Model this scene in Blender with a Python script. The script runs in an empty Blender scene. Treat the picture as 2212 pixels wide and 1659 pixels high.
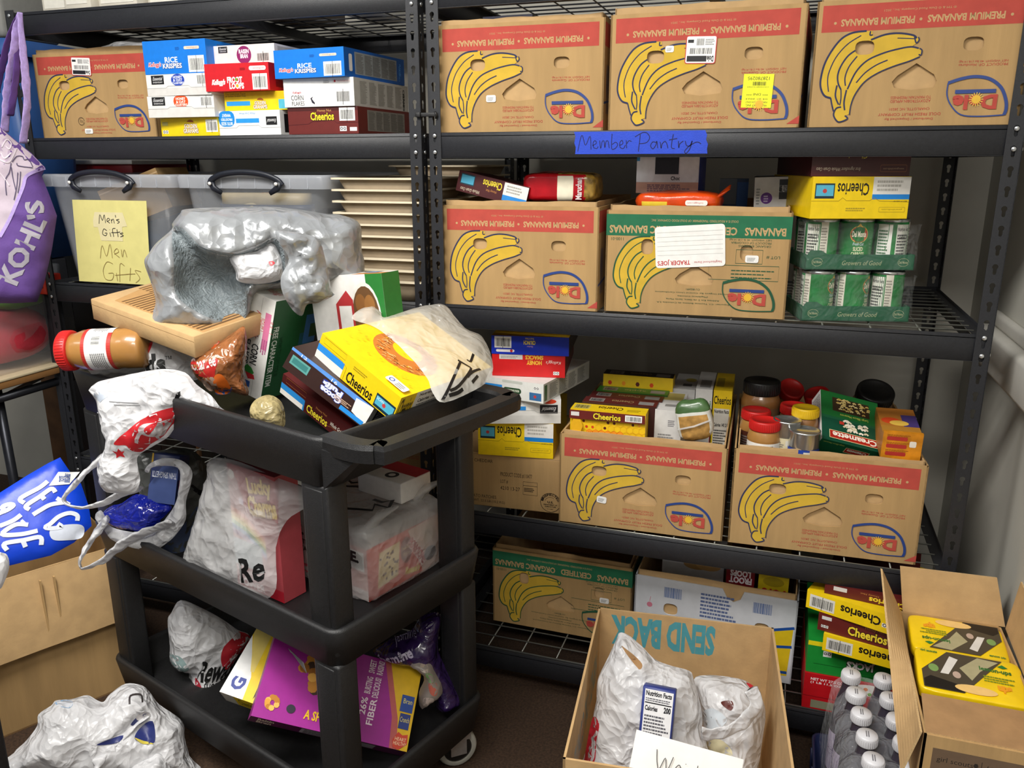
import bpy, bmesh, math, random
import numpy as np
from mathutils import Vector, Matrix, noise
from mathutils.geometry import delaunay_2d_cdt

random.seed(7)
S = bpy.context.scene
COL = S.collection
# ------------------------------------------------------------------ camera
FPX, CXP, CYP = 1756.85, 1106.0, 829.5
CAM = np.array([0.8234, -1.8648, 1.4372])
YAW, PITCH, ROLL = -0.3258, -0.2670, -0.0017
_f = np.array([math.sin(YAW) * math.cos(PITCH), math.cos(YAW) * math.cos(PITCH), math.sin(PITCH)])
_r = np.array([math.cos(YAW), -math.sin(YAW), 0.0])
_u = np.cross(_r, _f)
RR = math.cos(ROLL) * _r + math.sin(ROLL) * _u
UU = -math.sin(ROLL) * _r + math.cos(ROLL) * _u
FF = _f
cd = bpy.data.cameras.new('camera')
cd.sensor_width = 36.0
cd.lens = FPX / 2212.0 * 36.0
cd.clip_start = 0.02
cam = bpy.data.objects.new('camera', cd)
COL.objects.link(cam)
cam.matrix_world = Matrix(((RR[0], UU[0], -FF[0], CAM[0]), (RR[1], UU[1], -FF[1], CAM[1]), (RR[2], UU[2], -FF[2], CAM[2]), (0, 0, 0, 1)))
S.camera = cam
# ------------------------------------------------------------------ world, lamps, exposure
W = bpy.data.worlds.new('room_ambient')
S.world = W
W.use_nodes = True
W.node_tree.nodes['Background'].inputs[0].default_value = (0.86, 0.93, 1.0, 1)
W.node_tree.nodes['Background'].inputs[1].default_value = 0.15
def area(name, loc, sx, sy, power, color=(1, 0.97, 0.92), rot=(0, 0, 0)):
    l = bpy.data.lights.new(name, 'AREA')
    l.shape = 'RECTANGLE'; l.size = sx; l.size_y = sy; l.energy = power; l.color = color
    o = bpy.data.objects.new(name, l); COL.objects.link(o); o.location = loc; o.rotation_euler = rot
    return o
area('ceiling_panel_light', (-0.25, -1.5, 2.72), 1.2, 0.6, 62)
area('ceiling_panel_light', (1.0, -2.6, 2.72), 1.2, 0.6, 48)
area('ceiling_panel_light', (-2.0, -2.2, 2.72), 1.2, 0.6, 16)
S.view_settings.view_transform = 'Standard'
S.view_settings.look = 'None'
S.view_settings.exposure = 0.35
S.view_settings.gamma = 1.0
S.view_settings.use_curve_mapping = False
S.cycles.transparent_max_bounces = 16
S.cycles.max_bounces = 8
# ------------------------------------------------------------------ pixel rays (2212 x 1659) to points in the room
def ray(x, y): return FF + RR * (x - CXP) / FPX - UU * (y - CYP) / FPX
def PY(x, y, Y=0.0):
    d = ray(x, y); return Vector(CAM + d * (Y - CAM[1]) / d[1])
def PZ(x, y, Z=0.0):
    d = ray(x, y); return Vector(CAM + d * (Z - CAM[2]) / d[2])
def PN(x, y, A, N):
    d = ray(x, y); A = np.array(A); N = np.array(N)
    return Vector(CAM + d * ((A - CAM) @ N) / (d @ N))
# ------------------------------------------------------------------ materials
MATS = {}
def lin(c):
    if isinstance(c, str):
        c = [int(c[i:i + 2], 16) / 255 for i in (0, 2, 4)]
    return tuple(x / 12.92 if x <= 0.04045 else ((x + 0.055) / 1.055) ** 2.4 for x in c)
def mat(name, col, rough=0.5, metal=0.0, var=0.06, scale=40, bump=0.0, bscale=None, stretch=(1, 1, 1), alpha=None, transl=0.0, spec=0.5, coat=0.0, dark=None, crumple=0.0, cscale=28):
    """procedural material: noise-varied colour, roughness and bump; alpha mixes in clear film"""
    if name in MATS: return MATS[name]
    m = bpy.data.materials.new(name); m.use_nodes = True
    nt = m.node_tree; N = nt.nodes; L = nt.links
    b = N['Principled BSDF']; out = N['Material Output']
    c = lin(col)
    tc = N.new('ShaderNodeTexCoord'); mp = N.new('ShaderNodeMapping'); mp.inputs['Scale'].default_value = stretch
    L.new(tc.outputs['Object'], mp.inputs[0])
    nz = N.new('ShaderNodeTexNoise'); nz.inputs['Scale'].default_value = scale; nz.inputs['Detail'].default_value = 3
    L.new(mp.outputs[0], nz.inputs['Vector'])
    cr = N.new('ShaderNodeValToRGB')
    lo = lin(dark) if dark else tuple(max(0, x * (1 - var)) for x in c)
    hi = tuple(min(1, x * (1 + var)) for x in c)
    cr.color_ramp.elements[0].position = 0.35; cr.color_ramp.elements[1].position = 0.65
    cr.color_ramp.elements[0].color = (*lo, 1); cr.color_ramp.elements[1].color = (*hi, 1)
    L.new(nz.outputs[0], cr.inputs[0]); L.new(cr.outputs[0], b.inputs['Base Color'])
    b.inputs['Roughness'].default_value = rough; b.inputs['Metallic'].default_value = metal
    b.inputs['Specular IOR Level'].default_value = spec
    b.inputs['Coat Weight'].default_value = coat
    if bump:
        n2 = N.new('ShaderNodeTexNoise'); n2.inputs['Scale'].default_value = bscale or scale * 4; n2.inputs['Detail'].default_value = 4
        L.new(mp.outputs[0], n2.inputs['Vector'])
        bp = N.new('ShaderNodeBump'); bp.inputs['Strength'].default_value = bump; bp.inputs['Distance'].default_value = 0.002
        L.new(n2.outputs[0], bp.inputs['Height']); L.new(bp.outputs[0], b.inputs['Normal'])
    if crumple:
        w1 = N.new('ShaderNodeTexNoise'); w1.inputs['Scale'].default_value = cscale * .45; w1.inputs['Detail'].default_value = 2
        L.new(mp.outputs[0], w1.inputs['Vector'])
        ad = N.new('ShaderNodeVectorMath'); ad.operation = 'MULTIPLY_ADD'; ad.inputs[1].default_value = (.09, .09, .09)
        L.new(w1.outputs['Color'], ad.inputs[0]); L.new(mp.outputs[0], ad.inputs[2])
        vo = N.new('ShaderNodeTexVoronoi'); vo.feature = 'F1'; vo.inputs['Scale'].default_value = cscale
        L.new(ad.outputs[0], vo.inputs['Vector'])
        v2 = N.new('ShaderNodeTexVoronoi'); v2.feature = 'F1'; v2.inputs['Scale'].default_value = cscale * 2.7
        L.new(ad.outputs[0], v2.inputs['Vector'])
        sm = N.new('ShaderNodeMath'); sm.operation = 'MULTIPLY_ADD'; sm.inputs[1].default_value = .4
        L.new(v2.outputs['Distance'], sm.inputs[0]); L.new(vo.outputs['Distance'], sm.inputs[2])
        bp = N.new('ShaderNodeBump'); bp.inputs['Strength'].default_value = min(1, crumple); bp.inputs['Distance'].default_value = .016 * max(1, crumple)
        L.new(sm.outputs[0], bp.inputs['Height']); L.new(bp.outputs[0], b.inputs['Normal'])
    last = b.outputs[0]
    if transl:
        t = N.new('ShaderNodeBsdfTranslucent'); L.new(cr.outputs[0], t.inputs[0])
        mx = N.new('ShaderNodeMixShader'); mx.inputs[0].default_value = transl
        L.new(last, mx.inputs[1]); L.new(t.outputs[0], mx.inputs[2]); last = mx.outputs[0]
    if alpha is not None:
        t = N.new('ShaderNodeBsdfTransparent')
        mx = N.new('ShaderNodeMixShader'); mx.inputs[0].default_value = alpha
        L.new(t.outputs[0], mx.inputs[1]); L.new(last, mx.inputs[2]); last = mx.outputs[0]
    L.new(last, out.inputs[0])
    MATS[name] = m
    return m
def ink(c):
    """printed ink on board, keyed by hex colour"""
    return mat('ink_' + c, c, 0.42, 0, 0.04, 60)
def K(m):
    if not isinstance(m, str): return m
    return MATS[m] if m in MATS else ink(m[4:] if m.startswith('ink_') else m)
mat('kraft', 'b39160', 0.85, 0, 0.09, 26, 0.25, 160, (1, 1, 0.12))
mat('kraft_light', 'bf9d6e', 0.85, 0, 0.07, 26, 0.2, 160)
mat('kraft_inner', '9c7850', 0.9, 0, 0.08, 30, 0.2, 160)
mat('kraft_edge', 'c8a878', 0.9, 0, 0.12, 300)
mat('black_steel', '25262a', 0.42, 0.0, 0.12, 220, 0.25, 900)
mat('rivet_zinc', 'd8dadb', 0.28, 0.85, 0.06, 90)
mat('wire_zinc', 'a3a49d', 0.35, 0.8, 0.1, 60)
mat('cart_plastic', '1d1d1e', 0.46, 0, 0.15, 160, 0.35, 700)
mat('white_film', 'ececee', 0.3, 0, 0.03, 30, alpha=0.94, transl=0.3, crumple=.75, cscale=22)
mat('clear_film', 'f4f4f2', 0.16, 0, 0.02, 30, alpha=0.16)
mat('frost_film', 'efefee', 0.28, 0, 0.03, 30, 0.1, 200, alpha=0.5, transl=0.2)
mat('white_board', 'e9e7e2', 0.55, 0, 0.03, 30)
mat('side_grey', 'b9b6af', 0.6, 0, 0.05, 30)
# ------------------------------------------------------------------ mesh builder
class MB:
    def __init__(s): s.v = []; s.f = []; s.m = []; s.sm = []; s.mats = []; s.M = None
    def mi(s, m):
        m = K(m)
        if m not in s.mats: s.mats.append(m)
        return s.mats.index(m)
    def add(s, vs, fs, m, smooth=False):
        n = len(s.v); i = s.mi(m)
        s.v += [tuple(s.M @ Vector(p)) if s.M else tuple(p) for p in vs]
        s.f += [tuple(n + k for k in f) for f in fs]; s.m += [i] * len(fs); s.sm += [smooth] * len(fs)
    def box(s, a, b, m, skip=''):
        x0, y0, z0 = a; x1, y1, z1 = b
        vs = [(x0, y0, z0), (x1, y0, z0), (x1, y1, z0), (x0, y1, z0), (x0, y0, z1), (x1, y0, z1), (x1, y1, z1), (x0, y1, z1)]
        F = {'d': (3, 2, 1, 0), 'u': (4, 5, 6, 7), 'f': (0, 1, 5, 4), 'r': (1, 2, 6, 5), 'b': (2, 3, 7, 6), 'l': (3, 0, 4, 7)}
        s.add(vs, [F[k] for k in F if k not in skip], m)
    def rbox(s, a, b, m, r=0.004, seg=2):
        """box with rounded edges"""
        bm = bmesh.new(); bmesh.ops.create_cube(bm, size=1)
        c = [(a[i] + b[i]) / 2 for i in range(3)]; d = [b[i] - a[i] for i in range(3)]
        for v in bm.verts: v.co = Vector([c[i] + v.co[i] * d[i] for i in range(3)])
        bmesh.ops.bevel(bm, geom=bm.edges[:], offset=min(r, min(d) * 0.45), segments=seg, profile=0.5, affect='EDGES')
        bm.verts.index_update()
        s.add([v.co[:] for v in bm.verts], [[v.index for v in f.verts] for f in bm.faces], m, True); bm.free()
    def tube(s, pts, r, m, n=6, flat=1.0, caps=True, closed=False, upv=None):
        """swept tube; r a number or list; flat squashes the section"""
        P = [Vector(p) for p in pts]; k = len(P)
        R = r if isinstance(r, (list, tuple)) else [r] * k
        vs = []; ref = None
        for i, p in enumerate(P):
            t = (P[(i + 1) % k] - P[i - 1]) if closed else (P[min(i + 1, k - 1)] - P[max(i - 1, 0)])
            t.normalize()
            if ref is None:
                ref = Vector(upv) if upv else (Vector((0, 0, 1)) if abs(t.z) < 0.9 else Vector((1, 0, 0)))
            a = ref - t * ref.dot(t)
            if a.length < 1e-6: a = t.orthogonal()
            a.normalize(); ref = a; b = t.cross(a)
            for j in range(n):
                th = 2 * math.pi * j / n
                vs.append(p + a * (math.cos(th) * R[i] * flat) + b * (math.sin(th) * R[i]))
        fs = []
        for i in range(k if closed else k - 1):
            i2 = (i + 1) % k
            for j in range(n):
                j2 = (j + 1) % n; fs.append((i * n + j, i * n + j2, i2 * n + j2, i2 * n + j))
        if caps and not closed:
            fs.append(tuple(range(n - 1, -1, -1))); fs.append(tuple((k - 1) * n + j for j in range(n)))
        s.add(vs, fs, m, True)
    def lathe(s, prof, m, n=28, c=(0, 0, 0), axis=None):
        """revolve (r, z) profile; axis a rotation matrix"""
        vs = []; A = axis or Matrix.Identity(3); c = Vector(c)
        for r, z in prof:
            for j in range(n):
                th = 2 * math.pi * j / n; vs.append(c + A @ Vector((r * math.cos(th), r * math.sin(th), z)))
        fs = []
        for i in range(len(prof) - 1):
            for j in range(n):
                j2 = (j + 1) % n; fs.append((i * n + j, i * n + j2, (i + 1) * n + j2, (i + 1) * n + j))
        if prof[0][0] > 1e-5: fs.append(tuple(range(n - 1, -1, -1)))
        if prof[-1][0] > 1e-5: fs.append(tuple((len(prof) - 1) * n + j for j in range(n)))
        s.add(vs, fs, m, True)
    def panel(s, outer, holes, th, fr, m, edge=None):
        """flat sheet with cut-outs; fr = (origin, ux, uy); thickness goes inwards"""
        cu = bpy.data.curves.new('t', 'CURVE'); cu.dimensions = '2D'; cu.fill_mode = 'BOTH'; cu.extrude = th / 2
        for pl in [outer] + list(holes):
            sp = cu.splines.new('POLY'); sp.points.add(len(pl) - 1)
            for p, q in zip(sp.points, pl): p.co = (q[0], q[1], 0, 1)
            sp.use_cyclic_u = True
        o = bpy.data.objects.new('t', cu); me = o.to_mesh()
        O, ux, uy = [Vector(a) for a in fr]; n = ux.cross(uy)
        vs = [O + ux * v.co.x + uy * v.co.y + n * (v.co.z - th / 2) for v in me.vertices]
        s.add(vs, [tuple(p.vertices) for p in me.polygons], m)
        o.to_mesh_clear(); bpy.data.objects.remove(o); bpy.data.curves.remove(cu)
    def build(s, name, parent=None, M=None, coll=None):
        me = bpy.data.meshes.new(name)
        me.from_pydata(s.v, [], s.f)
        for m in s.mats: me.materials.append(m)
        me.polygons.foreach_set('material_index', s.m); me.polygons.foreach_set('use_smooth', s.sm)
        me.update()
        o = bpy.data.objects.new(name, me); COL.objects.link(o)
        if parent: o.parent = parent
        if M is not None: o.matrix_world = M
        return o
def tag(o, label, cat, group=None, kind=None):
    o['label'] = label; o['category'] = cat
    if group: o['group'] = group
    if kind: o['kind'] = kind
    return o
def thing(name, label, cat, M=None, group=None):
    o = bpy.data.objects.new(name, None); COL.objects.link(o); o.empty_display_size = 0.05
    if M is not None: o.matrix_world = M
    return tag(o, label, cat, group)
def struct(o, kind='structure'): o['kind'] = kind; return o
def copy_thing(o, M, label):
    """a copy of a thing with copies of its parts and sub-parts"""
    c = o.copy(); COL.objects.link(c); c.matrix_world = M; c['label'] = label
    for ch in list(o.children):
        k = ch.copy(); COL.objects.link(k); k.parent = c
        for g in list(ch.children):
            h = g.copy(); COL.objects.link(h); h.parent = k
    return c
def T(x, y, z, rz=0.0): return Matrix.Translation((x, y, z)) @ Matrix.Rotation(rz, 4, 'Z')
# ------------------------------------------------------------------ printing on faces
_txt = {}
def text_geo(t, bold):
    k = (t, bold)
    if k not in _txt:
        cu = bpy.data.curves.new('t', 'FONT'); cu.body = t; cu.size = 1; cu.resolution_u = 2; cu.offset = bold
        o = bpy.data.objects.new('t', cu); me = o.to_mesh()
        vs = [(v.co.x, v.co.y) for v in me.vertices]; fs = [tuple(p.vertices) for p in me.polygons]
        o.to_mesh_clear(); bpy.data.objects.remove(o); bpy.data.curves.remove(cu)
        _txt[k] = (vs, fs)
    return _txt[k]
CAP = max(y for x, y in text_geo('H', 0)[0])
def spl(pts, n=6, closed=False):
    """smooth curve through points"""
    P = [Vector(p) for p in pts]; k = len(P); o = []
    for i in range(k if closed else k - 1):
        if closed: a, b, c, d = P[i - 1], P[i], P[(i + 1) % k], P[(i + 2) % k]
        else: a, b, c, d = P[max(i - 1, 0)], P[i], P[i + 1], P[min(i + 2, k - 1)]
        for j in range(n):
            t = j / n
            o.append(0.5 * ((2 * b) + (c - a) * t + (2 * a - 5 * b + 4 * c - d) * t * t + (3 * b - a - 3 * c + d) * t ** 3))
    if not closed: o.append(P[-1])
    return o
class Face:
    """2-D drawing surface in fractions (0..1) of a w x h face; everything lands in the part's own mesh"""
    def __init__(s, mb, o, ux, uy, w, h, lay=None):
        s.mb = mb; s.o = Vector(o); s.ux = Vector(ux); s.uy = Vector(uy); s.w = w; s.h = h
        s.n = s.ux.cross(s.uy); s.lay = lay or [0.00015]; s.flipx = False
    def flip(s):
        """the same face turned upside down"""
        return Face(s.mb, s.o + s.ux * s.w + s.uy * s.h, -s.ux, -s.uy, s.w, s.h, s.lay)
    def turn(s):
        """rotated a quarter turn anticlockwise"""
        return Face(s.mb, s.o + s.ux * s.w, s.uy, -s.ux, s.h, s.w, s.lay)
    def turnc(s):
        return Face(s.mb, s.o + s.uy * s.h, -s.uy, s.ux, s.h, s.w, s.lay)
    def p(s, x, y): return s.o + s.ux * (x * s.w) + s.uy * (y * s.h) + s.n * s.lay[0]
    def put(s, pts, fs, c):
        s.lay[0] += 0.00003
        s.mb.add([s.p(x, y) for x, y in pts], fs, c)
    def rect(s, x0, y0, x1, y1, c): s.put([(x0, y0), (x1, y0), (x1, y1), (x0, y1)], [(0, 1, 2, 3)], c)
    def poly(s, pts, c): s.put(pts, [tuple(range(len(pts)))], c)
    def ell(s, x, y, rx, ry, c, n=22, a0=0, a1=360):
        s.put([(x + rx * math.cos(math.radians(a0 + (a1 - a0) * i / n)), y + ry * math.sin(math.radians(a0 + (a1 - a0) * i / n))) for i in range(n)], [tuple(range(n))], c)
    def circ(s, x, y, r, c, n=22): s.ell(x, y, r, r * s.w / s.h, c, n)
    def rrect(s, x0, y0, x1, y1, c, r=0.1):
        rx = r * (y1 - y0) * s.h / s.w; ry = r * (y1 - y0); P = []
        for cx, cy, a in ((x1 - rx, y1 - ry, 0), (x0 + rx, y1 - ry, 90), (x0 + rx, y0 + ry, 180), (x1 - rx, y0 + ry, 270)):
            P += [(cx + rx * math.cos(math.radians(a + t)), cy + ry * math.sin(math.radians(a + t))) for t in (0, 30, 60, 90)]
        s.poly(P, c)
    def line(s, pts, wd, c, smooth=0, taper=False, skip=None, closed=False):
        """stroke of width wd (metres)"""
        P = [Vector((x * s.w, y * s.h)) for x, y in pts]
        if smooth: P = [Vector(q[:2]) for q in spl([(*q, 0) for q in P], smooth, closed)]
        if closed: P.append(P[0])
        k = len(P); vs = []; fs = []
        for i, q in enumerate(P):
            t = P[min(i + 1, k - 1)] - P[max(i - 1, 0)]
            if closed and i in (0, k - 1): t = P[1] - P[-2]
            if t.length < 1e-9: t = Vector((1, 0))
            t.normalize(); nn = Vector((-t.y, t.x)) * wd * 0.5
            if taper: nn *= 0.25 + 0.75 * math.sin(math.pi * min(1, max(0, i / (k - 1))))
            for q2 in (q + nn, q - nn): vs.append((q2.x / s.w, q2.y / s.h))
        for i in range(k - 1):
            m = (P[i] + P[i + 1]) / 2
            if skip and skip(m.x / s.w, m.y / s.h): continue
            fs.append((2 * i, 2 * i + 1, 2 * i + 3, 2 * i + 2))
        s.put(vs, fs, c)
    def text(s, t, x0, y0, x1, y1, c, bold=0.0, shear=0.0, rot=0.0, outline=None):
        """text stretched to fill the rectangle"""
        if outline: s.text(t, x0, y0, x1, y1, outline, bold + 0.06, shear, rot)
        vs, fs = text_geo(t, 0.0)
        if not vs: return
        mnx = min(v[0] for v in vs); mxx = max(v[0] for v in vs); mny = min(v[1] for v in vs); mxy = max(v[1] for v in vs)
        if bold: vs, fs = text_geo(t, bold)
        cx, cy = (x0 + x1) / 2, (y0 + y1) / 2; R = math.radians(rot); out = []
        for x, y in vs:
            a = ((x - mnx) / (mxx - mnx) - 0.5) * (x1 - x0) * s.w; b = ((y - mny) / max(1e-6, mxy - mny) - 0.5) * (y1 - y0) * s.h
            a += shear * b
            out.append((cx + (a * math.cos(R) - b * math.sin(R)) / s.w, cy + (a * math.sin(R) + b * math.cos(R)) / s.h))
        s.put(out, fs, c)
    def bars(s, x0, y0, x1, y1, bg='f2f2ee', fg='1c1c1e', seed=1, pen=False, nums=True):
        """barcode patch"""
        if bg: s.rect(x0, y0, x1, y1, bg)
        r = random.Random(seed); x = x0 + 0.08 * (x1 - x0); vs = []; fs = []; ex = x1 - 0.08 * (x1 - x0)
        while x < ex:
            b = (x1 - x0) * r.choice((0.012, 0.02, 0.03)); n = len(vs); e = min(x + b, ex)
            yb = y0 + 0.12 * (y1 - y0); yt = y0 + 0.82 * (y1 - y0)
            vs += [(x, yb), (e, yb), (e, yt), (x, yt)]; fs.append((n, n + 1, n + 2, n + 3)); x += b + (x1 - x0) * r.choice((0.012, 0.02, 0.028))
        s.put(vs, fs, fg)
        if pen: s.line([((x0 + x1) / 2 - 0.004, y0 - 0.05), ((x0 + x1) / 2 + 0.004, y1)], 0.0012, '111111')
    def para(s, x0, y0, x1, y1, n, c, seed=0, fill=0.55, ragged=True):
        """rows of print too small to read"""
        r = random.Random(seed); vs = []; fs = []; dy = (y1 - y0) / n
        for i in range(n):
            y = y0 + i * dy; x = x0; e = x1 - (r.random() * 0.3 * (x1 - x0) if ragged else 0)
            while x < e:
                l = (x1 - x0) * r.uniform(0.04, 0.12); k = len(vs); q = min(x + l, e)
                vs += [(x, y), (q, y), (q, y + dy * fill), (x, y + dy * fill)]; fs.append((k, k + 1, k + 2, k + 3)); x = q + (x1 - x0) * 0.015
        s.put(vs, fs, c)
def faces_of(mb, w, d, h):
    return dict(front=Face(mb, (0, 0, 0), (1, 0, 0), (0, 0, 1), w, h), right=Face(mb, (w, 0, 0), (0, 1, 0), (0, 0, 1), d, h),
                left=Face(mb, (0, d, 0), (0, -1, 0), (0, 0, 1), d, h), top=Face(mb, (0, 0, h), (1, 0, 0), (0, 1, 0), w, d),
                back=Face(mb, (w, d, 0), (-1, 0, 0), (0, 0, 1), w, h))
def frame_px(bl, br, tl, z=None, Y=None, Y2=None, h=None):
    """front face of an upright box from where its corners show: bottom height z known, or front distance Y known"""
    if Y is not None:
        A = PY(*bl, Y); B = PY(*br, Y if Y2 is None else Y2)
        if z is not None: A.z = z
    else:
        A = PZ(*bl, z); B = PZ(*br, z)
    dx = B - A; dx.z = 0; rz = math.atan2(dx.y, dx.x); w = dx.length
    if h is None:
        N = (-math.sin(rz), math.cos(rz), 0); h = PN(*tl, A, N).z - A.z
    return A, rz, w, h
# ================================================================== the room
mat('wall_paint', 'c4c0b4', 0.8, 0, 0.05, 6, 0.12, 90)
mat('wall_paint_light', 'b9b7ad', 0.7, 0, 0.05, 5, 0.1, 90)
mat('carpet', '402e20', 0.98, 0, 0.35, 160, 0.9, 420)
mat('trim_paint', 'd2cfc6', 0.45, 0, 0.04, 12)
mat('fibreboard', '6b4a2c', 0.8, 0, 0.2, 14, 0.2, 60)
WY, WX = 0.80, 1.345
def slab(name, a, b, m):
    mb = MB(); mb.box(a, b, m); return struct(mb.build(name))
slab('floor', (-4.2, -4.0, -0.05), (WX + 0.1, WY + 0.1, 0), 'carpet')
slab('wall_back', (-4.2, WY, 0), (WX + 0.1, WY + 0.1, 2.9), 'wall_paint')
slab('wall_right', (WX, -4.0, 0), (WX + 0.1, WY, 2.9), 'wall_paint_light')
mb = MB(); mb.rbox((WX - 0.05, -2.2, 0.945), (WX, 0.45, 1.04), 'trim_paint', 0.012)
mb.rbox((WX - 0.024, -2.2, 1.04), (WX, 0.45, 1.075), 'trim_paint', 0.01)
struct(mb.build('trim_1'))
mb = MB(); mb.rbox((WX - 0.012, -1.2, 0), (WX, WY - 0.02, 0.10), 'trim_paint', 0.004)
struct(mb.build('baseboard_right'))
# ================================================================== steel racks
RW, RD, GAP = 1.22, 0.70, 0.0507
LEV = [1.835, 1.504, 1.092, 0.536, 0.128]
BH = 0.058
def keyhole(z):
    P = []
    for i in range(11):
        a = math.radians(-52 + 284 * i / 10); P.append((0.0055 * math.cos(a), z + 0.0055 * math.sin(a)))
    P += [(-0.0033, z - 0.013), (-0.0018, z - 0.0158), (0.0018, z - 0.0158), (0.0033, z - 0.013)]
    return P
def make_rack(x0, label, deck_dark):
    R = thing('shelving_rack', label, 'shelf rack', T(x0, 0, 0), 'black boltless racks along the wall')
    H = 1.842
    holes = [keyhole(0.05 + 0.0381 * i) for i in range(int((H - 0.08) / 0.0381))]
    for px, sgn in ((0, -1), (RW, 1)):
        for py in (0, RD):
            mb = MB(); c = 0.0155
            mb.panel([(-c, 0), (c, 0), (c, H), (-c, H)], holes, 0.0018, ((px, py, 0), (1, 0, 0), (0, 0, 1)), 'black_steel')
            yy = 0.0155 if py == 0 else RD - 0.0155
            mb.panel([(-c, 0), (c, 0), (c, H), (-c, H)], holes, 0.0018, ((px + sgn * 0.0155, yy, 0), (0, sgn, 0), (0, 0, 1)), 'black_steel')
            for zt in LEV:
                for dz in (0.007, 0.0451):
                    s1 = -1 if py == 0 else 1
                    A = Matrix.Rotation(math.radians(90) * -s1, 3, 'X')
                    mb.lathe([(0.0047, 0), (0.0047, 0.0016), (0.0036, 0.0026), (0, 0.0028)], 'rivet_zinc', 14, (px, py + s1 * 0.0009, zt - dz), A)
                    B = Matrix.Rotation(math.radians(90) * sgn, 3, 'Y')
                    mb.lathe([(0.0047, 0), (0.0047, 0.0016), (0.0036, 0.0026), (0, 0.0028)], 'rivet_zinc', 14, (px + sgn * 0.0165, yy, zt - dz), B)
            mb.build('post', R)
    for k, zt in enumerate(LEV):
        for y0, s1 in ((0.0022, 1), (RD - 0.0022, -1)):
            mb = MB()
            ya, yb = sorted((y0, y0 + s1 * 0.002)); yc, yd = sorted((y0, y0 + s1 * 0.026))
            mb.rbox((-0.013, ya, zt - BH), (RW + 0.013, yb, zt), 'black_steel', 0.0009, 1)
            mb.box((0.012, yc, zt - 0.009), (RW - 0.012, yd, zt - 0.0075), 'black_steel')
            mb.box((0.012, yc, zt - BH), (RW - 0.012, yc + 0.014 if s1 > 0 else yd, zt - BH + 0.0015), 'black_steel')
            mb.build('shelf_beam', R)
        for x1, s1 in ((0.0, 1), (RW, -1)):
            mb = MB(); xa, xb = sorted((x1 - s1 * 0.012, x1 - s1 * 0.010)); xc, xd = sorted((x1 - s1 * 0.012, x1 + s1 * 0.014))
            mb.rbox((xa, 0.005, zt - BH), (xb, RD - 0.005, zt), 'black_steel', 0.0009, 1)
            mb.box((xc, 0.03, zt - 0.009), (xd, RD - 0.03, zt - 0.0075), 'black_steel')
            mb.build('side_beam', R)
        mb = MB(); m = 'black_steel' if k == 0 and deck_dark else 'wire_zinc'
        n = 13
        for i in range(n):
            y = 0.022 + (RD - 0.044) * i / (n - 1); mb.tube([(0.006, y, zt - 0.0067), (RW - 0.006, y, zt - 0.0067)], 0.0021, m, 6)
        for i in range(13):
            x = 0.012 + (RW - 0.024) * i / 12; mb.tube([(x, 0.008, zt - 0.0097), (x, RD - 0.008, zt - 0.0097)], 0.0021, m, 6)
        mb.build('wire_deck', R)
        if k == 0:
            mb = MB()
            mb.box((RW * 0.5 - 0.012, 0.006, zt - 0.034), (RW * 0.5 + 0.012, RD - 0.006, zt - 0.0105), 'black_steel')
            mb.build('centre_brace', R)
    return R
make_rack(0.0, 'black steel rack with the blue tape sign on its beam', True)
make_rack(-GAP - RW, 'black steel rack holding the clear lidded tubs', True)
# cable tie and tape
mb = MB()
a = PY(899, 248, -0.004); b = PY(941, 248, -0.004)
mb.rbox((a.x, -0.0045, a.z - 0.0045), (b.x, -0.0022, a.z + 0.0045), 'cart_plastic', 0.0008)
mb.rbox((a.x - 0.001, -0.009, a.z - 0.0055), (a.x + 0.012, -0.0022, a.z + 0.0055), 'cart_plastic', 0.0012)
mb.tube([(b.x - 0.001, -0.005, a.z + 0.006), (b.x + 0.002, -0.006, a.z), (b.x, -0.002, a.z - 0.009)], 0.0032, 'cart_plastic', 6)
tag(mb.build('cable_tie'), 'black cable tie joining the two rack posts', 'cable tie')
mb = MB()
mat('tape_blue', '1f46c8', 0.55, 0, 0.05, 50, 0.2, 400)
q = [PY(1238, 285, 0), PY(1520, 279, 0), PY(1528, 330, 0), PY(1242, 333, 0)]
O = Vector((q[3].x, 0.0019, q[3].z)); w = q[2].x - q[3].x; h = q[0].z - q[3].z
F = Face(mb, O, (1, 0, 0), (0, 0, 1), w, h)
edge = [(0, 0), (1, 0), (0.995, 0.2), (1.0, 0.4), (0.985, 0.6), (0.99, 0.8), (0.975, 1), (-0.012, 1), (0.0, 0.8), (-0.008, 0.5), (0.004, 0.3)]
F.poly(edge, 'tape_blue')
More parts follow.
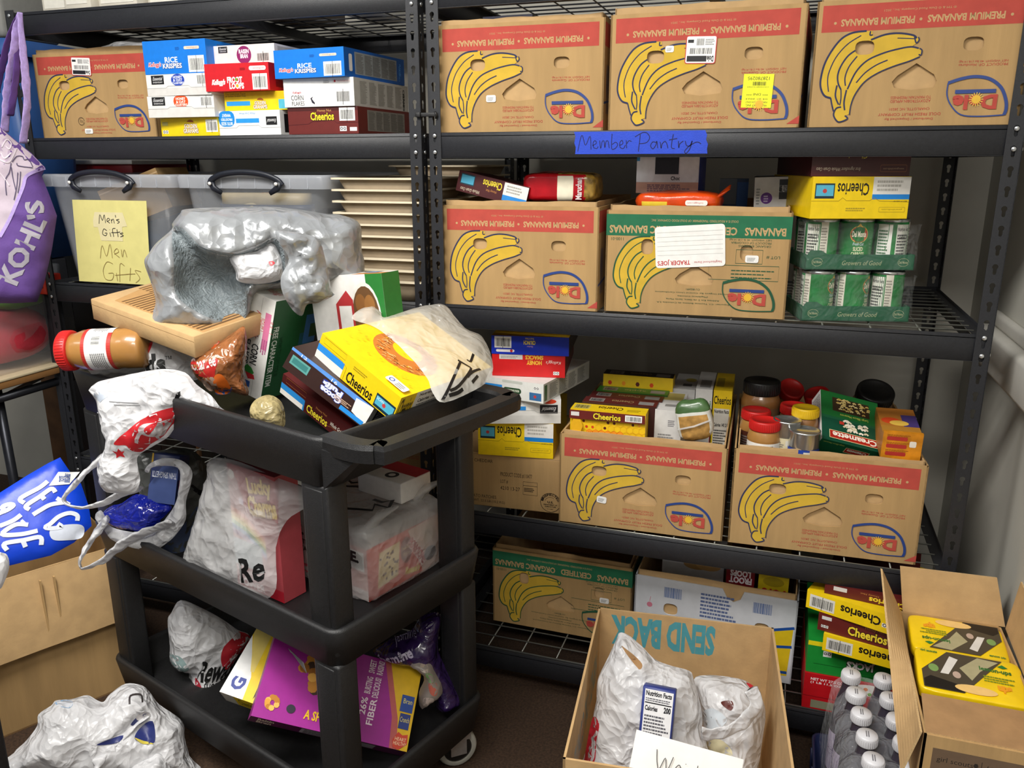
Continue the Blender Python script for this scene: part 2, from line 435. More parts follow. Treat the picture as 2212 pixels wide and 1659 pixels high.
for st in ([(0.02, 0.12), (0.05, 0.85), (0.08, 0.4), (0.115, 0.8), (0.125, 0.2)],
           [(0.135, 0.38), (0.165, 0.48), (0.155, 0.6), (0.14, 0.5), (0.145, 0.3), (0.17, 0.25), (0.18, 0.34)],
           [(0.19, 0.6), (0.2, 0.25), (0.21, 0.55), (0.225, 0.56), (0.232, 0.28), (0.24, 0.55), (0.256, 0.56), (0.266, 0.26)],
           [(0.285, 0.9), (0.285, 0.26), (0.31, 0.24), (0.33, 0.4), (0.315, 0.52), (0.288, 0.42)],
           [(0.345, 0.38), (0.37, 0.46), (0.362, 0.6), (0.347, 0.5), (0.35, 0.3), (0.375, 0.24), (0.39, 0.4)],
           [(0.395, 0.6), (0.4, 0.25)], [(0.4, 0.45), (0.415, 0.58), (0.435, 0.55)],
           [(0.5, 0.85), (0.49, 0.1)], [(0.46, 0.75), (0.53, 0.95), (0.57, 0.75), (0.55, 0.5), (0.495, 0.45)],
           [(0.62, 0.5), (0.595, 0.52), (0.58, 0.35), (0.6, 0.22), (0.62, 0.4), (0.625, 0.55), (0.635, 0.25)],
           [(0.65, 0.52), (0.66, 0.24), (0.665, 0.42), (0.685, 0.54), (0.7, 0.44), (0.71, 0.24)],
           [(0.745, 0.85), (0.735, 0.3), (0.76, 0.22)], [(0.715, 0.6), (0.775, 0.66)],
           [(0.785, 0.55), (0.79, 0.26), (0.795, 0.42), (0.82, 0.55)],
           [(0.835, 0.55), (0.845, 0.36), (0.87, 0.34), (0.885, 0.55), (0.87, 0.2), (0.845, 0.02), (0.835, 0.12), (0.87, 0.35), (0.92, 0.5), (0.95, 0.42)]):
    F.line(st, 0.0017, '16184a', 5)
tag(mb.build('tape_sign'), 'strip of blue masking tape lettered by hand on the shelf beam', 'tape sign')
# ================================================================== printed cartons
def MX(loc, rot, local=None):
    m = Matrix.Translation(loc) @ Matrix.Rotation(rot[2], 4, 'Z') @ Matrix.Rotation(rot[1], 4, 'Y') @ Matrix.Rotation(rot[0], 4, 'X')
    return m
def draw(F, items):
    for it in items:
        k, a = it[0], it[1:]
        {'r': F.rect, 't': F.text, 'e': F.ell, 'c': F.circ, 'b': F.bars, 'p': F.para, 'o': F.rrect, 'l': F.line, 'y': F.poly}[k](*a[:-1], **a[-1]) if a and isinstance(a[-1], dict) else {'r': F.rect, 't': F.text, 'e': F.ell, 'c': F.circ, 'b': F.bars, 'p': F.para, 'o': F.rrect, 'l': F.line, 'y': F.poly}[k](*a)
def carton(name, label, M, w, d, h, base, prints, cat='cereal box', group=None, sides=None, flap=True):
    """closed paperboard carton; prints = {face: (turn, [items])}"""
    mb = MB()
    sides = sides or {}
    vs = [(0, 0, 0), (w, 0, 0), (w, d, 0), (0, d, 0), (0, 0, h), (w, 0, h), (w, d, h), (0, d, h)]
    for k, f in dict(bottom=(3, 2, 1, 0), top=(4, 5, 6, 7), front=(0, 1, 5, 4), right=(1, 2, 6, 5), back=(2, 3, 7, 6), left=(3, 0, 4, 7)).items():
        mb.add([vs[i] for i in f], [(0, 1, 2, 3)], sides.get(k, base))
    FS = faces_of(mb, w, d, h)
    for k, v in prints.items():
        turn, items = v
        F = FS[k]
        if turn == 180: F = F.flip()
        elif turn == 90: F = F.turn()
        elif turn == -90: F = F.turnc()
        draw(F, items)
    o = mb.build(name, None, M)
    tag(o, label, cat, group)
    return o
def side_panel(bg, name=None, nc='222222', seed=3):
    """facts panel on the long side of a cereal carton, bg darkened to paint in its shade"""
    it = [('r', 0.16, 0.12, 0.86, 0.9, bg)]
    for i in range(5): it.append(('p', 0.18 + 0.137 * i, 0.16, 0.18 + 0.137 * i + 0.122, 0.86, 17, '55534f', {'seed': seed + i}))
    it += [('r', 0.45, 0.14, 0.453, 0.88, '44423f'), ('r', 0.72, 0.14, 0.723, 0.88, '44423f')]
    if name: it.append(('t', name[0], 0.955, 0.2, 0.985, 0.8, nc, {'rot': 0}))
    return (0, it)
RECY = lambda x, y, s=0.05: [('r', x, y, x + s * 1.6, y + s * 3, 'f0f0ee'), ('c', x + s * .4, y + s * 1.6, s * .3, '222222'), ('c', x + s * .4, y + s * 1.6, s * .17, 'f0f0ee'), ('c', x + s * 1.15, y + s * 1.6, s * .3, '222222'), ('c', x + s * 1.15, y + s * 1.6, s * .17, 'f0f0ee')]
CG = 'cereal boxes stacked flat on the upper shelf'
def SCRIPT(x0, y0, x1, y1, c, F=None): return ('t', 'Kellogg\'s', x0, y0, x1, y1, c, {'shear': 0.25, 'bold': 0.02, 'outline': 'f5f5f5'})
def EV(x0, y0, x1, y1): return [('r', x0, y0, x1, y1, '1a1a1c'), ('t', 'Essential', x0 + .15 * (x1 - x0), y0 + .45 * (y1 - y0), x1 - .12 * (x1 - x0), y0 + .85 * (y1 - y0), 'f2f2f2', {'shear': 0.3}), ('t', 'EVERYDAY', x0 + .15 * (x1 - x0), y0 + .15 * (y1 - y0), x1 - .12 * (x1 - x0), y0 + .32 * (y1 - y0), 'f2f2f2')]
def flapline(y=0.5, c='a8a8a6'): return [('l', [(0, y), (0.3, y), (0.34, y + 0.09), (0.66, y + 0.09), (0.7, y), (1, y)], 0.0009, c)]
rice = [SCRIPT(.07, .2, .27, .36, 'd02030'), ('t', 'RICE', .34, .34, .54, .5, 'ffffff', {'bold': .02}), ('t', 'KRISPIES', .3, .17, .6, .31, 'ffffff', {'bold': .03, 'outline': '0a3a90'}), ('b', .71, .03, .96, .52, {'pen': True, 'seed': 4}), ('o', .66, .71, .9, .8, 'f4d9c4', .4), ('p', .52, .7, .6, .8, 3, '0a58b0'), ('t', 'www.kelloggs.com', .7, .73, .87, .78, 'c86030')]
def place(nm, loc, rz, dims, **k): return MX(loc, (0, 0, rz))
ZS = 1.5048
# first stack
carton('cereal_box', 'yellow graham cereal box at the bottom of the first stack', MX((-.8198, .0246, ZS), (0, 0, -.0721)), .195, .28, .046, 'f2d414', {'front': (0, [('t', 'GOLDEN', .42, .42, .64, .66, 'f6f0e0', {'bold': .03, 'outline': '8a4a20'}), ('t', 'GRAHAMS', .4, .16, .66, .4, 'f6f0e0', {'bold': .03, 'outline': '8a4a20'}), ('e', .53, .74, .06, .16, 'a85a24', 14, 0, 180), ('b', .8, .2, 1.0, .88, {'pen': True, 'seed': 9}), ('r', .03, .6, .13, .8, 'c8c070')] + RECY(.03, .15, .06))}, group=CG)
carton('cereal_box', 'white oat cluster box with orange oval, third down', MX((-.8271, -.008, ZS + .0468), (0, 0, .0341)), .206, .29, .0535, 'eceae6', {'front': (0, [('r', 0, 0, 1, .44, 'e0deda')] + EV(.07, .56, .27, .96) + [('o', .4, .48, .62, 1.0, 'e2521c', .45), ('t', 'HONEY', .44, .8, .58, .92, 'fff4ec', {'bold': .03}), ('t', '& OAT', .44, .66, .58, .77, 'fff4ec', {'bold': .03}), ('t', 'CLUSTERS', .42, .53, .6, .63, 'fff4ec', {'bold': .03}), ('b', .8, .46, .98, 1.0, {'pen': True, 'seed': 5})] + flapline(.4))}, group=CG)
carton('cereal_box', 'white oat cluster box with blue oval, second down', MX((-.8244, -.0064, ZS + .101), (0, 0, -.0011)), .2023, .29, .053, 'eceae6', {'front': (0, [('r', 0, 0, 1, .36, 'dcdad6')] + EV(.08, .54, .28, .96) + [('e', .5, .72, .105, .28, '2446b4'), ('t', 'HONEY', .43, .79, .57, .91, 'eef2ff', {'bold': .03}), ('t', '& OAT', .43, .66, .57, .77, 'eef2ff', {'bold': .03}), ('t', 'CLUSTERS', .41, .53, .59, .63, 'eef2ff', {'bold': .03}), ('b', .79, .44, .98, 1.0, {'pen': True, 'seed': 6})] + flapline(.36))}, group=CG)
carton('cereal_box', 'blue rice cereal box on top of the first stack, beside the banana box', MX((-.8249, -.0061, ZS + .1548), (0, 0, .0169)), .195, .29, .0816, '0a7be0', {'front': (0, rice), 'right': side_panel('3a6ea8', None)}, group=CG)
# second stack
carton('cereal_box', 'white shredded wheat box with blue badge, bottom of the second stack', MX((-.6289, .0172, ZS), (0, 0, -.044)), .1974, .28, .0605, 'eef0f0', {'front': (0, [('o', .02, .36, .28, 1.0, '1a8ce0', .4), ('t', 'BITE SIZE', .06, .42, .24, .54, 'f0f8ff', {'rot': 180, 'bold': .03}), ('t', 'FROSTED', .06, .6, .24, .7, 'f0f8ff', {'rot': 180, 'bold': .03}), ('t', 'WHEAT', .08, .76, .22, .88, 'f0f8ff', {'rot': 180, 'bold': .03}), ('r', .3, .5, .67, .68, '2c9aea'), ('t', 'Whole Grain Wheat', .36, .84, .62, .92, '5aa0d8', {'rot': 180}), ('r', .78, .4, .95, .74, '1a1a1c'), ('t', 'Essential', .8, .5, .93, .64, 'f2f2f2', {'rot': 180, 'shear': .3})] + flapline(.3)), 'right': (0, [('r', .06, .1, .3, .85, '1a1a1c')])}, group=CG)
carton('cereal_box', 'yellow graham cereal box under the red box in the second stack', MX((-.6032, .0191, ZS + .0612), (0, 0, 0)), .195, .28, .0455, 'f2d414', {'front': (0, [('r', 0, .6, 1, 1, 'e0be10'), ('t', 'The Delicious Taste', .02, .86, .34, .95, '3a3010'), ('t', 'of Golden Graham Oats', .02, .74, .34, .83, '3a3010'), ('r', .03, .26, .4, .5, '2c9ae8'), ('t', 'GOLDEN', .47, .3, .64, .48, 'f6f0e0', {'bold': .03, 'outline': '8a4a20'}), ('t', 'GRAHAMS', .45, .08, .66, .28, 'f6f0e0', {'bold': .03, 'outline': '8a4a20'}), ('e', .56, .52, .05, .14, 'a85a24', 14, 0, 180), ('r', .84, .06, 1, .56, '58b8d0')])}, group=CG)
carton('cereal_box', 'red fruit loop cereal box in the middle of the second stack', MX((-.6329, -.012, ZS + .1074), (0, 0, .04)), .187, .29, .066, 'd01622', {'front': (0, [SCRIPT(.11, .2, .31, .42, 'f0d0d0'), ('t', 'FROOT', .35, .3, .58, .5, 'ffffff', {'bold': .05}), ('t', 'LOOPS', .38, .08, .6, .28, 'ffffff', {'bold': .05}), ('c', .49, .41, .02, '70a830'), ('c', .5, .18, .022, 'f0b020'), ('b', .74, .03, .97, .6, {'pen': True, 'seed': 8}), ('o', .7, .72, .96, .88, 'f8e8e4', .45), ('t', 'www.kelloggs.com', .76, .76, .93, .83, 'c03030'), ('p', .56, .74, .66, .84, 3, '8c0c16')]), 'right': (0, [('r', .1, .15, .9, .85, '8a1018')])}, group=CG)
carton('cereal_box', 'white bran cereal box with purple oval on the second stack', MX((-.6307, .0293, ZS + .1742), (0, 0, -.0055)), .1838, .28, .047, 'efe6e0', {'front': (0, EV(.08, .62, .23, .95) + [('e', .5, .48, .12, .46, '8c1c64'), ('t', 'RAISIN', .42, .56, .58, .76, 'fff0f8', {'bold': .04}), ('t', 'BRAN', .44, .32, .56, .52, 'fff0f8', {'bold': .04}), ('b', .7, .08, .92, .62, {'pen': True, 'seed': 12, 'bg': None})]), 'right': (0, [('r', .05, .1, .95, .9, 'bdb6b0')])}, group=CG)
# third stack
carton('cereal_box', 'brown honey oat cereal box at the bottom of the third stack', MX((-.4091, .0105, ZS), (0, 0, -.0089)), .2004, .2968, .0645, '6a2622', {'front': (0, [('r', 0, .86, 1, 1, '4a1a18'), ('t', 'Honey Nut', .43, .8, .63, .92, 'd8a060'), ('t', 'Cheerios', .33, .52, .66, .8, 'f2d830', {'bold': .03, 'outline': '301010'}), ('b', .74, .48, .96, .96, {'pen': True, 'seed': 14}), ('l', [(0, .34), (.3, .38), (.34, .46), (.66, .5), (.7, .4), (1, .42)], .0009, '48141a'), ('r', .88, .1, .98, .24, 'e8e4e0')] + RECY(.74, .1, .06)), 'right': side_panel('8a867f', None, seed=7)}, group=CG)
carton('cereal_box', 'white corn flake cereal box in the middle of the third stack', MX((-.4139, .0071, ZS + .0652), (0, 0, -.0157)), .2004, .2919, .0665, 'f0efec', {'front': (0, [SCRIPT(.13, .46, .25, .56, 'c02838'), ('t', 'CORN', .1, .24, .28, .42, '1c1c1c'), ('t', 'FLAKES', .11, .05, .29, .2, '1c1c1c'), ('y', [(.38, .3), (.42, .36), (.4, .28), (.44, .14), (.44, .08), (.4, .14)], '2a2838'), ('b', .74, .1, .95, .6, {'pen': True, 'seed': 15, 'bg': None}), ('o', .71, .83, .95, .93, 'f6e6e0', .45), ('c', .74, .88, .014, 'c02838'), ('t', 'www.kelloggs.com', .77, .86, .93, .9, 'c03030'), ('p', .58, .82, .68, .92, 3, '9a9a9a')]), 'right': (0, [('p', .1 + .16 * i, .1, .23 + .16 * i, .92, 18, '8a8780', {'seed': i}) for i in range(5)] + [('t', 'CORN', .84, .45, .98, .6, '1c1c1c', {'rot': -90, 'bold': .03}), ('t', 'FLAKES', .83, .28, .98, .42, '1c1c1c', {'rot': -90, 'bold': .03})])}, group=CG, sides={'right': 'c4c1ba'})  # right side is a greyed white, shade painted into its colour
carton('cereal_box', 'blue rice cereal box on top of the third stack, beside the posts', MX((-.4279, -.0053, ZS + .1324), (0, 0, -.0586)), .2036, .2926, .066, '0a7be0', {'front': (0, rice), 'right': (0, side_panel('8f9496', None, seed=9)[1] + [('o', .07, .2, .12, .8, 'e0dcd8', .1), ('t', 'RICE', .87, .5, .97, .62, '5aa8f0', {'rot': -90}), ('t', 'KRISPIES', .84, .36, .97, .46, '5aa8f0', {'rot': -90})])}, group=CG, sides={'right': '0b56a8'})  # right side in a darker blue, turned-away shade put into the colour
# ------------------------------------------------------------------ banana cartons
BODY = [(.276,.756),(.184,.746),(.133,.704),(.091,.616),(.06,.507),(.048,.386),(.054,.312),(.075,.256),(.104,.232),(.126,.131),(.132,.086),(.16,.04),(.198,.063),(.189,.092),(.211,.105),(.214,.182),(.228,.268),(.266,.359),(.324,.42),(.395,.469),(.467,.505),(.513,.534),(.521,.581),(.509,.603),(.472,.621),(.501,.651),(.499,.687),(.475,.707),(.405,.726),(.34,.723),(.289,.702),(.281,.726)]
STR = [([(.25,.755),(.184,.746),(.133,.704),(.091,.616),(.06,.507),(.048,.386),(.054,.312),(.075,.256),(.107,.236)], .0045), ([(.107,.236),(.116,.182),(.127,.128)], .0035),
 ([(.226,.722),(.165,.66),(.115,.563),(.088,.454),(.083,.378),(.093,.287)], .0026), ([(.222,.624),(.175,.572),(.144,.495),(.131,.419),(.137,.353),(.154,.301)], .0038), ([(.217,.562),(.182,.481),(.168,.397),(.174,.331)], .003),
 ([(.275,.685),(.34,.72),(.405,.726),(.471,.706),(.49,.682)], .0042), ([(.4,.689),(.443,.684),(.483,.678)], .002), ([(.185,.303),(.218,.437),(.267,.525),(.339,.577),(.411,.606),(.468,.618),(.505,.604)], .0036),
 ([(.225,.353),(.263,.429),(.313,.487),(.365,.523)], .0028), ([(.208,.096),(.211,.181),(.228,.268),(.266,.359),(.323,.423),(.395,.472),(.467,.508),(.515,.54)], .003), ([(.132,.337),(.129,.253),(.149,.182)], .0036), ([(.154,.301),(.158,.23),(.155,.176)], .0026),
 ([(.181,.298),(.175,.203),(.182,.136)], .0036), ([(.163,.162),(.14,.152),(.129,.108),(.138,.069),(.16,.04),(.2,.065),(.186,.091)], .0036), ([(.269,.752),(.268,.723),(.281,.723)], .003), ([(.479,.694),(.49,.646),(.502,.667),(.497,.69)], .003), ([(.509,.603),(.521,.588),(.519,.552),(.508,.557)], .003)]
LEAF1 = [(.661,.33),(.72,.36),(.783,.373),(.848,.351),(.902,.284),(.931,.189),(.938,.118),(.932,.075)]
LEAF2 = [(.932,.075),(.825,.067),(.738,.082),(.686,.159),(.662,.242),(.661,.33)]
VENT = [(.397,.351),(.421,.4),(.504,.491),(.592,.399),(.608,.347),(.598,.301),(.493,.284),(.411,.305)]
def stad(cx, cy, rx, ry, n=18): return [(cx + rx * (abs(math.cos(a)) ** .7) * (1 if math.cos(a) > 0 else -1), cy + ry * (abs(math.sin(a)) ** .7) * (1 if math.sin(a) > 0 else -1)) for a in [2 * math.pi * i / n for i in range(n)]]
mat('banana_yellow', 'd0ab34', 0.8, 0, 0.07, 30)
mat('dole_red', 'b8483c', 0.8, 0, 0.06, 40)
mat('dole_green', '1f6b48', 0.8, 0, 0.06, 40)
mat('ink_navy', '2b2f52', 0.8, 0, 0.06, 40)
mat('ink_darkgreen', '1d5237', 0.8, 0, 0.06, 40)
def banana_box(label, M, w, d, h, green=False, origin='Guatemala', tri=True, stamp=False, rise=.012, back=.0, group='banana cartons on the racks', badge=True):
    root = thing('banana_box', label, 'banana box', M, group)
    mb = MB(); t = .004
    if green: hl = stad(.235, .655, .034, .075); hr = stad(.775, .62, .034, .075)
    else: hl = stad(.249, .626, .046, .055); hr = stad(.753, .623, .046, .052)
    cut = lambda P: [(x * w, y * h) for x, y in P]
    mb.panel([(0, 0), (w, 0), (w, h), (0, h)], [cut(hl), cut(hr), cut(VENT)], t, ((0, 0, 0), (1, 0, 0), (0, 0, 1)), 'kraft')
    mb.panel([(0, 0), (w, 0), (w, h), (0, h)], [], t, ((w, d, 0), (-1, 0, 0), (0, 0, 1)), 'kraft')
    mb.panel([(0, 0), (d, 0), (d, h), (0, h)], [], t, ((w, 0, 0), (0, 1, 0), (0, 0, 1)), 'kraft')
    mb.panel([(0, 0), (d, 0), (d, h), (0, h)], [], t, ((0, d, 0), (0, -1, 0), (0, 0, 1)), 'kraft')
    mb.box((t, t, 0), (w - t, d - t, t), 'kraft_inner')
    F = Face(mb, (0, 0, 0), (1, 0, 0), (0, 0, 1), w, h)
    band, lc = ('dole_green', 'ink_darkgreen') if green else ('dole_red', 'ink_navy')
    x0, x1 = (0, 1) if green else (.03, .966)
    F.rect(x0, .757, x1, .965, band)
    if tri and not green:
        pass
    kr = 'kraft_light'
    if green:
        F.text('BANANAS   CERTIFIED   ORGANIC BANANAS', .02, .785, .97, .855, kr, bold=.03, rot=180)
        F.text('DOLE IS A REGISTERED TRADEMARK OF DOLE FOOD COMPANY, INC.', .25, .9, .72, .925, kr, rot=180)
        F.text('1100-01', .03, .71, .1, .74, lc, rot=180)
        F.text('NET WEIGHT: 40 lb (18.14 kg)', .68, .735, .9, .755, lc, rot=180); F.text('PRODUCT OF COLOMBIA', .69, .705, .9, .725, lc, rot=180); F.text('ORGANIC BANANAS', .73, .675, .9, .695, lc, rot=180)
        F.line([(.72, .52), (.86, .52), (.86, .65), (.72, .65)], .0012, lc, closed=True); F.line([(.58, .36), (.95, .36), (.95, .5), (.58, .5)], .0012, lc, closed=True)
        F.text('LOT #', .88, .57, .95, .6, lc, rot=180); F.para(.7, .38, .93, .48, 3, lc, 3, .3)
        for i, s in enumerate(('CU 802491', 'Certified Organic By: Control Union Certifications', '(Magdalena) Colombia', 'Address Km 5 via Gaira, Santa Marta', 'Exporter: C.I. Tecnicas Baltime de Colombia S.A.')):
            l = .0042 * len(s); F.text(s, .5 - l, .245 - .034 * i, .5 + l, .262 - .034 * i, lc, rot=180)
    else:
        F.text('PREMIUM BANANAS', .531, .8, .874, .852, kr, bold=.03, rot=180)
        F.text('PREMIUM BANANAS', .124, .8, .47, .852, kr, bold=.03, rot=180)
        for x in (.095, .499, .905): F.circ(x, .826, .007, kr, 10)
        F.text('® TM & © Dole Food Company, Inc., 2021', .324, .895, .655, .917, kr, rot=180)
        F.text('PRODUCT OF: ' + origin, .698, .452, .917, .472, 'dole_red', rot=180); F.text('NET WEIGHT: 40 lbs (18.14 kg)', .698, .48, .917, .5, 'dole_red', rot=180)
        for s, a, b, y in (('TO MAINTAIN FRESHNESS', .4, .59, .225), ('AZOXYSTROBIN APPLIED', .4, .59, .196), ('CHARLOTTE, NC 28231', .4, .59, .135), ('DOLE FRESH FRUIT COMPANY', .349, .643, .092), ('Distributed / Dispatched By:', .38, .61, .057)):
            F.text(s, a, y - .01, b, y + .012, 'dole_red', rot=180, bold=.0)
        if tri: F.poly([(.94, .03), (1, .03), (1, .1)], 'dole_red')
    inh = lambda x, y: any(((x - c[0]) / c[2]) ** 2 + ((y - c[1]) / c[3]) ** 2 < 1.0 for c in ((hl[0][0] - (.034 if green else .046), .655 if green else .626, .036 if green else .048, .077 if green else .058),))
    F.lay[0] += .0003
    mb.panel([(x * w, y * h) for x, y in BODY], [cut(hl)], .0002, ((0, -F.lay[0], 0), (1, 0, 0), (0, 0, 1)), 'banana_yellow')
    F.lay[0] += .0002
    for pts, wd in STR: F.line(pts, wd * .8, lc, 5, skip=inh)
    F.line(LEAF1, .0058, lc if green else '2c4485', 5); F.line(LEAF2, .0024, lc if green else '2c4485', 5)
    if badge:
        F.rect(.698, .245, .882, .275, '2c4485')
        F.text('Dole', .697, .128, .888, .228, 'dole_red', bold=.05, rot=180)
        cx, cy = .798, .198
        for i in range(16):
            a = 2 * math.pi * i / 16; F.line([(cx + .008 * math.cos(a), cy + .014 * math.sin(a)), (cx + .033 * math.cos(a), cy + .055 * math.sin(a))], .0012, 'f0c850')
        F.circ(cx, cy, .02, 'e8b838')
    if stamp:
        F.line([(.36 + .026 * math.cos(a / 3), .2 + .045 * math.sin(a / 3)) for a in range(19)], .0012, '3a3028'); F.text('U.S.', .345, .185, .375, .215, '3a3028', rot=160)
    RS = Face(mb, (w, 0, 0), (0, 1, 0), (0, 0, 1), d, h)
    RS.rect(0, .757, 1, .965, band) if green else RS.rect(0, .757, .9, .965, band)
    RS.text('MINIMUM', .05, .15, .12, .6, '2c4485', rot=0); RS.line([(0, .25), (.2, .3)], .005, '2c4485')
    mb.build('outer_sleeve', root)
    mb = MB(); g = .0075; h2 = h + rise; z0 = t
    for O, ux, L in (((g, g, z0), (1, 0, 0), w - 2 * g), ((w - g, g, z0), (0, 1, 0), d - 2 * g), ((w - g, d - g, z0), (-1, 0, 0), w - 2 * g), ((g, d - g, z0), (0, -1, 0), d - 2 * g)):
        hb = h2 + (back if ux[0] == -1 else 0)
        r = random.Random(int(w * 1e4) + len(mb.v)); P = [(0, 0), (L, 0)] + [(L * (1 - i / 12), hb - z0 - r.uniform(0, .003)) for i in range(13)]
        mb.panel(P, [], .0035, (O, ux, (0, 0, 1)), 'kraft_light')
    mb.build('inner_tray', root)
    return root
def sticker(root, w, h, x0, y0, x1, y1, kind='price', rot=0):
    """paper label stuck on the carton front"""
    mb = MB(); F = Face(mb, (x0 * w, -.0016, y0 * h), (1, 0, 0), (0, 0, 1), (x1 - x0) * w, (y1 - y0) * h)
    if kind == 'price':
        F.rrect(0, 0, 1, 1, 'f3f2ee', .25); F.para(.15, .2, .85, .75, 3, '8a8a88', 2)
    elif kind == 'red':
        F.rrect(-.03, -.03, 1.03, 1.03, 'c83a34', .08); F.rrect(0, 0, 1, 1, 'f6f5f1', .06); F.bars(.06, .3, .96, .62, None, '2a2a2c', 5); F.bars(.32, .62, .62, .98, None, '2a2a2c', 6)
        F.rect(.04, .05, .72, .27, '1c1c20'); F.text('Dole', .74, .06, .95, .26, '1c1c20', rot=180, bold=.04); F.para(.64, .68, .96, .92, 4, '8a8a8a', 3); F.rect(.04, .76, .24, .88, '1c1c20')
    elif kind == 'yellow':
        F.rect(0, 0, 1, 1, 'eef02a')
        for s, y, hh in (('128780295', .82, .1), ('CONTAINER NUMBER', .6, .03), ('*** DNI ***', .36, .07), ('04 24 2023', .24, .04), ('FOR DONATION ONLY', .14, .05), ('WALMART INC.', .04, .06)): F.text(s, .14, y, .86, y + hh, '3a3a10', rot=180)
        F.bars(.28, .64, .8, .8, None, '2a2a10', 8)
    elif kind == 'trader':
        F.rrect(0, 0, 1, 1, 'f4f3ef', .08)
        for i in range(6): F.rect(.03, .3 + i * .11, .97, .306 + i * .11, '9a9a98')
        F.text("TRADER JOE'S", .03, .06, .5, .2, 'c02a2a', rot=180, bold=.02); F.text('Neighborhood Shares', .56, .08, .95, .15, 'c02a2a', rot=180)
    o = mb.build('paper_label', root)
    if rot: o.matrix_local = Matrix.Translation(((x0 + x1) / 2 * w, 0, (y0 + y1) / 2 * h)) @ Matrix.Rotation(math.radians(rot), 4, 'Y') @ Matrix.Translation((-(x0 + x1) / 2 * w, 0, -(y0 + y1) / 2 * h))
    return o
BB = banana_box('red banded banana box at the end of the shelf, beside the stacked blue cereal', MX((-1.264, .0493, ZS), (0, 0, .05)), .392, .5, .228, origin='Honduras', stamp=True, rise=.014, tri=False)
sticker(BB, .392, .228, .34, .74, .5, .94, 'red', 3); sticker(BB, .392, .228, .38, .05, .45, .11)
BB = banana_box('red banded banana box against the middle posts on the top stocked shelf', MX((.003, .0229, ZS), (0, 0, .0265)), .398, .5, .238, rise=.012)
sticker(BB, .398, .238, .3, .28, .36, .345)
BB = banana_box('banana box with yellow tag and red barcode label', MX((.4163, .0156, ZS), (0, 0, -.03)), .405, .5, .238, rise=.016, back=.03)
sticker(BB, .405, .238, .41, .56, .56, .78, 'red', 2); sticker(BB, .405, .238, .3, .66, .345, .715); sticker(BB, .405, .238, .71, .17, .86, .45, 'yellow', 2)
BB = banana_box('red banded banana box at the right end of the top stocked shelf', MX((.838, .0126, ZS), (0, 0, -.012)), .384, .5, .24, origin='Honduras', rise=.02, tri=False)
BB = banana_box('red banded banana box holding red noodle packs on the middle shelf', MX((.0045, .0239, 1.0885), (0, 0, .0236)), .394, .5, .2455, rise=.013)
BB = banana_box('green banded banana box with a lined store label', MX((.4118, .0514, 1.0885), (0, 0, .0328)), .4154, .5, .2385, green=True, rise=.013)
sticker(BB, .4154, .2385, .28, .47, .66, .87, 'trader', -4); sticker(BB, .4154, .2385, .77, .53, .84, .6)
BB = banana_box('banana box packed with standing cereal boxes', MX((.3131, .0243, .533), (0, 0, .027)), .4137, .5, .24, origin='Honduras', rise=.01, tri=False, stamp=False)
sticker(BB, .4137, .24, .24, .27, .3, .345, 'price', 6)
BB = banana_box('banana box full of peanut butter jars and macaroni', MX((.7404, .0375, .533), (0, 0, .0367)), .4216, .5, .2437, rise=.01)
BB = banana_box('green banded banana box in shadow on the lowest shelf', MX((.0833, .1484, .1245), (0, 0, -.0038)), .4089, .5, .2366, green=True, rise=.012, back=.03)
sticker(BB, .4089, .2366, .78, .5, .845, .57)
BB = banana_box('banana box glimpsed behind the trolley on the lower shelf', MX((-.47, .05, .533), (0, 0, .02)), .405, .5, .24, rise=.01)
# ================================================================== curved printing, cans, jars, soft packs
class CylFace(Face):
    """drawing surface wrapped round an upright can; x runs from angle a0 to a1"""
    def __init__(s, mb, c, r, h, a0, a1):
        super().__init__(mb, c, (1, 0, 0), (0, 0, 1), abs(a1 - a0) * r, h); s.c = Vector(c); s.r = r; s.a0 = a0; s.a1 = a1
    def p(s, x, y):
        a = s.a0 + (s.a1 - s.a0) * x; r = s.r + s.lay[0]
        return s.c + Vector((r * math.cos(a), r * math.sin(a), y * s.h))
    def rect(s, x0, y0, x1, y1, c):
        n = max(1, int(abs((x1 - x0) * (s.a1 - s.a0)) / 0.12))
        s.put([(x0 + (x1 - x0) * i / n, y) for i in range(n + 1) for y in (y0, y1)], [(2 * i, 2 * i + 2, 2 * i + 3, 2 * i + 1) for i in range(n)], c)
def quad_pose(px0, z0, px1, w, sgn, px2, at):
    """pose of a tilted box: near corner at height z0, known width, far corner square to it"""
    P0 = np.array(PZ(*px0, z0)); r1 = ray(*px1)
    a = r1 @ r1; b = 2 * r1 @ (CAM - P0); c = (CAM - P0) @ (CAM - P0) - w * w; D = max(0, b * b - 4 * a * c)
    P1 = CAM + r1 * (-b + sgn * math.sqrt(D)) / (2 * a)
    x = (P1 - P0) / np.linalg.norm(P1 - P0); B = P1 if at else P0; r = ray(*px2)
    y = CAM + r * (((B - CAM) @ x) / (r @ x)) - B; d = np.linalg.norm(y); y /= d; z = np.cross(x, y)
    return Matrix(((x[0], y[0], z[0], P0[0]), (x[1], y[1], z[1], P0[1]), (x[2], y[2], z[2], P0[2]), (0, 0, 0, 1))), d
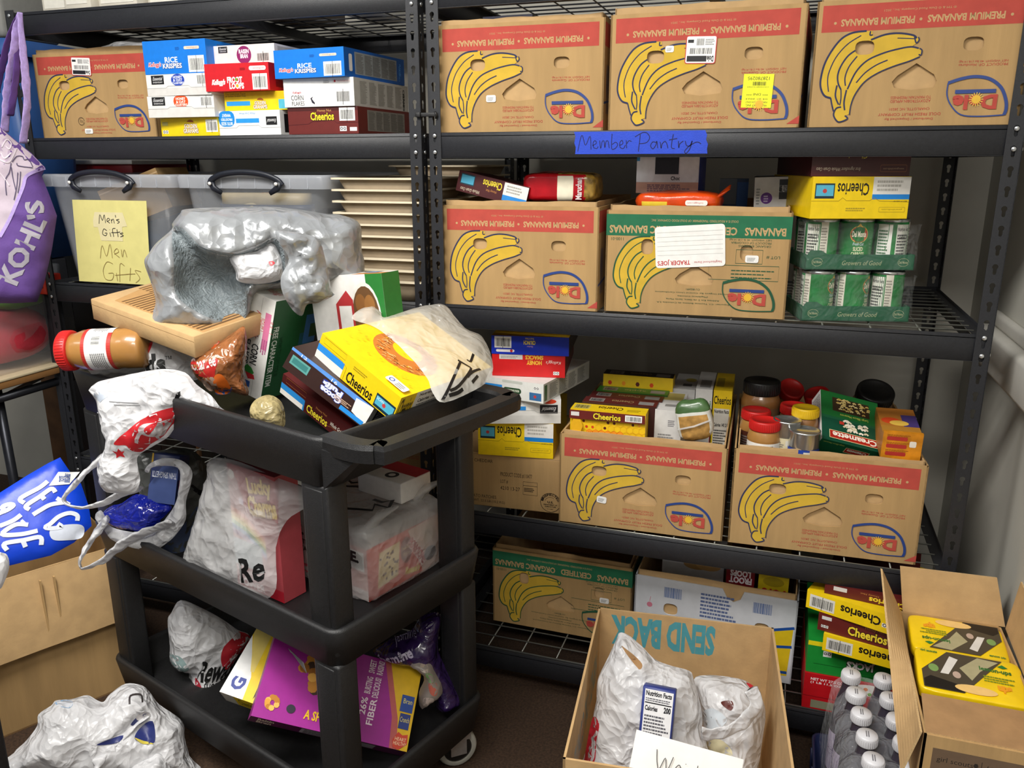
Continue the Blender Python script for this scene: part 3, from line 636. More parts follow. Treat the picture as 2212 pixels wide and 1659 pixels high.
def sblob(mb, size, m, ex=0.5, nu=40, nv=24, matfn=None, amp=0.0, fr=20, seed=0, wrinkle=0.0):
    """soft pack: rounded-box superellipsoid with creases; matfn(x,y,z) picks the colour, all in -1..1"""
    sx, sy, sz = [k / 2 for k in size]; vs = []
    sg = lambda v, e: math.copysign(abs(v) ** e, v)
    for i in range(nv + 1):
        ph = -math.pi / 2 + math.pi * i / nv
        for j in range(nu):
            th = 2 * math.pi * j / nu
            p = Vector((sg(math.cos(ph), ex) * sg(math.cos(th), ex), sg(math.cos(ph), ex) * sg(math.sin(th), ex), sg(math.sin(ph), ex)))
            q = Vector((p.x * sx, p.y * sy, p.z * sz))
            if amp:
                n = q.normalized(); k = noise.noise(q * fr + Vector((seed, seed, 0))); k2 = 1 - abs(noise.noise(q * fr * 2.3 + Vector((0, seed, 5)))) * 2
                q += n * (amp * k + wrinkle * max(0, k2 - .4))
            vs.append(q)
    groups = {}
    for i in range(nv):
        for j in range(nu):
            f = (i * nu + j, i * nu + (j + 1) % nu, (i + 1) * nu + (j + 1) % nu, (i + 1) * nu + j)
            c = sum((vs[k] for k in f), Vector()) / 4
            mm = matfn(c.x / sx, c.y / sy, c.z / sz) if matfn else m
            groups.setdefault(mm, []).append(f)
    base = len(mb.v); first = True
    for mm, fs in groups.items():
        if first: mb.add(vs, fs, mm, True); first = False
        else:
            i = mb.mi(mm); mb.f += [tuple(base + k for k in f) for f in fs]; mb.m += [i] * len(fs); mb.sm += [True] * len(fs)
mat('can_metal', 'c9cac8', 0.25, 0.9, 0.05, 80)
mat('can_green', '178a3e', 0.3, 0, 0.18, 16, dark='0f6a2c', coat=.4)
mat('pb_tan', 'a9793f', 0.3, 0, 0.08, 18, coat=0.5)
mat('pb_dark', '8a5f34', 0.3, 0, 0.08, 18, coat=0.5)
mat('lid_red', 'c41f1c', 0.4, 0, 0.05, 30)
mat('lid_black', '1a1919', 0.4, 0, 0.08, 30)
mat('lid_yellow', 'd8b012', 0.4, 0, 0.05, 30)
def can(label, x, y, z, face, group, r=.0365, h=.109):
    root = thing('food_can', label, 'can', T(x, y, z), group)
    mb = MB()
    mb.lathe([(0, .001), (r - .003, .001), (r, .003), (r, .006), (r - .0012, .008), (r - .0012, h - .008), (r, h - .006), (r, h - .002), (r - .003, h), (r - .004, h - .004), (0, h - .004)], 'can_metal', 36)
    mb.build('can_body', root)
    mb = MB(); F = CylFace(mb, (0, 0, .008), r - .0009, h - .016, math.radians(-90 - 180 + face), math.radians(-90 + 180 + face))
    F.rect(0, 0, 1, 1, 'can_green')
    F.rect(.02, .06, .16, .95, 'e6e4da'); F.para(.03, .1, .15, .75, 9, '3a3a38', 5); F.text('Nutrition Facts', .03, .8, .15, .88, '1a1a1a', bold=.02); F.text('Calories  30', .03, .62, .15, .69, '1a1a1a', bold=.02)
    F.rect(.17, .0, .24, 1.0, 'd9d4c4'); F.para(.175, .1, .235, .9, 12, '8a8478', 8)
    F.ell(.5, .72, .085, .2, 'e4c04a'); F.ell(.5, .72, .08, .18, 'b81e24'); F.text('Del Monte', .435, .66, .565, .79, 'fbf3dc', bold=.03); F.poly([(.47, .88), (.5, .98), (.53, .88), (.5, .91)], 'e4c04a')
    F.text('Fresh Cut', .45, .46, .55, .53, 'e8f0ff', shear=.2); F.text('SLICED', .455, .33, .545, .42, 'f4efc8', bold=.02); F.text('CARROTS', .44, .2, .56, .3, 'f4efc8', bold=.02)
    for i in range(7): F.ell(.4 + .034 * i, .06 + .03 * (i % 2), .02, .07, 'd8823a', 10)
    for i in range(6): F.line([(.7 + .04 * i, .05), (.74 + .04 * i, .5), (.72 + .045 * i, .95)], .002, '2c8a4a', 4)
    F.rect(.84, .06, .98, .95, 'f0efe8'); F.para(.85, .1, .97, .85, 10, '2a6a3a', 7)
    mb.build('paper_wrapper', root)
    return root
mat('tray_green', '11593a', 0.5, 0, 0.06, 40)
mat('shrink_film', 'f2f4f4', 0.1, 0, 0.02, 30, alpha=0.05, crumple=.6, cscale=30)
def film_band(mb, w, d, h, seed, sag=.012):
    """loose shrink film round a tray of cans: wavy wall with a torn edge"""
    per = [(0, 0), (w, 0), (w, d), (0, d)]; P = []
    for k in range(4):
        a, b = Vector(per[k]), Vector(per[(k + 1) % 4])
        n = Vector((b.y - a.y, a.x - b.x)).normalized()
        for i in range(18): P.append((a.lerp(b, i / 18), n))
    vs = []; rows = 9
    for r in range(rows + 1):
        t = r / rows
        for i, (p, n) in enumerate(P):
            q = p + n * (.004 + .006 * (noise.noise(Vector((p.x * 30, p.y * 30, t * 5 + seed))) + .3 * math.sin(t * 9)))
            zz = h * t if t < 1 else h * (1 + .18 * noise.noise(Vector((p.x * 12, p.y * 12, seed))))
            vs.append((q.x, q.y, zz))
    k = len(P)
    mb.add(vs, [(r * k + i, r * k + (i + 1) % k, (r + 1) * k + (i + 1) % k, (r + 1) * k + i) for r in range(rows) for i in range(k)], 'shrink_film', True)
def can_tray(label, M, w, d, h, hf):
    root = thing('can_tray', label, 'tray', M, 'green trays of canned vegetables')
    mb = MB(); t = .002
    mb.box((0, 0, 0), (w, d, t), 'tray_green')
    ht = .034
    mb.panel([(0, 0), (w, 0), (w, ht), (w * .2, ht), (w * .14, ht * 1.25), (w * .04, ht * 1.25), (0, ht * .8)], [], t, ((0, 0, 0), (1, 0, 0), (0, 0, 1)), 'tray_green')
    mb.panel([(0, 0), (w, 0), (w, ht), (0, ht)], [], t, ((w, d, 0), (-1, 0, 0), (0, 0, 1)), 'tray_green')
    for O, u in (((w, 0, 0), (0, 1, 0)), ((0, d, 0), (0, -1, 0))): mb.panel([(0, 0), (d, 0), (d, ht), (0, ht)], [], t, (O, u, (0, 0, 1)), 'tray_green')
    F = Face(mb, (0, 0, 0), (1, 0, 0), (0, 0, 1), w, ht)
    F.text('Growers of Good', .34, .3, .7, .6, 'a8b088', shear=.2)
    for x in (.11, .9):
        F.line([(x + .05 * math.cos(a * .5), .5 + .26 * math.sin(a * .5)) for a in range(13)], .0008, 'a8b088'); F.text('Del Monte', x - .04, .42, x + .04, .58, 'a8b088', bold=.02)
    mb.build('tray', root)
    mb = MB(); film_band(mb, w, d, hf, 3.3 if hf < .12 else 7.1); mb.build('shrink_film', root)
    return root
for tier, (tx, ty, tz, rz, hf) in enumerate(((.862, .0657, 1.0885, .245, .111), (.8605, .067, 1.2035, .262, .108))):
    w, d = .236, .155; M = T(tx, ty, tz, rz)
    can_tray(('lower' if tier == 0 else 'upper') + ' green cardboard tray of vegetable cans in torn shrink film', M, w, d, .034, hf)
    nm = ('leftmost', 'middle', 'right hand')
    for r in range(2):
        for c in range(3):
            p = M @ Vector((.0395 + .0765 * c + .002, .0405 + .0755 * r, .0025))
            if tier == 0: face = (52, 52, 95)[c]
            else: face = (100, -8, 170)[c]
            where = 'front row of the ' + ('lower' if tier == 0 else 'upper') + ' green tray'
            if r: where = 'back row of the ' + ('lower' if tier == 0 else 'upper') + ' green tray'
            can('%s green vegetable can in the %s' % (nm[c], where), p.x, p.y, p.z, math.degrees(rz) + face, 'vegetable cans in the green trays')
cheer_top = [('r', 0, 0, 1, 1, 'f4d010'), ('t', 'Cheerios', .26, .56, .58, .84, '1a1612', {'rot': 180, 'bold': .02}), ('r', .62, .56, 1.0, .99, 'ece9e2'), ('r', .62, .46, 1.0, .58, '1c86d8'), ('p', .66, .66, .96, .95, 3, 'b8b4ac', {'seed': 2}), ('r', .03, .48, .23, .84, '16303c'), ('r', .04, .54, .22, .8, '58b4d0'), ('c', .13, .66, .022, 'c04040'), ('l', [(0, .42), (.28, .42), (.32, .5), (.36, .43), (.6, .43), (.64, .5), (.7, .42), (1, .4)], .001, 'a08408'), ('p', .36, .18, .6, .28, 2, 'b09820'), ('o', .7, .15, .97, .28, 'c8a818', .2), ('o', .705, .165, .965, .265, 'f4d010', .2), ('t', 'generalmills.com', .73, .2, .94, .24, '6a5a10', {'rot': 180}), ('t', 'BEST IF USED BY', .84, .4, .98, .43, '3a3010', {'rot': 180})]
brown_top = [('r', 0, .8, 1, 1, '3c1114'), ('t', 'first ingredient Whole Grain Oats', .05, .18, .5, .34, 'd8c8b0', {'rot': 180, 'shear': .2}), ('o', .7, .14, .97, .4, '7a4428', .2), ('o', .705, .17, .965, .37, '4a181a', .2), ('t', 'www.generalmills.com', .73, .22, .94, .3, 'b09070', {'rot': 180}), ('r', .03, .7, .23, .98, '2a5a70'), ('t', 'Cheerios', .3, .6, .56, .85, 'e0c840', {'rot': 180})]
carton('cereal_box', 'upside down yellow oat cereal box on top of the vegetable cans', MX((.8605, .035, 1.3172), (0, 0, .3)), .207, .29, .088, 'f4d010', {'front': (0, cheer_top)})
carton('cereal_box', 'brown cereal box tucked under the beam on the yellow box', MX((.855, .04, 1.4058), (0, 0, .27)), .205, .28, .06, '4a181a', {'front': (0, brown_top)})
# ------------------------------------------------------------------ in the red noodle box
hn_top = [('t', 'Cheerios', .36, .5, .63, .85, 'f0d838', {'rot': 180, 'bold': .02}), ('t', 'Honey Nut', .42, .3, .57, .46, 'c88848', {'rot': 180}), ('r', .66, .34, 1.0, .96, 'eceae4'), ('r', .66, .1, 1.0, .36, '2a8cdc'), ('p', .7, .5, .96, .9, 3, 'a8a49c'), ('r', .04, .38, .24, .9, '1c3c4a'), ('r', .05, .44, .23, .84, '4ca4c4'), ('t', 'Whole Grain Oats', .06, .08, .34, .24, 'd8c8b0', {'rot': 180, 'shear': .2})]
carton('cereal_box', 'brown honey oat cereal box tilting out of the noodle box', MX((.026, .06, 1.369), (-.06, .2231, .0088)), .1846, .24, .05, '4a191b', {'front': (0, hn_top)})
mat('noodle_red', 'b3141e', 0.22, 0, 0.15, 20, 0.2, 120, coat=0.6)
mat('noodle_gold', '9a7a34', 0.3, 0, 0.45, 70, 0.2, 120, coat=0.4)
mb = MB()
sblob(mb, (.185, .12, .07), 'noodle_red', .38, 60, 30, lambda x, y, z: 'noodle_gold' if x > .72 else ('ink_f0e8d0' if .12 < x < .42 and z < .75 and y < 0 else ('noodle_gold' if z > .86 and x > .1 else 'noodle_red')), .0035, 25, 3, .002)
ink('f0e8d0')
F = Face(mb, (.062, -.061, -.03), (0, 0, 1), (-1, 0, 0), .055, .02); F.text('Maruchan', .05, .1, .95, .8, 'e8d8d8', bold=.03)
A = PY(1216, 416, .13)
tag(mb.build('noodle_pack', None, T(A.x, .13, 1.347 + .03, .03)), 'red glossy noodle multipack lying in the banana box', 'noodle pack')
# ------------------------------------------------------------------ in the green banded box
mb = MB(); w, d, h = .148, .2, .085
for f in ((0, 1, 5, 4), (1, 2, 6, 5), (2, 3, 7, 6), (3, 0, 4, 7), (3, 2, 1, 0)):
    vs = [(0, 0, 0), (w, 0, 0), (w, d, 0), (0, d, 0), (0, 0, h), (w, 0, h), (w, d, h), (0, d, h)]
    mb.add([vs[i] for i in f], [(0, 1, 2, 3)], {(1, 2, 6, 5): '2238b8', (3, 2, 1, 0): 'dcb4a0'}.get(f, 'dfe0e4'))
F = Face(mb, (0, 0, 0), (1, 0, 0), (0, 0, 1), w, h); F.rect(0, 0, 1, .3, 'cfa08c'); F.para(.18, .05, .9, .26, 4, '6a4a60', 4); F.rect(.3, .52, .68, 1, '24222a'); F.text('Choco', .56, .36, .74, .46, '1a1a1e', bold=.03)
for x0, x1 in ((0, .29), (.7, .985)): F.poly([(x0, .34), (x0 + .02, .31), (x1 - .04, .31), (x1, .42), (x1, 1), (x0, 1)], 'eceef2')
F.rect(.0, .88, .05, 1, '3c9ad8')
A = PY(1372, 413, .15); o = mb.build('cereal_box', None, T(A.x, .16, 1.363, .02)); tag(o, 'opened white and blue cereal box above the orange bag', 'cereal box')
mat('bag_orange', 'd9480f', 0.3, 0, 0.12, 22, 0.3, 160, coat=0.4)
mb = MB(); sblob(mb, (.2, .1, .045), 'bag_orange', .55, 50, 20, lambda x, y, z: 'ink_e8c83c' if (y < 0 and -.8 < x < -.1 and z < .1) else 'bag_orange', .007, 22, 6, .004); ink('e8c83c')
for s in range(6): mb.tube([(.09, -.02 + .01 * s, .01), (.115, -.02 + .012 * s, .028 + .004 * (s % 3))], [.012, .004], 'bag_orange', 6, .4)
F = Face(mb, (.02, -.052, -.008), (1, 0, 0), (0, 0, 1), .05, .012); F.rrect(0, 0, 1, 1, 'f4efe8', .4); F.text('kelloggs.com', .1, .3, .8, .7, 'c03030', rot=180)
A = PY(1466, 425, .12); tag(mb.build('snack_bag', None, T(A.x, .125, 1.347, .03)), 'crinkled orange snack bag in the green banded box', 'snack bag')
carton('cereal_box', 'dark blue and grey carton standing behind the orange bag', MX((.645, .3, 1.11), (0, 0, .05)), .07, .05, .285, '1c3c66', {'front': (0, [('r', 0, .78, .6, 1, '6a7078'), ('r', .62, .1, 1, .97, '1a5ca8')])})
carton('cereal_box', 'white wheat cereal box with purple dot, leaning in the green banded box', MX((.742, .2, 1.115), (0, -.03, .05)), .078, .2, .285, 'e9e7e4', {'front': (0, [('r', .72, .82, .98, .98, '1a1a1c'), ('t', 'Essential', .75, .86, .95, .95, 'f2f2f2', {'rot': 90}), ('c', .36, .83, .17, '6a2a94'), ('p', .28, .8, .44, .86, 3, 'd8c8e8'), ('e', .5, .64, .5, .12, '5a2a14'), ('t', 'WHEAT', .3, .66, .6, .7, 'f4e8d8', {'rot': -90}), ('p', .06, .78, .18, .92, 6, '9a9a98')]), 'top': (0, [('r', 0, 0, 1, .6, '3c1c18'), ('r', .05, .6, 1, 1, '2474b4')])})
# ------------------------------------------------------------------ fourth level: stack on the plain carton
mb = MB(); w, d, h = .2995, .4, .153
mb.rbox((0, 0, 0), (w, d, h - .003), 'kraft', .003, 2)
mb.panel([(0, 0), (w, 0), (w, .18), (w * .62, .185), (w * .5, .17), (w * .3, .184), (0, .18)], [], .003, ((0, .001, h), (1, 0, 0), (0, 1, 0)), 'kraft_light')
F = Face(mb, (0, 0, 0), (1, 0, 0), (0, 0, 1), w, h)
ik = '2c241c'
F.text('WHITE CHEDDAR', .05, .83, .35, .89, ik); F.text('PRODUCT CODE #110477', .42, .6, .71, .68, ik); F.text('LOT #', .42, .47, .49, .54, ik); F.text('4210 13-27', .42, .35, .6, .42, ik)
F.line([(.63, .3), (.76, .3), (.76, .54), (.63, .54)], .001, ik, closed=True); F.line([(.63, .47), (.76, .47)], .001, ik); F.para(.64, .36, .75, .44, 3, ik)
F.text('POTATO PATCHES', .1, .16, .38, .22, ik); F.text('NET WT. 22.5 LB (10.2 KG)', .1, .07, .46, .13, ik)
F.line([(.88 + .09 * math.cos(a * .314), .2 + .176 * math.sin(a * .314)) for a in range(21)], .0014, ik)
F.line([(.88 + .052 * math.cos(a * .314), .2 + .1 * math.sin(a * .314)) for a in range(3, 10)], .0008, ik)
for i, ch in enumerate('INSPECTED'):
    a = math.radians(160 - 17.5 * i); F.text(ch, .88 + .075 * math.cos(a) - .009, .2 + .147 * math.sin(a) - .018, .88 + .075 * math.cos(a) + .009, .2 + .147 * math.sin(a) + .018, ik, rot=math.degrees(a) - 90, bold=.04)
F.text('U.S.', .855, .19, .905, .225, ik, bold=.04); F.text('DEPARTMENT OF', .82, .15, .94, .17, ik, bold=.03); F.text('AGRICULTURE', .83, .115, .93, .135, ik, bold=.03); F.text('P-11082', .855, .07, .905, .09, ik)
o = mb.build('food_carton', None, MX((.0165, .046, .533), (0, 0, .06))); tag(o, 'plain brown food carton with round inspection stamp', 'carton')
z = .533 + .1545
carton('cereal_box', 'upside down yellow oat cereal box on the plain brown carton', MX((.087, .0348, z), (0, 0, .1375)), .2, .29, .0965, 'f4d010', {'front': (0, cheer_top)}); z += .0973
ess = [('r', 0, 0, 1, .34, 'd9d8d4')] + [('r', .73, .42, .96, .78, '1a1a1c'), ('t', 'Essential', .76, .52, .93, .68, 'f2f2f2', {'rot': 180, 'shear': .3}), ('r', 0, .54, .55, .72, '2a8cdc'), ('e', .85, .92, .09, .1, 'd8401c'), ('e', .05, .28, .12, .2, 'ecd428'), ('p', .2, .8, .6, .92, 2, 'b0b0ae')] + flapline(.46)
carton('cereal_box', 'white cereal box with black badge, second up on the plain carton', MX((.1135, .004, z), (0, 0, .33)), .2, .29, .064, 'e6e5e1', {'front': (0, ess), 'right': side_panel('b8b6b0', seed=4)}); z += .0648
carton('cereal_box', 'white organic cereal box askew in the middle of the stack', MX((.0763, .0499, z), (0, 0, -.1755)), .1981, .2863, .0505, 'e4e5e0', {'front': (0, [('o', .42, .32, .68, .6, '24482a', .45), ('t', 'CASCADIAN FARM', .45, .4, .65, .52, 'e8ecd8', {'bold': .02}), ('r', .0, .4, .4, .68, '2a8cdc'), ('r', .8, .1, .97, .5, '3c6ea0'), ('c', .88, .3, .02, 'c04040'), ('o', .4, .84, .7, .97, 'c4c8c0', .4)] + RECY(.86, .66, .05)), 'right': (0, [('p', .12 + .2 * i, .1, .3 + .2 * i, .9, 14, '6a6c68', {'seed': i}) for i in range(4)] + [('r', .02, .1, .07, .9, '4a6a4a')])}, sides={'right': 'c8c8c2'}); z += .0513  # white of the right side greyed to paint in shade
carton('cereal_box', 'red puffed wheat cereal box under the blue box', MX((.1196, .058, z), (0, 0, .1737)), .1894, .28, .0575, 'c61a1c', {'front': (0, [('t', 'HONEY', .48, .56, .68, .74, 'e8b83c', {'rot': 180, 'bold': .04}), ('t', 'SMACKS', .46, .8, .7, .98, 'e8b83c', {'rot': 180, 'bold': .04}), ('t', "Kellogg's", .74, .6, .94, .78, 'f0d8d0', {'rot': 180, 'shear': .25}), ('r', .1, .78, .42, 1.0, 'c8c6c2'), ('p', .12, .82, .4, .95, 2, '8a8a88')] + RECY(.84, .12, .05)), 'right': side_panel('7a2018', seed=3)}, sides={'right': '6a1414'}); z += .0583  # right side a deep red, its shade painted in
carton('cereal_box', 'blue corn crunch cereal box topping the stack under the beam', MX((.1186, .0567, z), (0, 0, .1567)), .2, .28, .0485, '1230b4', {'front': (0, [('b', .04, .34, .26, .96, {'pen': True, 'seed': 22}), ('t', 'CRUNCH', .42, .56, .57, .76, 'e8d040', {'rot': 180, 'bold': .04}), ('t', 'berries', .44, .8, .55, .92, 'e8d040', {'rot': 180}), ('o', .06, .12, .3, .26, 'f0eeee', .45), ('c', .26, .19, .018, 'c83030'), ('t', 'Quaker', .46, .4, .54, .5, 'd8a8b8', {'rot': 180})])}, sides={'right': '2a1c18', 'top': 'c8a020'})
# ------------------------------------------------------------------ standing cereal in its banana box
GB = 'cereal boxes standing in a banana box'
def hexes(F, seed=1):
    r = random.Random(seed); s = .052; n = 0
    for j in range(12):
        for i in range(11):
            x = .1 + i * .082 + (.041 if j % 2 else 0); y = .9 - j * .048
            big = j >= 2 and abs(i - 4.5) < 5.2 - (.9 if j < 4 else 0) - (1.6 if j == 2 else 0)
            P = [(x + .046 * math.cos(math.radians(60 * k + 30)), y + .046 * F.w / F.h * math.sin(math.radians(60 * k + 30))) for k in range(6)]
            if big and x < .8:
                F.poly(P, 'e06a10'); F.poly([(x + .04 * math.cos(math.radians(60 * k + 30)), y + .04 * F.w / F.h * math.sin(math.radians(60 * k + 30))) for k in range(6)], 'f29a28')
                F.text(str(11 + (i * 7 + j * 13) % 40), x - .016, y - .006, x + .016, y + .006, 'a04a08')
            elif r.random() < .3: F.poly([(x + .02 * math.cos(1.05 * k), y + .02 * F.w / F.h * math.sin(1.05 * k)) for k in range(6)], r.choice(('d84a18', 'f0a030', 'c83818', '5a1c18')))
            else: F.line(P, .0009, 'e8b41c', closed=True)
mb = MB(); w, d, h = .19, .052, .297
mb.box((0, 0, 0), (w, d, h), 'f0c41c')
F = Face(mb, (0, 0, 0), (1, 0, 0), (0, 0, 1), w, h); hexes(F); F.rect(0, .925, 1, 1, '6a2420'); F.poly([(.02, .86), (.05, .92), (.15, .92), (.18, .86), (.15, .8), (.05, .8)], 'e8b020'); F.poly([(.05, .8), (.15, .8), (.16, .77), (.1, .74), (.04, .77)], 'c83a28')
F.text('Cheerios', .32, .935, .68, .985, 'f0d838', bold=.03, outline='301010'); F.bars(.74, .935, .96, .99, seed=31); F.rect(.02, .95, .13, .985, 'e0dcd8')
F2 = Face(mb, (0, 0, h), (1, 0, 0), (0, 1, 0), w, d); F2.rect(0, .0, 1, 1, 'f0cc18'); F2.text('Cheerios', .35, .3, .68, .75, '3a1c10', rot=180, bold=.02); F2.bars(.03, .15, .24, .85, 'c8b860', seed=8); F2.para(.74, .2, .95, .6, 2, 'a88c10')
tag(mb.build('cereal_box', None, MX((.334, .045, .5385), (0, 0, .027))), 'honeycomb maze backed cereal box at the front of the banana box', 'cereal box', GB)
rows = [(.1, .302, '3a1a18', '5a201e', 'dark brown topped cereal box right behind the honeycomb one', 'Cheerios'), (.157, .301, '3f1b1a', '5a201e', 'second dark brown topped cereal box back from the honeycomb one', 'Cheerios'),
        (.214, .302, '2a5a20', '3a7a2a', 'green topped cereal box deep in the banana box', 'apple'), (.27, .335, 'e0bc1c', '241a14', 'tall yellow cereal box with a dark top deep in the banana box', 'Cheerios')]
for y, h, fc, tc, lb, t in rows:
    it = {'top': (0, [('r', 0, 0, 1, 1, tc), ('t', t, .38, .35, .68, .7, 'b09868', {'rot': 180}), ('b', .08, .2, .28, .8, {'bg': '8a8480', 'seed': 3}), ('r', .75, .2, .95, .75, '8a8684')])}
    if h > .31: it['front'] = (0, [('y', [(.1 + .2 * k + .03 * math.cos(1.05 * q), .93 + .02 * math.sin(1.05 * q)) for q in range(6)], ('c83818', 'e89020', '5a1c18', 'd84a18')[k]) for k in range(4)])
    carton('cereal_box', lb, MX((.345 + (y - .04) * .1, y, .5385), (0, 0, .027)), .19, .05, h, fc, it, group=GB)
A = PY(1399, 869, .13)
carton('cereal_box', 'white cereal box with small print side, beside the honeycomb box', MX((.539, .1, .5385), (0, 0, .03)), .066, .17, .298, 'd9d7d4', {'front': (0, [('p', .14, .42, .82, .8, 16, '8a8886', {'seed': 6}), ('p', .5, .86, .8, .92, 4, '77757a')]), 'top': (0, [('r', .1, .55, .9, .95, 'b8a860'), ('r', .3, .2, .8, .32, '8a8886')])}, group=GB)
carton('cereal_box', 'grey white cereal box behind the small print one', MX((.556, .285, .5385), (0, 0, .03)), .06, .17, .305, 'c2c1bf', {'top': (0, [('e', .7, .6, .25, .12, 'b0a040'), ('r', .4, .2, .8, .35, '4a4a50')])}, group=GB)
carton('cereal_box', 'white and green lettered cereal box near the back corner', MX((.619, .275, .5385), (0, 0, .03)), .044, .19, .313, 'dcdbd8', {'front': (0, [('t', 'Kashi', .06, .84, .92, .9, '1c7a50', {'bold': .02}), ('t', 'GO', .34, .77, .72, .82, '8aa098'), ('r', .96, .1, 1, .8, 'c04038')]), 'top': (0, [('r', .2, .1, .85, .5, '8e8d8b')])}, group=GB)
carton('cereal_box', 'narrow yellow cereal box with nutrition side at the back corner', MX((.666, .275, .5385), (0, 0, .03)), .048, .19, .313, 'ecc81c', {'front': (0, [('t', 'Cheerios', .05, .88, .95, .95, '1a1612', {'bold': .02}), ('r', .08, .3, .9, .84, 'e6e2d8'), ('t', 'Nutrition Facts', .1, .8, .88, .83, '1a1a1a', {'bold': .03}), ('t', 'Calories 140 210', .1, .68, .88, .71, '1a1a1a', {'bold': .03}), ('p', .12, .34, .86, .66, 14, '4a4a48')]), 'top': (0, [('r', .1, .2, .5, .7, 'a89020')])}, group=GB)
mat('pouch_green', '4a6a3e', 0.35, 0, 0.25, 18, coat=0.4)
mat('noodles_tan', 'b58a4a', 0.5, 0, 0.25, 60, 0.5, 90)
mb = MB(); sblob(mb, (.085, .05, .1), 'pouch_green', .6, 40, 24, lambda x, y, z: 'noodles_tan' if (y < 0 and abs(x) < .8 and z < .3) else ('ink_dcdcd4' if y < 0 and z < .5 else ('pouch_green' if (z > .3 or x > .5) else 'ink_d8d8d0')), .004, 30, 2, .003); ink('dcdcd4'); ink('d8d8d0')
mb.tube([(-.04, -.027, -.015), (0, -.03, -.01), (.04, -.027, .0)], .0025, 'frost_film', 6)
A = PY(1500, 905, .07); tag(mb.build('pasta_pouch', None, T(A.x, .07, A.z, .03) @ Matrix.Rotation(-.2, 4, 'Y')), 'green pouch with clear window of golden noodles', 'pouch', None)
# ------------------------------------------------------------------ jars and pasta in the next banana box
def jar(label, px, py, Y, r, h, lid, body='pb_tan', tilt=(0, 0, 0), lab='f0ede6', cat='jar', z=None, lh=.024, blue=False, group='peanut butter jars in the banana box'):
    P = PY(px, py, Y)
    M = Matrix.Translation(P) @ Matrix.Rotation(tilt[2], 4, 'Z') @ Matrix.Rotation(tilt[1], 4, 'Y') @ Matrix.Rotation(tilt[0], 4, 'X') @ Matrix.Translation((0, 0, -h))
    root = thing('peanut_butter_jar' if not blue else 'food_can', label, cat, M, group)
    mb = MB()
    if blue:
        mb.lathe([(0, 0), (r, 0), (r, .003), (r - .001, .006), (r - .001, h - .006), (r, h - .004), (r, h), (r - .004, h), (r - .005, h - .004), (0, h - .004)], 'can_metal', 32)
    else:
        mb.lathe([(0, 0), (r * .9, 0), (r, .008), (r, h * .3), (r * .975, h * .36), (r * .975, h * .55), (r, h * .62), (r, h - lh - .02), (r * .9, h - lh - .004), (r * .84, h - lh), (r * .84, h - .004), (0, h - .004)], body, 36)
    mb.build('jar_body' if not blue else 'can_body', root)
    mb = MB(); F = CylFace(mb, (0, 0, h * .1), r + .0004, h * .5, math.radians(-90 - 75), math.radians(-90 + 75))
    F.rect(0, 0, 1, 1, lab); F.bars(.66, .1, .95, .6, 'f4f4f0', seed=int(px)); F.para(.05, .15, .5, .85, 7, '77706a', 4); F.rect(.5, .62, .74, .9, '1a1a1c' if not blue else 'd8d4c8')
    mb.build('paper_wrapper', root)
    if lid:
        mb = MB(); R = r * .93; P = []
        mb.lathe([(R * .97, h - lh), (R, h - lh + .002), (R, h - .003), (R * .96, h), (R * .8, h), (R * .78, h - .0012), (0, h - .0012)], lid, 44)
        for i in range(44):
            a = 2 * math.pi * i / 44; mb.box((-.0006, -.0006, 0), (.0006, .0006, lh - .007), lid); 
            for k in range(8): 
                q = mb.v[-8 + k]; mb.v[-8 + k] = (q[0] + R * math.cos(a), q[1] + R * math.sin(a), q[2] + h - lh + .003)
        mb.build('screw_lid', root)
    return root
jar('peanut butter jar with red lid at the front corner of the box', 1653, 906, .1, .039, .125, 'lid_red')
jar('peanut butter jar with red lid second from the front corner', 1634, 884, .185, .038, .125, 'lid_red', lab='4a2418')
jar('big peanut butter jar with a black lid at the back corner', 1647, 821, .3, .05, .165, 'lid_black', 'pb_dark', lab='7a5c40', lh=.034)
jar('peanut butter jar with red lid behind the yellow capped one', 1716, 873, .25, .036, .12, 'lid_red', 'pb_dark', lab='3a2018')
jar('jar with a yellow cap beside the pasta carton', 1741, 879, .165, .034, .12, 'lid_yellow', 'pb_dark', lab='54402c')
jar('leaning jar with a tipped red lid at the back of the box', 1712, 838, .37, .036, .13, 'lid_red', 'pb_dark', (.6, .35, 0), '4a2c20')
jar('half hidden jar with red lid behind the pasta carton', 1763, 848, .37, .035, .12, 'lid_red', 'pb_dark', (.3, -.3, 0), '4a2c20')
jar('tilted big peanut butter jar with a black lid near the right end', 1893, 843, .36, .05, .17, 'lid_black', 'pb_dark', (.45, .12, 0), 'a08058', lh=.03)
jar('blue labelled can under the yellow capped jar', 1739, 928, .085, .036, .1, None, lab='1c3f9c', blue=True, cat='can', group=None)
jar('pale labelled can between the red lidded jar and the blue can', 1701, 905, .12, .033, .1, None, lab='d8cca8', blue=True, cat='can', group=None)
M, dd = quad_pose((1776, 946.5), .8, (1904, 979), .145, 1, (1773, 848), 0)
mb = MB(); w, d, h = .145, .15, .05
mb.M = Matrix.Translation((0, 0, -h)); mb.box((0, 0, 0), (w, d, h), '1c6a2e'); mb.M = None
F = Face(mb, (0, 0, 0), (1, 0, 0), (0, 1, 0), w, d)
F.rect(0, .42, 1, .5, '1a5c3a'); F.rect(0, 0, 1, .45, '0f4a34'); F.rect(.2, .62, .84, .9, '3a2a18')
r = random.Random(4)
for i in range(46):
    x, y = .24 + .56 * r.random(), .65 + .22 * r.random(); F.line([(x, y), (x + .03, y + .02), (x + .05, y)], .0035, r.choice(('d8c078', 'c8a858', 'e4d090')), 3)
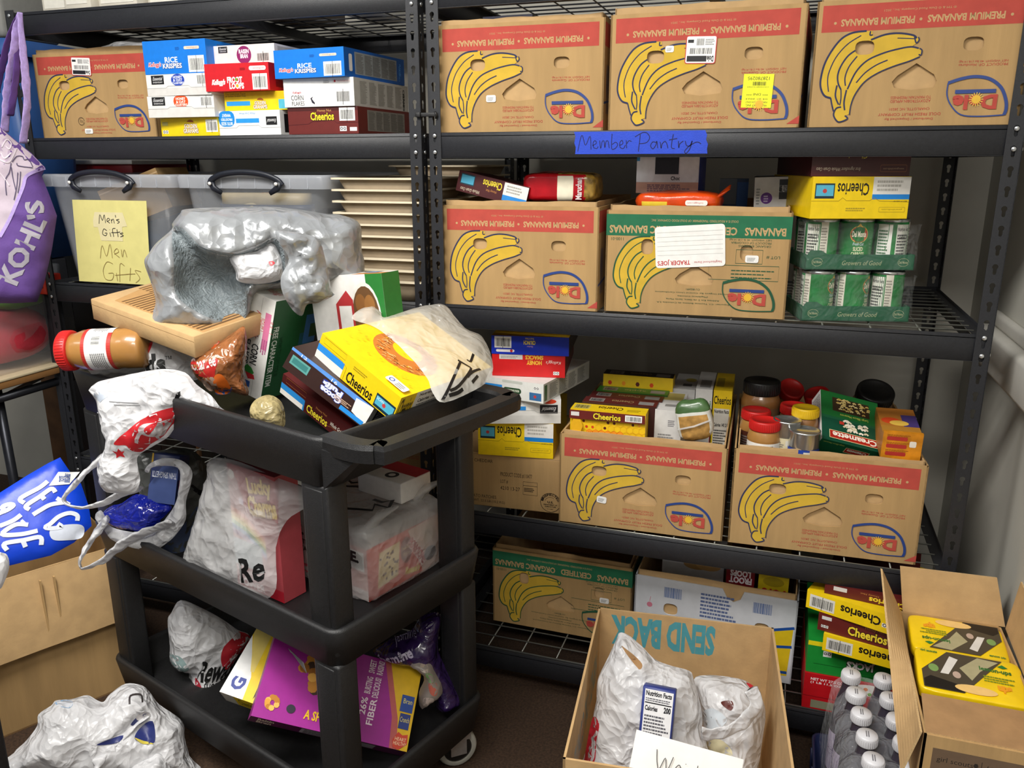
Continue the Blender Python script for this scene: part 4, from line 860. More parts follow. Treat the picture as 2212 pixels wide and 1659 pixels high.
for i in range(26):
    x, y = .35 + .42 * r.random(), .24 + .2 * r.random(); F.line([(x, y), (x + .035, y + .025), (x + .07, y)], .005, r.choice(('ece2c4', 'd8ccaa', 'f4ecd8')), 3)
F.rect(.3, .36, .38, .42, 'c03828')
F.text('Large Elbow Macaroni', .32, .53, .8, .585, 'd8e060', rot=180)
F.rect(.12, .05, .98, .21, 'e8d8a0'); F.rect(.13, .06, .97, .2, 'b02418'); F.text('Creamette', .18, .08, .92, .18, 'fbf4e4', rot=180, bold=.03)
F2 = Face(mb, (0, 0, -h), (1, 0, 0), (0, 0, 1), w, h); F2.rect(0, 0, 1, 1, '14603a'); F2.rect(.45, .35, .85, .75, 'e8d8a0'); F2.rect(.46, .38, .84, .72, 'b02418'); F2.text('Creamette', .49, .45, .81, .65, 'fbf4e4', rot=180, bold=.03); F2.text('Large Elbow Macaroni', .05, .78, .4, .9, 'c8d860', rot=180)
F3 = Face(mb, (0, d, -h), (0, -1, 0), (0, 0, 1), d, h); F3.rect(0, 0, 1, 1, 'e6e6e2'); F3.para(.06, .1, .5, .9, 7, '5a5a58'); F3.rect(.5, .3, .95, .8, '7a6a78')
tag(mb.build('pasta_carton', None, M), 'green elbow macaroni carton slanting over the box rim', 'pasta box')
mat('box_orange', 'd88a1c', 0.4, 0, 0.25, 30)
mb = MB(); w, d, h = .083, .16, .06
mb.box((0, 0, 0), (w, .01, .068), 'box_orange'); mb.box((0, .01, 0), (w, d, h), 'b8742c'); 
F = Face(mb, (0, 0, 0), (1, 0, 0), (0, 0, 1), w, .068)
for i in range(3): F.rrect(.1, .15 + .28 * i, .62, .29 + .28 * i, 'b8342c', .3); F.para(.1, .3 + .28 * i, .8, .38 + .28 * i, 2, 'a05a10')
F.rrect(.68, .5, .85, .72, 'f0e8d8', .2)
F = Face(mb, (0, .01, h), (1, 0, 0), (0, 1, 0), w, d - .01); F.rect(0, 0, 1, .3, 'b88030'); F.rect(.6, .3, 1, .75, '4a3a78'); F.ell(.3, .5, .25, .12, 'd84a20'); F.ell(.5, .42, .25, .1, 'ecc050')
A = PY(1901, 990, .075); tag(mb.build('dinner_box', None, MX((A.x, .075, A.z), (.12, 0, .03))), 'orange and purple dinner box beside the macaroni carton', 'food box')
# ------------------------------------------------------------------ lowest level: white fruit box and cereal stack
root = thing('fruit_box', 'white fruit box with yellow and blue stripes on the lowest shelf', 'fruit box', MX((.5048, .1146, .1245), (0, 0, -.0254)))
w, d, h = .4167, .5, .24; mb = MB(); t = .004
mat('white_carton', 'c9ccd2', 0.6, 0, 0.04, 30)
hs = [[(x * w, y * h) for x, y in stad(cx, cy, .045, .07)] for cx, cy in ((.235, .64), (.8, .6))]
mb.panel([(0, 0), (w, 0), (w, h), (w * .68, h), (w * .66, h * .9), (w * .62, h * .86), (w * .58, h * .9), (w * .55, h), (0, h)], hs, t, ((0, 0, 0), (1, 0, 0), (0, 0, 1)), 'white_carton')
for O, u, L in (((w, d, 0), (-1, 0, 0), w), ((w, 0, 0), (0, 1, 0), d), ((0, d, 0), (0, -1, 0), d)): mb.panel([(0, 0), (L, 0), (L, h), (0, h)], [], t, (O, u, (0, 0, 1)), 'white_carton')
mb.box((t, t, 0), (w - t, d - t, t), 'kraft_inner')
F = Face(mb, (0, 0, 0), (1, 0, 0), (0, 0, 1), w, h); iy = 'd8b81c'
F.poly([(.62, .05), (.97, .09), (.985, .66), (.7, .52), (.6, .3)], iy)
for a, b in (((.7, .53), (.99, .68)), ((.74, .38), (.985, .45)), ((.7, .1), (.97, .13))): F.line([a, b], .008, '1c4a94')
for x in (.18, .73): F.bars(x, .76, x + .13, .94, None, '2c5a9c', 40)
F.para(.42, .62, .66, .93, 7, '5a6a94', 8); F.circ(.1, .66, .018, 'c8788c'); F.line([(.1, .7), (.105, .76)], .0012, 'c8788c')
mb.build('outer_sleeve', root)
mb = MB()
for O, u, L in (((.006, .006, t), (1, 0, 0), w - .012), ((w - .006, d - .006, t), (-1, 0, 0), w - .012), ((w - .006, .006, t), (0, 1, 0), d - .012), ((.006, d - .006, t), (0, -1, 0), d - .012)):
    mb.panel([(0, 0), (L, 0), (L, h + .012), (L * .7, h + .009), (L * .4, h + .013), (0, h + .01)], [], .003, (O, u, (0, 0, 1)), 'kraft_light')
mb.build('inner_tray', root)
GS = 'cereal boxes standing in the white fruit box'
A = PY(1416, 1262, .19)
carton('cereal_box', 'white cereal box with flake picture in the white fruit box', MX((.565, .19, .131), (0, 0, -.03)), .165, .06, .305, 'c4c3c4', {'front': (0, [('e', .6, .985, .14, .05, '8c1c34'), ('t', 'BRAN', .52, .965, .68, .995, 'e8d0d4', {'rot': 180}), ('b', .1, .94, .3, 1.0, {'bg': None, 'fg': '3a3a40'}), ('e', .55, .82, .2, .045, 'b08a54'), ('e', .75, .83, .2, .05, 'c49a60'), ('p', .05, .86, .4, .9, 2, '66666a'), ('r', .78, .93, .95, .985, '2a2a2e')])}, group=GS)
carton('cereal_box', 'dark red fruit loop box in the white fruit box', MX((.738, .16, .131), (0, 0, -.03)), .072, .19, .275, '7e1420', {'front': (0, [('t', 'FROOT', .12, .84, .9, .9, 'f0e8ec', {'rot': 180, 'bold': .05}), ('t', 'LOOPS', .15, .91, .85, .97, 'f0e8ec', {'rot': 180, 'bold': .05}), ('r', 0, .6, 1, .8, '98182a')])}, group=GS)
carton('cereal_box', 'yellow corn pop cereal box in the white fruit box', MX((.82, .15, .131), (0, 0, -.03)), .075, .19, .27, 'c8b01c', {'front': (0, [('t', 'POPS', .15, .78, .9, .86, 'a81c20', {'rot': 180, 'bold': .06}), ('e', .5, .94, .35, .05, 'a08c18')])}, group=GS)
GE = 'cereal boxes piled at the right end of the lowest shelf'
carton('cereal_box', 'red fruity cereal box at the very bottom of the pile by the bottles', MX((.9476, .0195, .1245), (0, 0, 0)), .25, .3, .098, 'c0121c', {'front': (0, [('t', 'NET WT 27.5 OZ', .06, .82, .36, .89, 'f4e0e0', {'bold': .03}), ('t', '(1 LB 11.5 OZ)', .06, .72, .36, .79, 'f4e0e0', {'bold': .03}), ('e', .62, .8, .2, .16, 'f4efe8'), ('c', .56, .82, .02, 'e87820'), ('c', .66, .76, .02, '28a0b8'), ('c', .72, .84, .018, 'd02878'), ('c', .6, .7, .018, '78b828'), ('r', .08, .04, .34, .26, '8a8a70'), ('t', 'Post', .6, .1, .76, .2, 'f8f4f0', {'bold': .03}), ('l', [(0, .36), (1, .36)], .0012, '7c0c14')])}, group=GE)
carton('cereal_box', 'green apple ring cereal box in the pile under a yellow box', MX((.9486, .024, .2233), (0, 0, 0)), .2, .3, .0865, '1a8c34', {'front': (0, [('r', 0, .86, 1, 1, 'e8d818'), ('l', [(.08, .3), (.5, .3), (.6, .14), (1, .16)], .0014, '0c5c20'), ('t', 'JACKS', .46, .34, .76, .6, 'f4f4f0', {'rot': 180, 'bold': .05, 'outline': '141414'})] + RECY(.18, .56, .06)), }, group=GE)
yc = [('b', .04, .12, .33, .82, {'pen': True, 'seed': 51, 'bg': 'dcdad2'}), ('t', 'Cheerios', .4, .3, .84, .75, '1a1612', {'rot': 180, 'bold': .03})] + RECY(.86, .3, .07)
carton('cereal_box', 'yellow oat cereal box above the green one in the pile', MX((.9777, -.012, .311), (0, 0, -.2)), .2, .29, .0445, 'f0cc10', {'front': (0, yc), 'top': (0, [('r', 0, 0, 1, 1, 'f0d01c')])}, group=GE)
carton('cereal_box', 'brown honey oat cereal box in the middle of the pile', MX((.9631, .0, .3567), (0, 0, -.24)), .2, .29, .0465, '64201c', {'front': (0, [('t', 'Cheerios', .34, .2, .76, .66, 'f2d838', {'bold': .03, 'outline': '301010'}), ('t', 'Honey Nut', .52, .7, .72, .9, 'c88848'), ('b', .84, .1, 1, .9, {'seed': 52}), ('r', .04, .66, .15, .85, 'd8d4d0')] + RECY(.04, .2, .05))}, group=GE)
carton('cereal_box', 'yellow oat cereal box skewed near the top of the pile', MX((.933, .012, .4043), (0, 0, -.36)), .2, .29, .0465, 'f0cc10', {'front': (0, yc)}, group=GE)
carton('cereal_box', 'brown honey oat cereal box topping the pile under the beam', MX((.97, .006, .4516), (0, 0, -.16)), .195, .28, .0255, '5e1d1a', {'front': (0, [('t', 'Cheerios', .5, .1, .9, .6, 'f2d838', {'rot': 180, 'bold': .03}), ('t', 'Honey Nut', .4, .7, .6, .9, 'c88848', {'rot': 180}), ('r', .1, .5, .25, .9, 'd8d4d0')])}, group=GE)
carton('cereal_box', 'dark navy carton poking up behind the first banana box', MX((.05, .2, 1.52), (0, 0, .0)), .13, .15, .266, '1d1f3c', {'front': (0, [('o', .2, .86, .5, .97, 'c8c8d4', .2), ('o', .22, .87, .48, .96, '1d1f3c', .2)])}, cat='carton')
# ================================================================== soft sheets traced to size
from mathutils.bvhtree import BVHTree
def inside(P, x, y):
    c = False; n = len(P); j = n - 1
    for i in range(n):
        if (P[i][1] > y) != (P[j][1] > y) and x < (P[j][0] - P[i][0]) * (y - P[i][1]) / (P[j][1] - P[i][1]) + P[i][0]: c = not c
        j = i
    return c
def dist_poly(P, pts):
    A = np.array(P); B = np.roll(A, -1, 0); pts = np.array(pts); d = np.full(len(pts), 1e9)
    for a, b in zip(A, B):
        ab = b - a; t = np.clip(((pts - a) @ ab) / (ab @ ab + 1e-12), 0, 1)
        d = np.minimum(d, np.linalg.norm(pts - a - t[:, None] * ab, axis=1))
    return d
def resample(P, s, smooth=True):
    Q = [Vector(p[:2]) for p in (spl([(*p, 0) for p in P], 4, True) if smooth else [(*p, 0) for p in P])]; out = []
    for a, b in zip(Q, Q[1:] + Q[:1]):
        n = max(1, int((b - a).length / s + .5))
        for i in range(n): out.append(a.lerp(b, i / n))
    return [(p.x, p.y) for p in out]
def tri(P, s, holes=(), seed=0):
    """triangulate polygon P (with inner outlines kept as edges)"""
    r = random.Random(seed); vs = list(P); ed = [(i, (i + 1) % len(P)) for i in range(len(P))]
    for H in holes:
        b = len(vs); vs += list(H); ed += [(b + i, b + (i + 1) % len(H)) for i in range(len(H))]
    xs = [p[0] for p in P]; ys = [p[1] for p in P]; cand = []
    y = min(ys); k = 0
    while y < max(ys):
        x = min(xs) + (s / 2 if k % 2 else 0)
        while x < max(xs):
            q = (x + r.uniform(-.22, .22) * s, y + r.uniform(-.22, .22) * s)
            if inside(P, *q): cand.append(q)
            x += s
        y += s * .87; k += 1
    if cand:
        d = dist_poly(P, cand)
        for H in holes: d = np.minimum(d, dist_poly(H, cand))
        cand = [c for c, e in zip(cand, d) if e > s * .55]
    res = delaunay_2d_cdt([Vector(v) for v in vs + cand], ed, [list(range(len(P)))], 1, 1e-7)
    return [tuple(v) for v in res[0]], [tuple(f) for f in res[2]]
class Puff:
    """closed soft body with a given outline: bulging front, flatter back, creases and sunken openings"""
    def __init__(s, px, A, m, thick=.06, back=.5, R=None, s_=.012, fold=.006, ffr=9, fdir=(1, .35), ang=0, N=None, up=.0, dents=(), seed=0, ridge=.5, smooth=True, tilt=None):
        s.A = Vector(A)
        if N is None:
            n = Vector((CAM[0] - A[0], CAM[1] - A[1], 0)).normalized(); n.z = up; N = n.normalized()
        s.N = Vector(N); s.ux = Vector((-s.N.y, s.N.x, 0)).normalized(); s.uy = s.N.cross(s.ux)
        if s.uy.z < 0: s.uy = -s.uy; s.ux = -s.ux
        to2 = lambda p: s.to2(PN(p[0], p[1], s.A, s.N))
        P = resample([to2(p) for p in px], s_, smooth); s.P = P; s.mb = MB()
        D = [(resample([to2(p) for p in d[0]], s_), d[1], d[2]) for d in dents]
        vs, fs = tri(P, s_, [d[0] for d in D], seed)
        db = dist_poly(P, vs); R = R or max(db) * .9
        h = thick * np.sqrt(np.clip(1 - (1 - np.clip(db / R, 0, 1)) ** 2, 0, 1)); edge = np.clip(db / (R * .4), 0, 1)
        ca, sa = math.cos(math.radians(ang)), math.sin(math.radians(ang)); o1 = []; o2 = []
        ind = [np.array([inside(d[0], *v) for v in vs]) for d in D]
        dd = [dist_poly(d[0], vs) for d in D]
        for i, (x, y) in enumerate(vs):
            u, v = (x * ca + y * sa) * fdir[0], (-x * sa + y * ca) * fdir[1]
            w1 = noise.noise(Vector((u * ffr, v * ffr, seed + 3.1))) * .6
            a = 1 - 2 * abs(noise.noise(Vector((u * ffr + w1, v * ffr, seed)))); b = 1 - 2 * abs(noise.noise(Vector((x * ffr * 2.1 + w1, y * ffr * 2.1, seed + 9.7))))
            c = noise.noise(Vector((x * ffr * .5, y * ffr * .5, seed + 20)))
            f = fold * (a * .9 + ridge * b + c * 1.2) * (.25 + .75 * edge[i])
            z = h[i] + f
            for k, d in enumerate(D):
                if ind[k][i]: z = min(z, h[i]) - d[1] * min(1, (dd[k][i] / (max(1e-6, dd[k].max()) * .45 + 1e-6))) ** .6 + f * .6
                else: z += .008 * math.exp(-(dd[k][i] / .014) ** 2)
            o1.append(z); o2.append(-h[i] * back + f * .5)
        s.vs, s.fs = vs, fs
        s.front = [s.at(x, y, z) for (x, y), z in zip(vs, o1)]
        bk = [s.at(x, y, min(z, o1[i] - .001) if db[i] > 1e-5 else o1[i]) for i, ((x, y), z) in enumerate(zip(vs, o2))]
        mi = {}
        for f in fs:
            cx = sum(vs[k][0] for k in f) / 3; cy = sum(vs[k][1] for k in f) / 3; mm = m
            for d in D:
                if d[2] and inside(d[0], cx, cy): mm = d[2]
            mi.setdefault(mm, []).append(f)
        n = len(vs); s.mb.add(s.front + bk, [tuple(n + k for k in reversed(f)) for f in fs] if s.flipped(fs) else [tuple(n + k for k in f) for f in fs], m, True)
        rev = s.flipped(fs)
        for mm, L in mi.items():
            i = s.mb.mi(mm)
            for f in L: s.mb.f.append(tuple(f if rev else reversed(f))); s.mb.m.append(i); s.mb.sm.append(True)
        s.bvh = BVHTree.FromPolygons(s.front, fs)
    def flipped(s, fs):
        a, b, c = (s.front[k] for k in fs[0]); return (b - a).cross(c - a).dot(s.N) > 0
    def to2(s, q): d = q - s.A; return (d.dot(s.ux), d.dot(s.uy))
    def at(s, x, y, z): return s.A + s.ux * x + s.uy * y + s.N * z
    def drop(s, x, y, e=.0008):
        hit = s.bvh.ray_cast(s.at(x, y, 1.0), -s.N, 3)
        return (hit[0] + s.N * e) if hit[0] else s.at(x, y, .01)
    def to2px(s, p): return s.to2(PN(p[0], p[1], s.A, s.N))
    def patch(s, px, c, s_=.007, smooth=True, e=.0008):
        """printed patch that follows the folds"""
        P = resample([s.to2px(p) for p in px], s_, smooth); vs, fs = tri(P, s_)
        s.mb.add([s.drop(x, y, e) for x, y in vs], fs, c, True)
    def stroke(s, px, wd, c, n=6, e=.0012):
        Q = [Vector(q[:2]) for q in spl([(*s.to2px(p), 0) for p in px], n)]; vs = []
        for i, q in enumerate(Q):
            t = (Q[min(i + 1, len(Q) - 1)] - Q[max(i - 1, 0)]).normalized(); k = Vector((-t.y, t.x)) * wd / 2
            vs += [s.drop(*(q + k), e), s.drop(*(q - k), e)]
        s.mb.add(vs, [(2 * i, 2 * i + 1, 2 * i + 3, 2 * i + 2) for i in range(len(Q) - 1)], c, True)
    def text(s, t, pa, pb, hgt, c, bold=.0, shear=0, e=.0014, flip=False):
        """text running from pixel pa to pixel pb"""
        vs, fs = text_geo(t, bold); a = Vector(s.to2px(pa)); b = Vector(s.to2px(pb)); x = (b - a); L = x.length; x.normalize(); y = Vector((-x.y, x.x))
        if flip: y = -y
        m0 = min(v[0] for v in vs); m1 = max(v[0] for v in vs)
        out = []
        for u, v in vs:
            q = a + x * ((u - m0) / (m1 - m0) * L + shear * v / CAP * hgt) + y * (v / CAP * hgt); out.append(s.drop(q.x, q.y, e))
        s.mb.add(out, fs, c)
    def build(s, name, parent=None):
        """origin at the base of the body"""
        lo = min(v[2] for v in s.mb.v); c = Vector((s.A.x, s.A.y, lo)) if not parent else None
        if c is not None: s.mb.v = [tuple(Vector(v) - c) for v in s.mb.v]; return s.mb.build(name, None, Matrix.Translation(c))
        iv = parent.matrix_world.inverted(); s.mb.v = [tuple(iv @ Vector(v)) for v in s.mb.v]
        return s.mb.build(name, parent)
def strap(name, parent, pts, wd, m, seed=0, flat=.28, n=12, sub=7):
    """bag handle: a gathered, flattened ribbon of film"""
    Q = spl(pts, sub); mb = MB(); k = len(Q); R = []
    for i in range(k):
        t = i / (k - 1) * (len(wd) - 1); a = int(min(t, len(wd) - 2)); R.append(wd[a] + (wd[a + 1] - wd[a]) * (t - a))
    mb.tube(Q, R, m, n, flat)
    vs = []
    for i, v in enumerate(mb.v):
        q = Vector(v); a = noise.noise_vector(q * 55 + Vector((seed, 0, 0))) * .25 * R[i // n]; vs.append(tuple(q + a))
    iv = parent.matrix_world.inverted(); mb.v = [tuple(iv @ Vector(v)) for v in vs]
    return mb.build(name, parent)
# ================================================================== left rack, middle shelf: tubs and food trays
mat('tub_clear', 'dfe3ea', 0.22, 0, 0.03, 20, 0.08, 120, alpha=0.13)
mat('tub_lid', 'd6dae2', 0.25, 0, 0.03, 20, alpha=0.5, transl=0.2)
mat('paper_yellow', 'e6dd8e', 0.7, 0, 0.03, 30)
mat('tape_cream', 'eadfae', 0.6, 0, 0.03, 30)
mat('handle_navy', '1a1e28', 0.4, 0, 0.08, 50)
def loft(mb, loops, m, cap0=False, cap1=False, smooth=False):
    n = len(loops[0]); vs = [p for l in loops for p in l]
    fs = [(i * n + j, i * n + (j + 1) % n, (i + 1) * n + (j + 1) % n, (i + 1) * n + j) for i in range(len(loops) - 1) for j in range(n)]
    if cap0: fs.append(tuple(range(n - 1, -1, -1)))
    if cap1: fs.append(tuple((len(loops) - 1) * n + j for j in range(n)))
    mb.add(vs, fs, m, smooth)
def rr(x0, y0, x1, y1, r, z, k=5):
    P = []
    for cx, cy, a in ((x1 - r, y1 - r, 0), (x0 + r, y1 - r, 90), (x0 + r, y0 + r, 180), (x1 - r, y0 + r, 270)):
        for i in range(k): t = math.radians(a + 90 * i / (k - 1)); P.append((cx + r * math.cos(t), cy + r * math.sin(t), z))
    return P
def tub(label, x, w, d):
    root = thing('storage_tub', label, 'storage tub', T(x, .0, 1.0885), 'clear storage tubs on the rack')
    mb = MB(); h = .282; t = .003; k = .07
    loft(mb, [rr(k, .03, w - k, d - .03, .02, .001), rr(k - .012, .018, w - k + .012, d - .018, .03, .012), rr(.02, .008, w - .02, d - .008, .035, h), rr(.02 + t, .008 + t, w - .02 - t, d - .008 - t, .033, h), rr(k - .012 + t, .018 + t, w - k + .012 - t, d - .018 - t, .028, .015)], 'tub_clear', True, False, True)
    mb.build('tub_body', root)
    mb = MB()
    loft(mb, [rr(.002, -.004, w - .002, d, .03, h - .001), rr(.0, -.006, w, d + .002, .03, h + .028), rr(.004, -.002, w - .004, d - .002, .028, h + .034), rr(.02, .014, w - .02, d - .016, .02, h + .034), rr(.03, .024, w - .03, d - .026, .02, h + .026)], 'tub_lid', False, True, True)
    for i in range(1, 9): mb.box((w * i / 9 - .001, -.0075, h + .001), (w * i / 9 + .001, -.004, h + .028), 'tub_lid')
    mb.build('lid', root)
    mb = MB(); c = w / 2; z = h
    P = [(c - .112, -.012, z + .008), (c - .1, -.016, z + .022), (c - .06, -.02, z + .036), (c, -.021, z + .041), (c + .06, -.02, z + .036), (c + .1, -.016, z + .022), (c + .112, -.012, z + .008)]
    mb.tube(spl(P, 5), [.008] * 31, 'handle_navy', 10, .7, upv=(0, 1, 0))
    for s in (-1, 1):
        mb.tube([(c + s * .106, -.014, z + .018), (c + s * .098, -.015, z), (c + s * .075, -.014, z - .012)], [.011, .009, .006], 'handle_navy', 10, .6, upv=(0, 1, 0))
        mb.lathe([(.0045, 0), (.0045, .004), (0, .004)], 'white_board', 12, (c + s * .102, -.0225, z + .012), Matrix.Rotation(math.radians(90), 3, 'X'))
    mb.build('carry_handle', root)
    return root
TA = tub('clear lidded tub holding a yellow sign, at the left end', -1.2515, .474, .62)
TB = tub('clear lidded tub of shoes next to the food trays', -.7755, .474, .62)
def note(name, label, A, ux, uy, w, h, items, m='paper_yellow', cat='paper sign', curl=.0):
    mb = MB(); o = Vector((0, 0, 0)); ux = Vector(ux).normalized(); uy = Vector(uy).normalized(); n = ux.cross(uy)
    nn = 8; vs = []
    for i in range(nn + 1):
        for j in range(nn + 1): vs.append(ux * (w * i / nn) + uy * (h * j / nn) + n * (curl * (math.sin(i * 1.1) * .4 + (j / nn) ** 2)))
    mb.add(vs, [(i * (nn + 1) + j, (i + 1) * (nn + 1) + j, (i + 1) * (nn + 1) + j + 1, i * (nn + 1) + j + 1) for i in range(nn) for j in range(nn)], m, True)
    mb.add([v - n * .0004 for v in vs], [(i * (nn + 1) + j, i * (nn + 1) + j + 1, (i + 1) * (nn + 1) + j + 1, (i + 1) * (nn + 1) + j) for i in range(nn) for j in range(nn)], m, True)
    F = Face(mb, n * (curl * 1.4 + .0006), ux, uy, w, h); draw(F, items)
    o = mb.build(name, None, Matrix.Translation(A)); return tag(o, label, cat)
pa = PY(175, 608, .012); pb = PY(325, 612, .012); pt = PY(162, 460, -.003)
mens = [('y', [(.27, .76), (.3, .86), (.68, .86), (.73, .7), (.66, .69), (.66, .52), (.36, .52), (.33, .68), (.27, .68)], 'tape_cream')]
for st in ([(.35, .72), (.37, .83), (.4, .76), (.43, .83), (.44, .73)], [(.46, .75), (.5, .77), (.48, .79), (.46, .76), (.5, .73)], [(.52, .78), (.525, .73)], [(.525, .76), (.55, .78), (.56, .73)], [(.58, .83), (.585, .8)], [(.63, .78), (.59, .77), (.63, .75), (.6, .73)],
           [(.45, .64), (.41, .66), (.39, .6), (.43, .58), (.45, .61), (.42, .61)], [(.49, .62), (.5, .57)], [(.49, .65), (.492, .655)], [(.57, .67), (.53, .66), (.54, .57)], [(.51, .62), (.57, .62)], [(.59, .66), (.6, .57)], [(.57, .62), (.63, .63)], [(.67, .62), (.63, .61), (.67, .59), (.63, .57)]): mens.append(('l', st, .0022, '1c1a18', 4))
for st in ([(.33, .3), (.37, .46), (.42, .33), (.48, .48), (.5, .31)], [(.53, .36), (.59, .39), (.57, .43), (.53, .38), (.6, .32)], [(.63, .42), (.64, .33), (.67, .42), (.7, .33)],
           [(.5, .24), (.42, .26), (.36, .16), (.38, .05), (.47, .04), (.5, .12), (.43, .12)], [(.54, .13), (.55, .03)], [(.66, .22), (.6, .24), (.58, .02)], [(.52, .1), (.7, .12)], [(.74, .2), (.72, .04)], [(.68, .12), (.8, .13)], [(.88, .16), (.8, .17), (.86, .08), (.8, .02)]): mens.append(('l', st, .0014, '8a7038', 5))
note('paper_sign', 'yellow paper sign with taped gift lettering on the first clear tub', pa + Vector((0, -.006, .002)), (1, 0, 0), pt - pa, .262, .24, mens)
pa = PY(433, 600, .01); note('paper_sign', 'yellow paper sign mostly hidden on the tub of shoes', PY(446, 452, -.002) - Vector((0, .004, .21)), (1, 0, 0), (0, -.06, 1), .29, .213, [])
# contents of the tubs
mb = MB(); mb.box((0, 0, 0), (.2, .2, .12), 'kraft'); F = Face(mb, (0, 0, 0), (1, 0, 0), (0, 0, 1), .2, .12); F.rect(.3, .1, .5, .3, '8a6a48'); F.line([(.0, .9), (1, .9)], .004, 'd8b88c')
tag(mb.build('parcel_box', None, MX((-1.115, .12, 1.24), (0, -.35, .25))), 'small brown parcel box tilted inside the first clear tub', 'box')
mb = MB(); sblob(mb, (.09, .3, .2), '3a78b8', .45, 24, 14, None, .006, 12, 1)
tag(mb.build('folded_shirt', None, T(-1.14, .28, 1.2)), 'bright blue folded clothing inside the first clear tub', 'clothing')
mb = MB(); sblob(mb, (.1, .02, .17), 'e2c8cc', .3, 20, 10)
tag(mb.build('gift_packet', None, T(-1.135, .07, 1.2)), 'pink and white gift packet against the side of the first tub', 'packet')
mb = MB(); sblob(mb, (.2, .3, .17), '26345a', .6, 24, 14, None, .01, 12, 2)
tag(mb.build('folded_jumper', None, T(-.9, .3, 1.18)), 'navy folded jumper inside the first clear tub', 'clothing')
mb = MB()
sole = [(-.13, 0), (-.11, .032), (0, .04), (.1, .034), (.135, .012), (.13, -.03), (.08, -.042), (-.02, -.036), (-.1, -.034)]
for z0, z1, m_, k in ((0, .02, '1e2f52', 1.05), (.018, .05, 'c8b488', 1.0)):
    A_ = resample(sole, .012); loft(mb, [[(x * k, y * k, z0) for x, y in A_], [(x * k, y * k, z1) for x, y in A_]], m_, True, True, True)
sblob(mb, (.22, .078, .1), 'd2bf92', .8, 30, 16, lambda x, y, z: '1e2f52' if x < -.55 else ('c8863c' if (abs(y) < .5 and z > .2 and int((x + 1) * 16) % 2) else 'd2bf92'), .003, 30, 4)
tag(mb.build('trainer_shoe', None, T(-.56, .1, 1.305, .1)), 'patterned tan trainer with a dark sole inside the second tub', 'shoe')
mb = MB(); sblob(mb, (.35, .42, .2), '2b3448', .55, 24, 14, None, .01, 10, 8)
tag(mb.build('folded_coat', None, T(-.54, .3, 1.2)), 'dark folded coat filling the second clear tub', 'clothing')
mat('tray_tan', 'a8977e', 0.6, 0, 0.05, 30); mat('tray_rim', 'e6d9bd', 0.5, 0, 0.04, 30)
def food_tray(label, x, y, z, w=.24, d=.3, group='tan food trays stacked on the rack'):
    root = thing('food_tray', label, 'food tray', T(x, y, z), group)
    mb = MB(); h = .05; t = .003
    loft(mb, [rr(.022, .022, w - .022, d - .022, .03, 0), rr(.004, .004, w - .004, d - .004, .02, h), rr(.007, .007, w - .007, d - .007, .018, h), rr(.025, .025, w - .025, d - .025, .03, .004)], 'tray_tan', True, True, True)
    mb.build('tray_body', root)
    mb = MB(); loft(mb, [rr(-.008, -.008, w + .008, d + .008, .012, h - .001), rr(-.008, -.008, w + .008, d + .008, .012, h + .0035), rr(.006, .006, w - .006, d - .006, .018, h + .0035)], 'tray_rim', False, False)
    mb.build('rolled_rim', root)
    return root
for k in range(10):
    lb = ('bottom tan food tray of the tall stack beside the posts', 'second tan food tray from the bottom of the tall stack', 'third tan food tray from the bottom of the tall stack', 'fourth tan food tray from the bottom of the tall stack', 'fifth tan food tray from the bottom of the tall stack', 'fifth tan food tray from the top of the tall stack', 'fourth tan food tray from the top of the tall stack', 'third tan food tray from the top of the tall stack', 'second tan food tray from the top of the tall stack', 'topmost tan food tray of the tall stack beside the posts')[k]
    food_tray(lb, -.29, .012, 1.0885 + .0285 * k)
for k in range(4): food_tray(('lower', 'second', 'third', 'top')[k] + ' tan food tray of the shorter stack behind the tall one', -.29, .335, 1.29 + .028 * k, .26, .29)
for k in range(7): food_tray('tan food tray buried in the stack behind the tall one', -.29, .335, 1.0885 + .0285 * k, .26, .29)
# ------------------------------------------------------------------ things on and behind the left rack
mb = MB(); mb.rbox((0, 0, 0), (.42, .3, 1.375), '2a1f1c', .01); mb.rbox((0, 0, 1.375), (.42, .3, 1.43), '8f1d22', .004); mb.rbox((-.012, -.012, 1.43), (.432, .312, 1.445), 'white_board', .004)
for i in range(4): mb.box((.02, -.004, .06 + .32 * i), (.4, 0, .34 + .32 * i), '231917')
tag(mb.build('storage_cabinet', None, T(-1.76, .46, 0)), 'dark cabinet with a red and white top edge behind the clear tubs', 'cabinet')
mat('card_cream', 'd9d3c4', 0.7, 0, 0.05, 12)
for i, (x, wd, dy) in enumerate(((-1.235, .105, .08), (-1.125, .092, .05), (-1.025, .13, .07), (-.885, .1, .1))):
    mb = MB(); mb.rbox((0, 0, 0), (wd, .34, .25 + .01 * i), 'card_cream', .004); mb.box((.01, -.001, .02), (wd - .01, 0, .06), 'e8e4d8')
    tag(mb.build('file_box', None, T(x, dy, 1.8352)), ('cream file box at the left end of the top shelf', 'narrow cream file box second along the top shelf', 'wide cream file box third along the top shelf', 'cream file box fourth along the top shelf')[i], 'file box', 'cream file boxes on the top shelf')
mb = MB(); mb.rbox((0, 0, 0), (.12, .3, .2), 'e8e8e4', .005); tag(mb.build('storage_carton', None, T(-.42, .2, 1.8352)), 'white carton standing on the top shelf wires', 'carton')
mb = MB(); mb.rbox((0, 0, 0), (.17, .26, .16), '5a4a3e', .005); tag(mb.build('storage_carton', None, T(-.68, .25, 1.8352)), 'brown carton standing on the top shelf wires', 'carton')
mb = MB(); sblob(mb, (.3, .3, .16), 'white_film', .75, 36, 20, None, .02, 12, 5, .006)
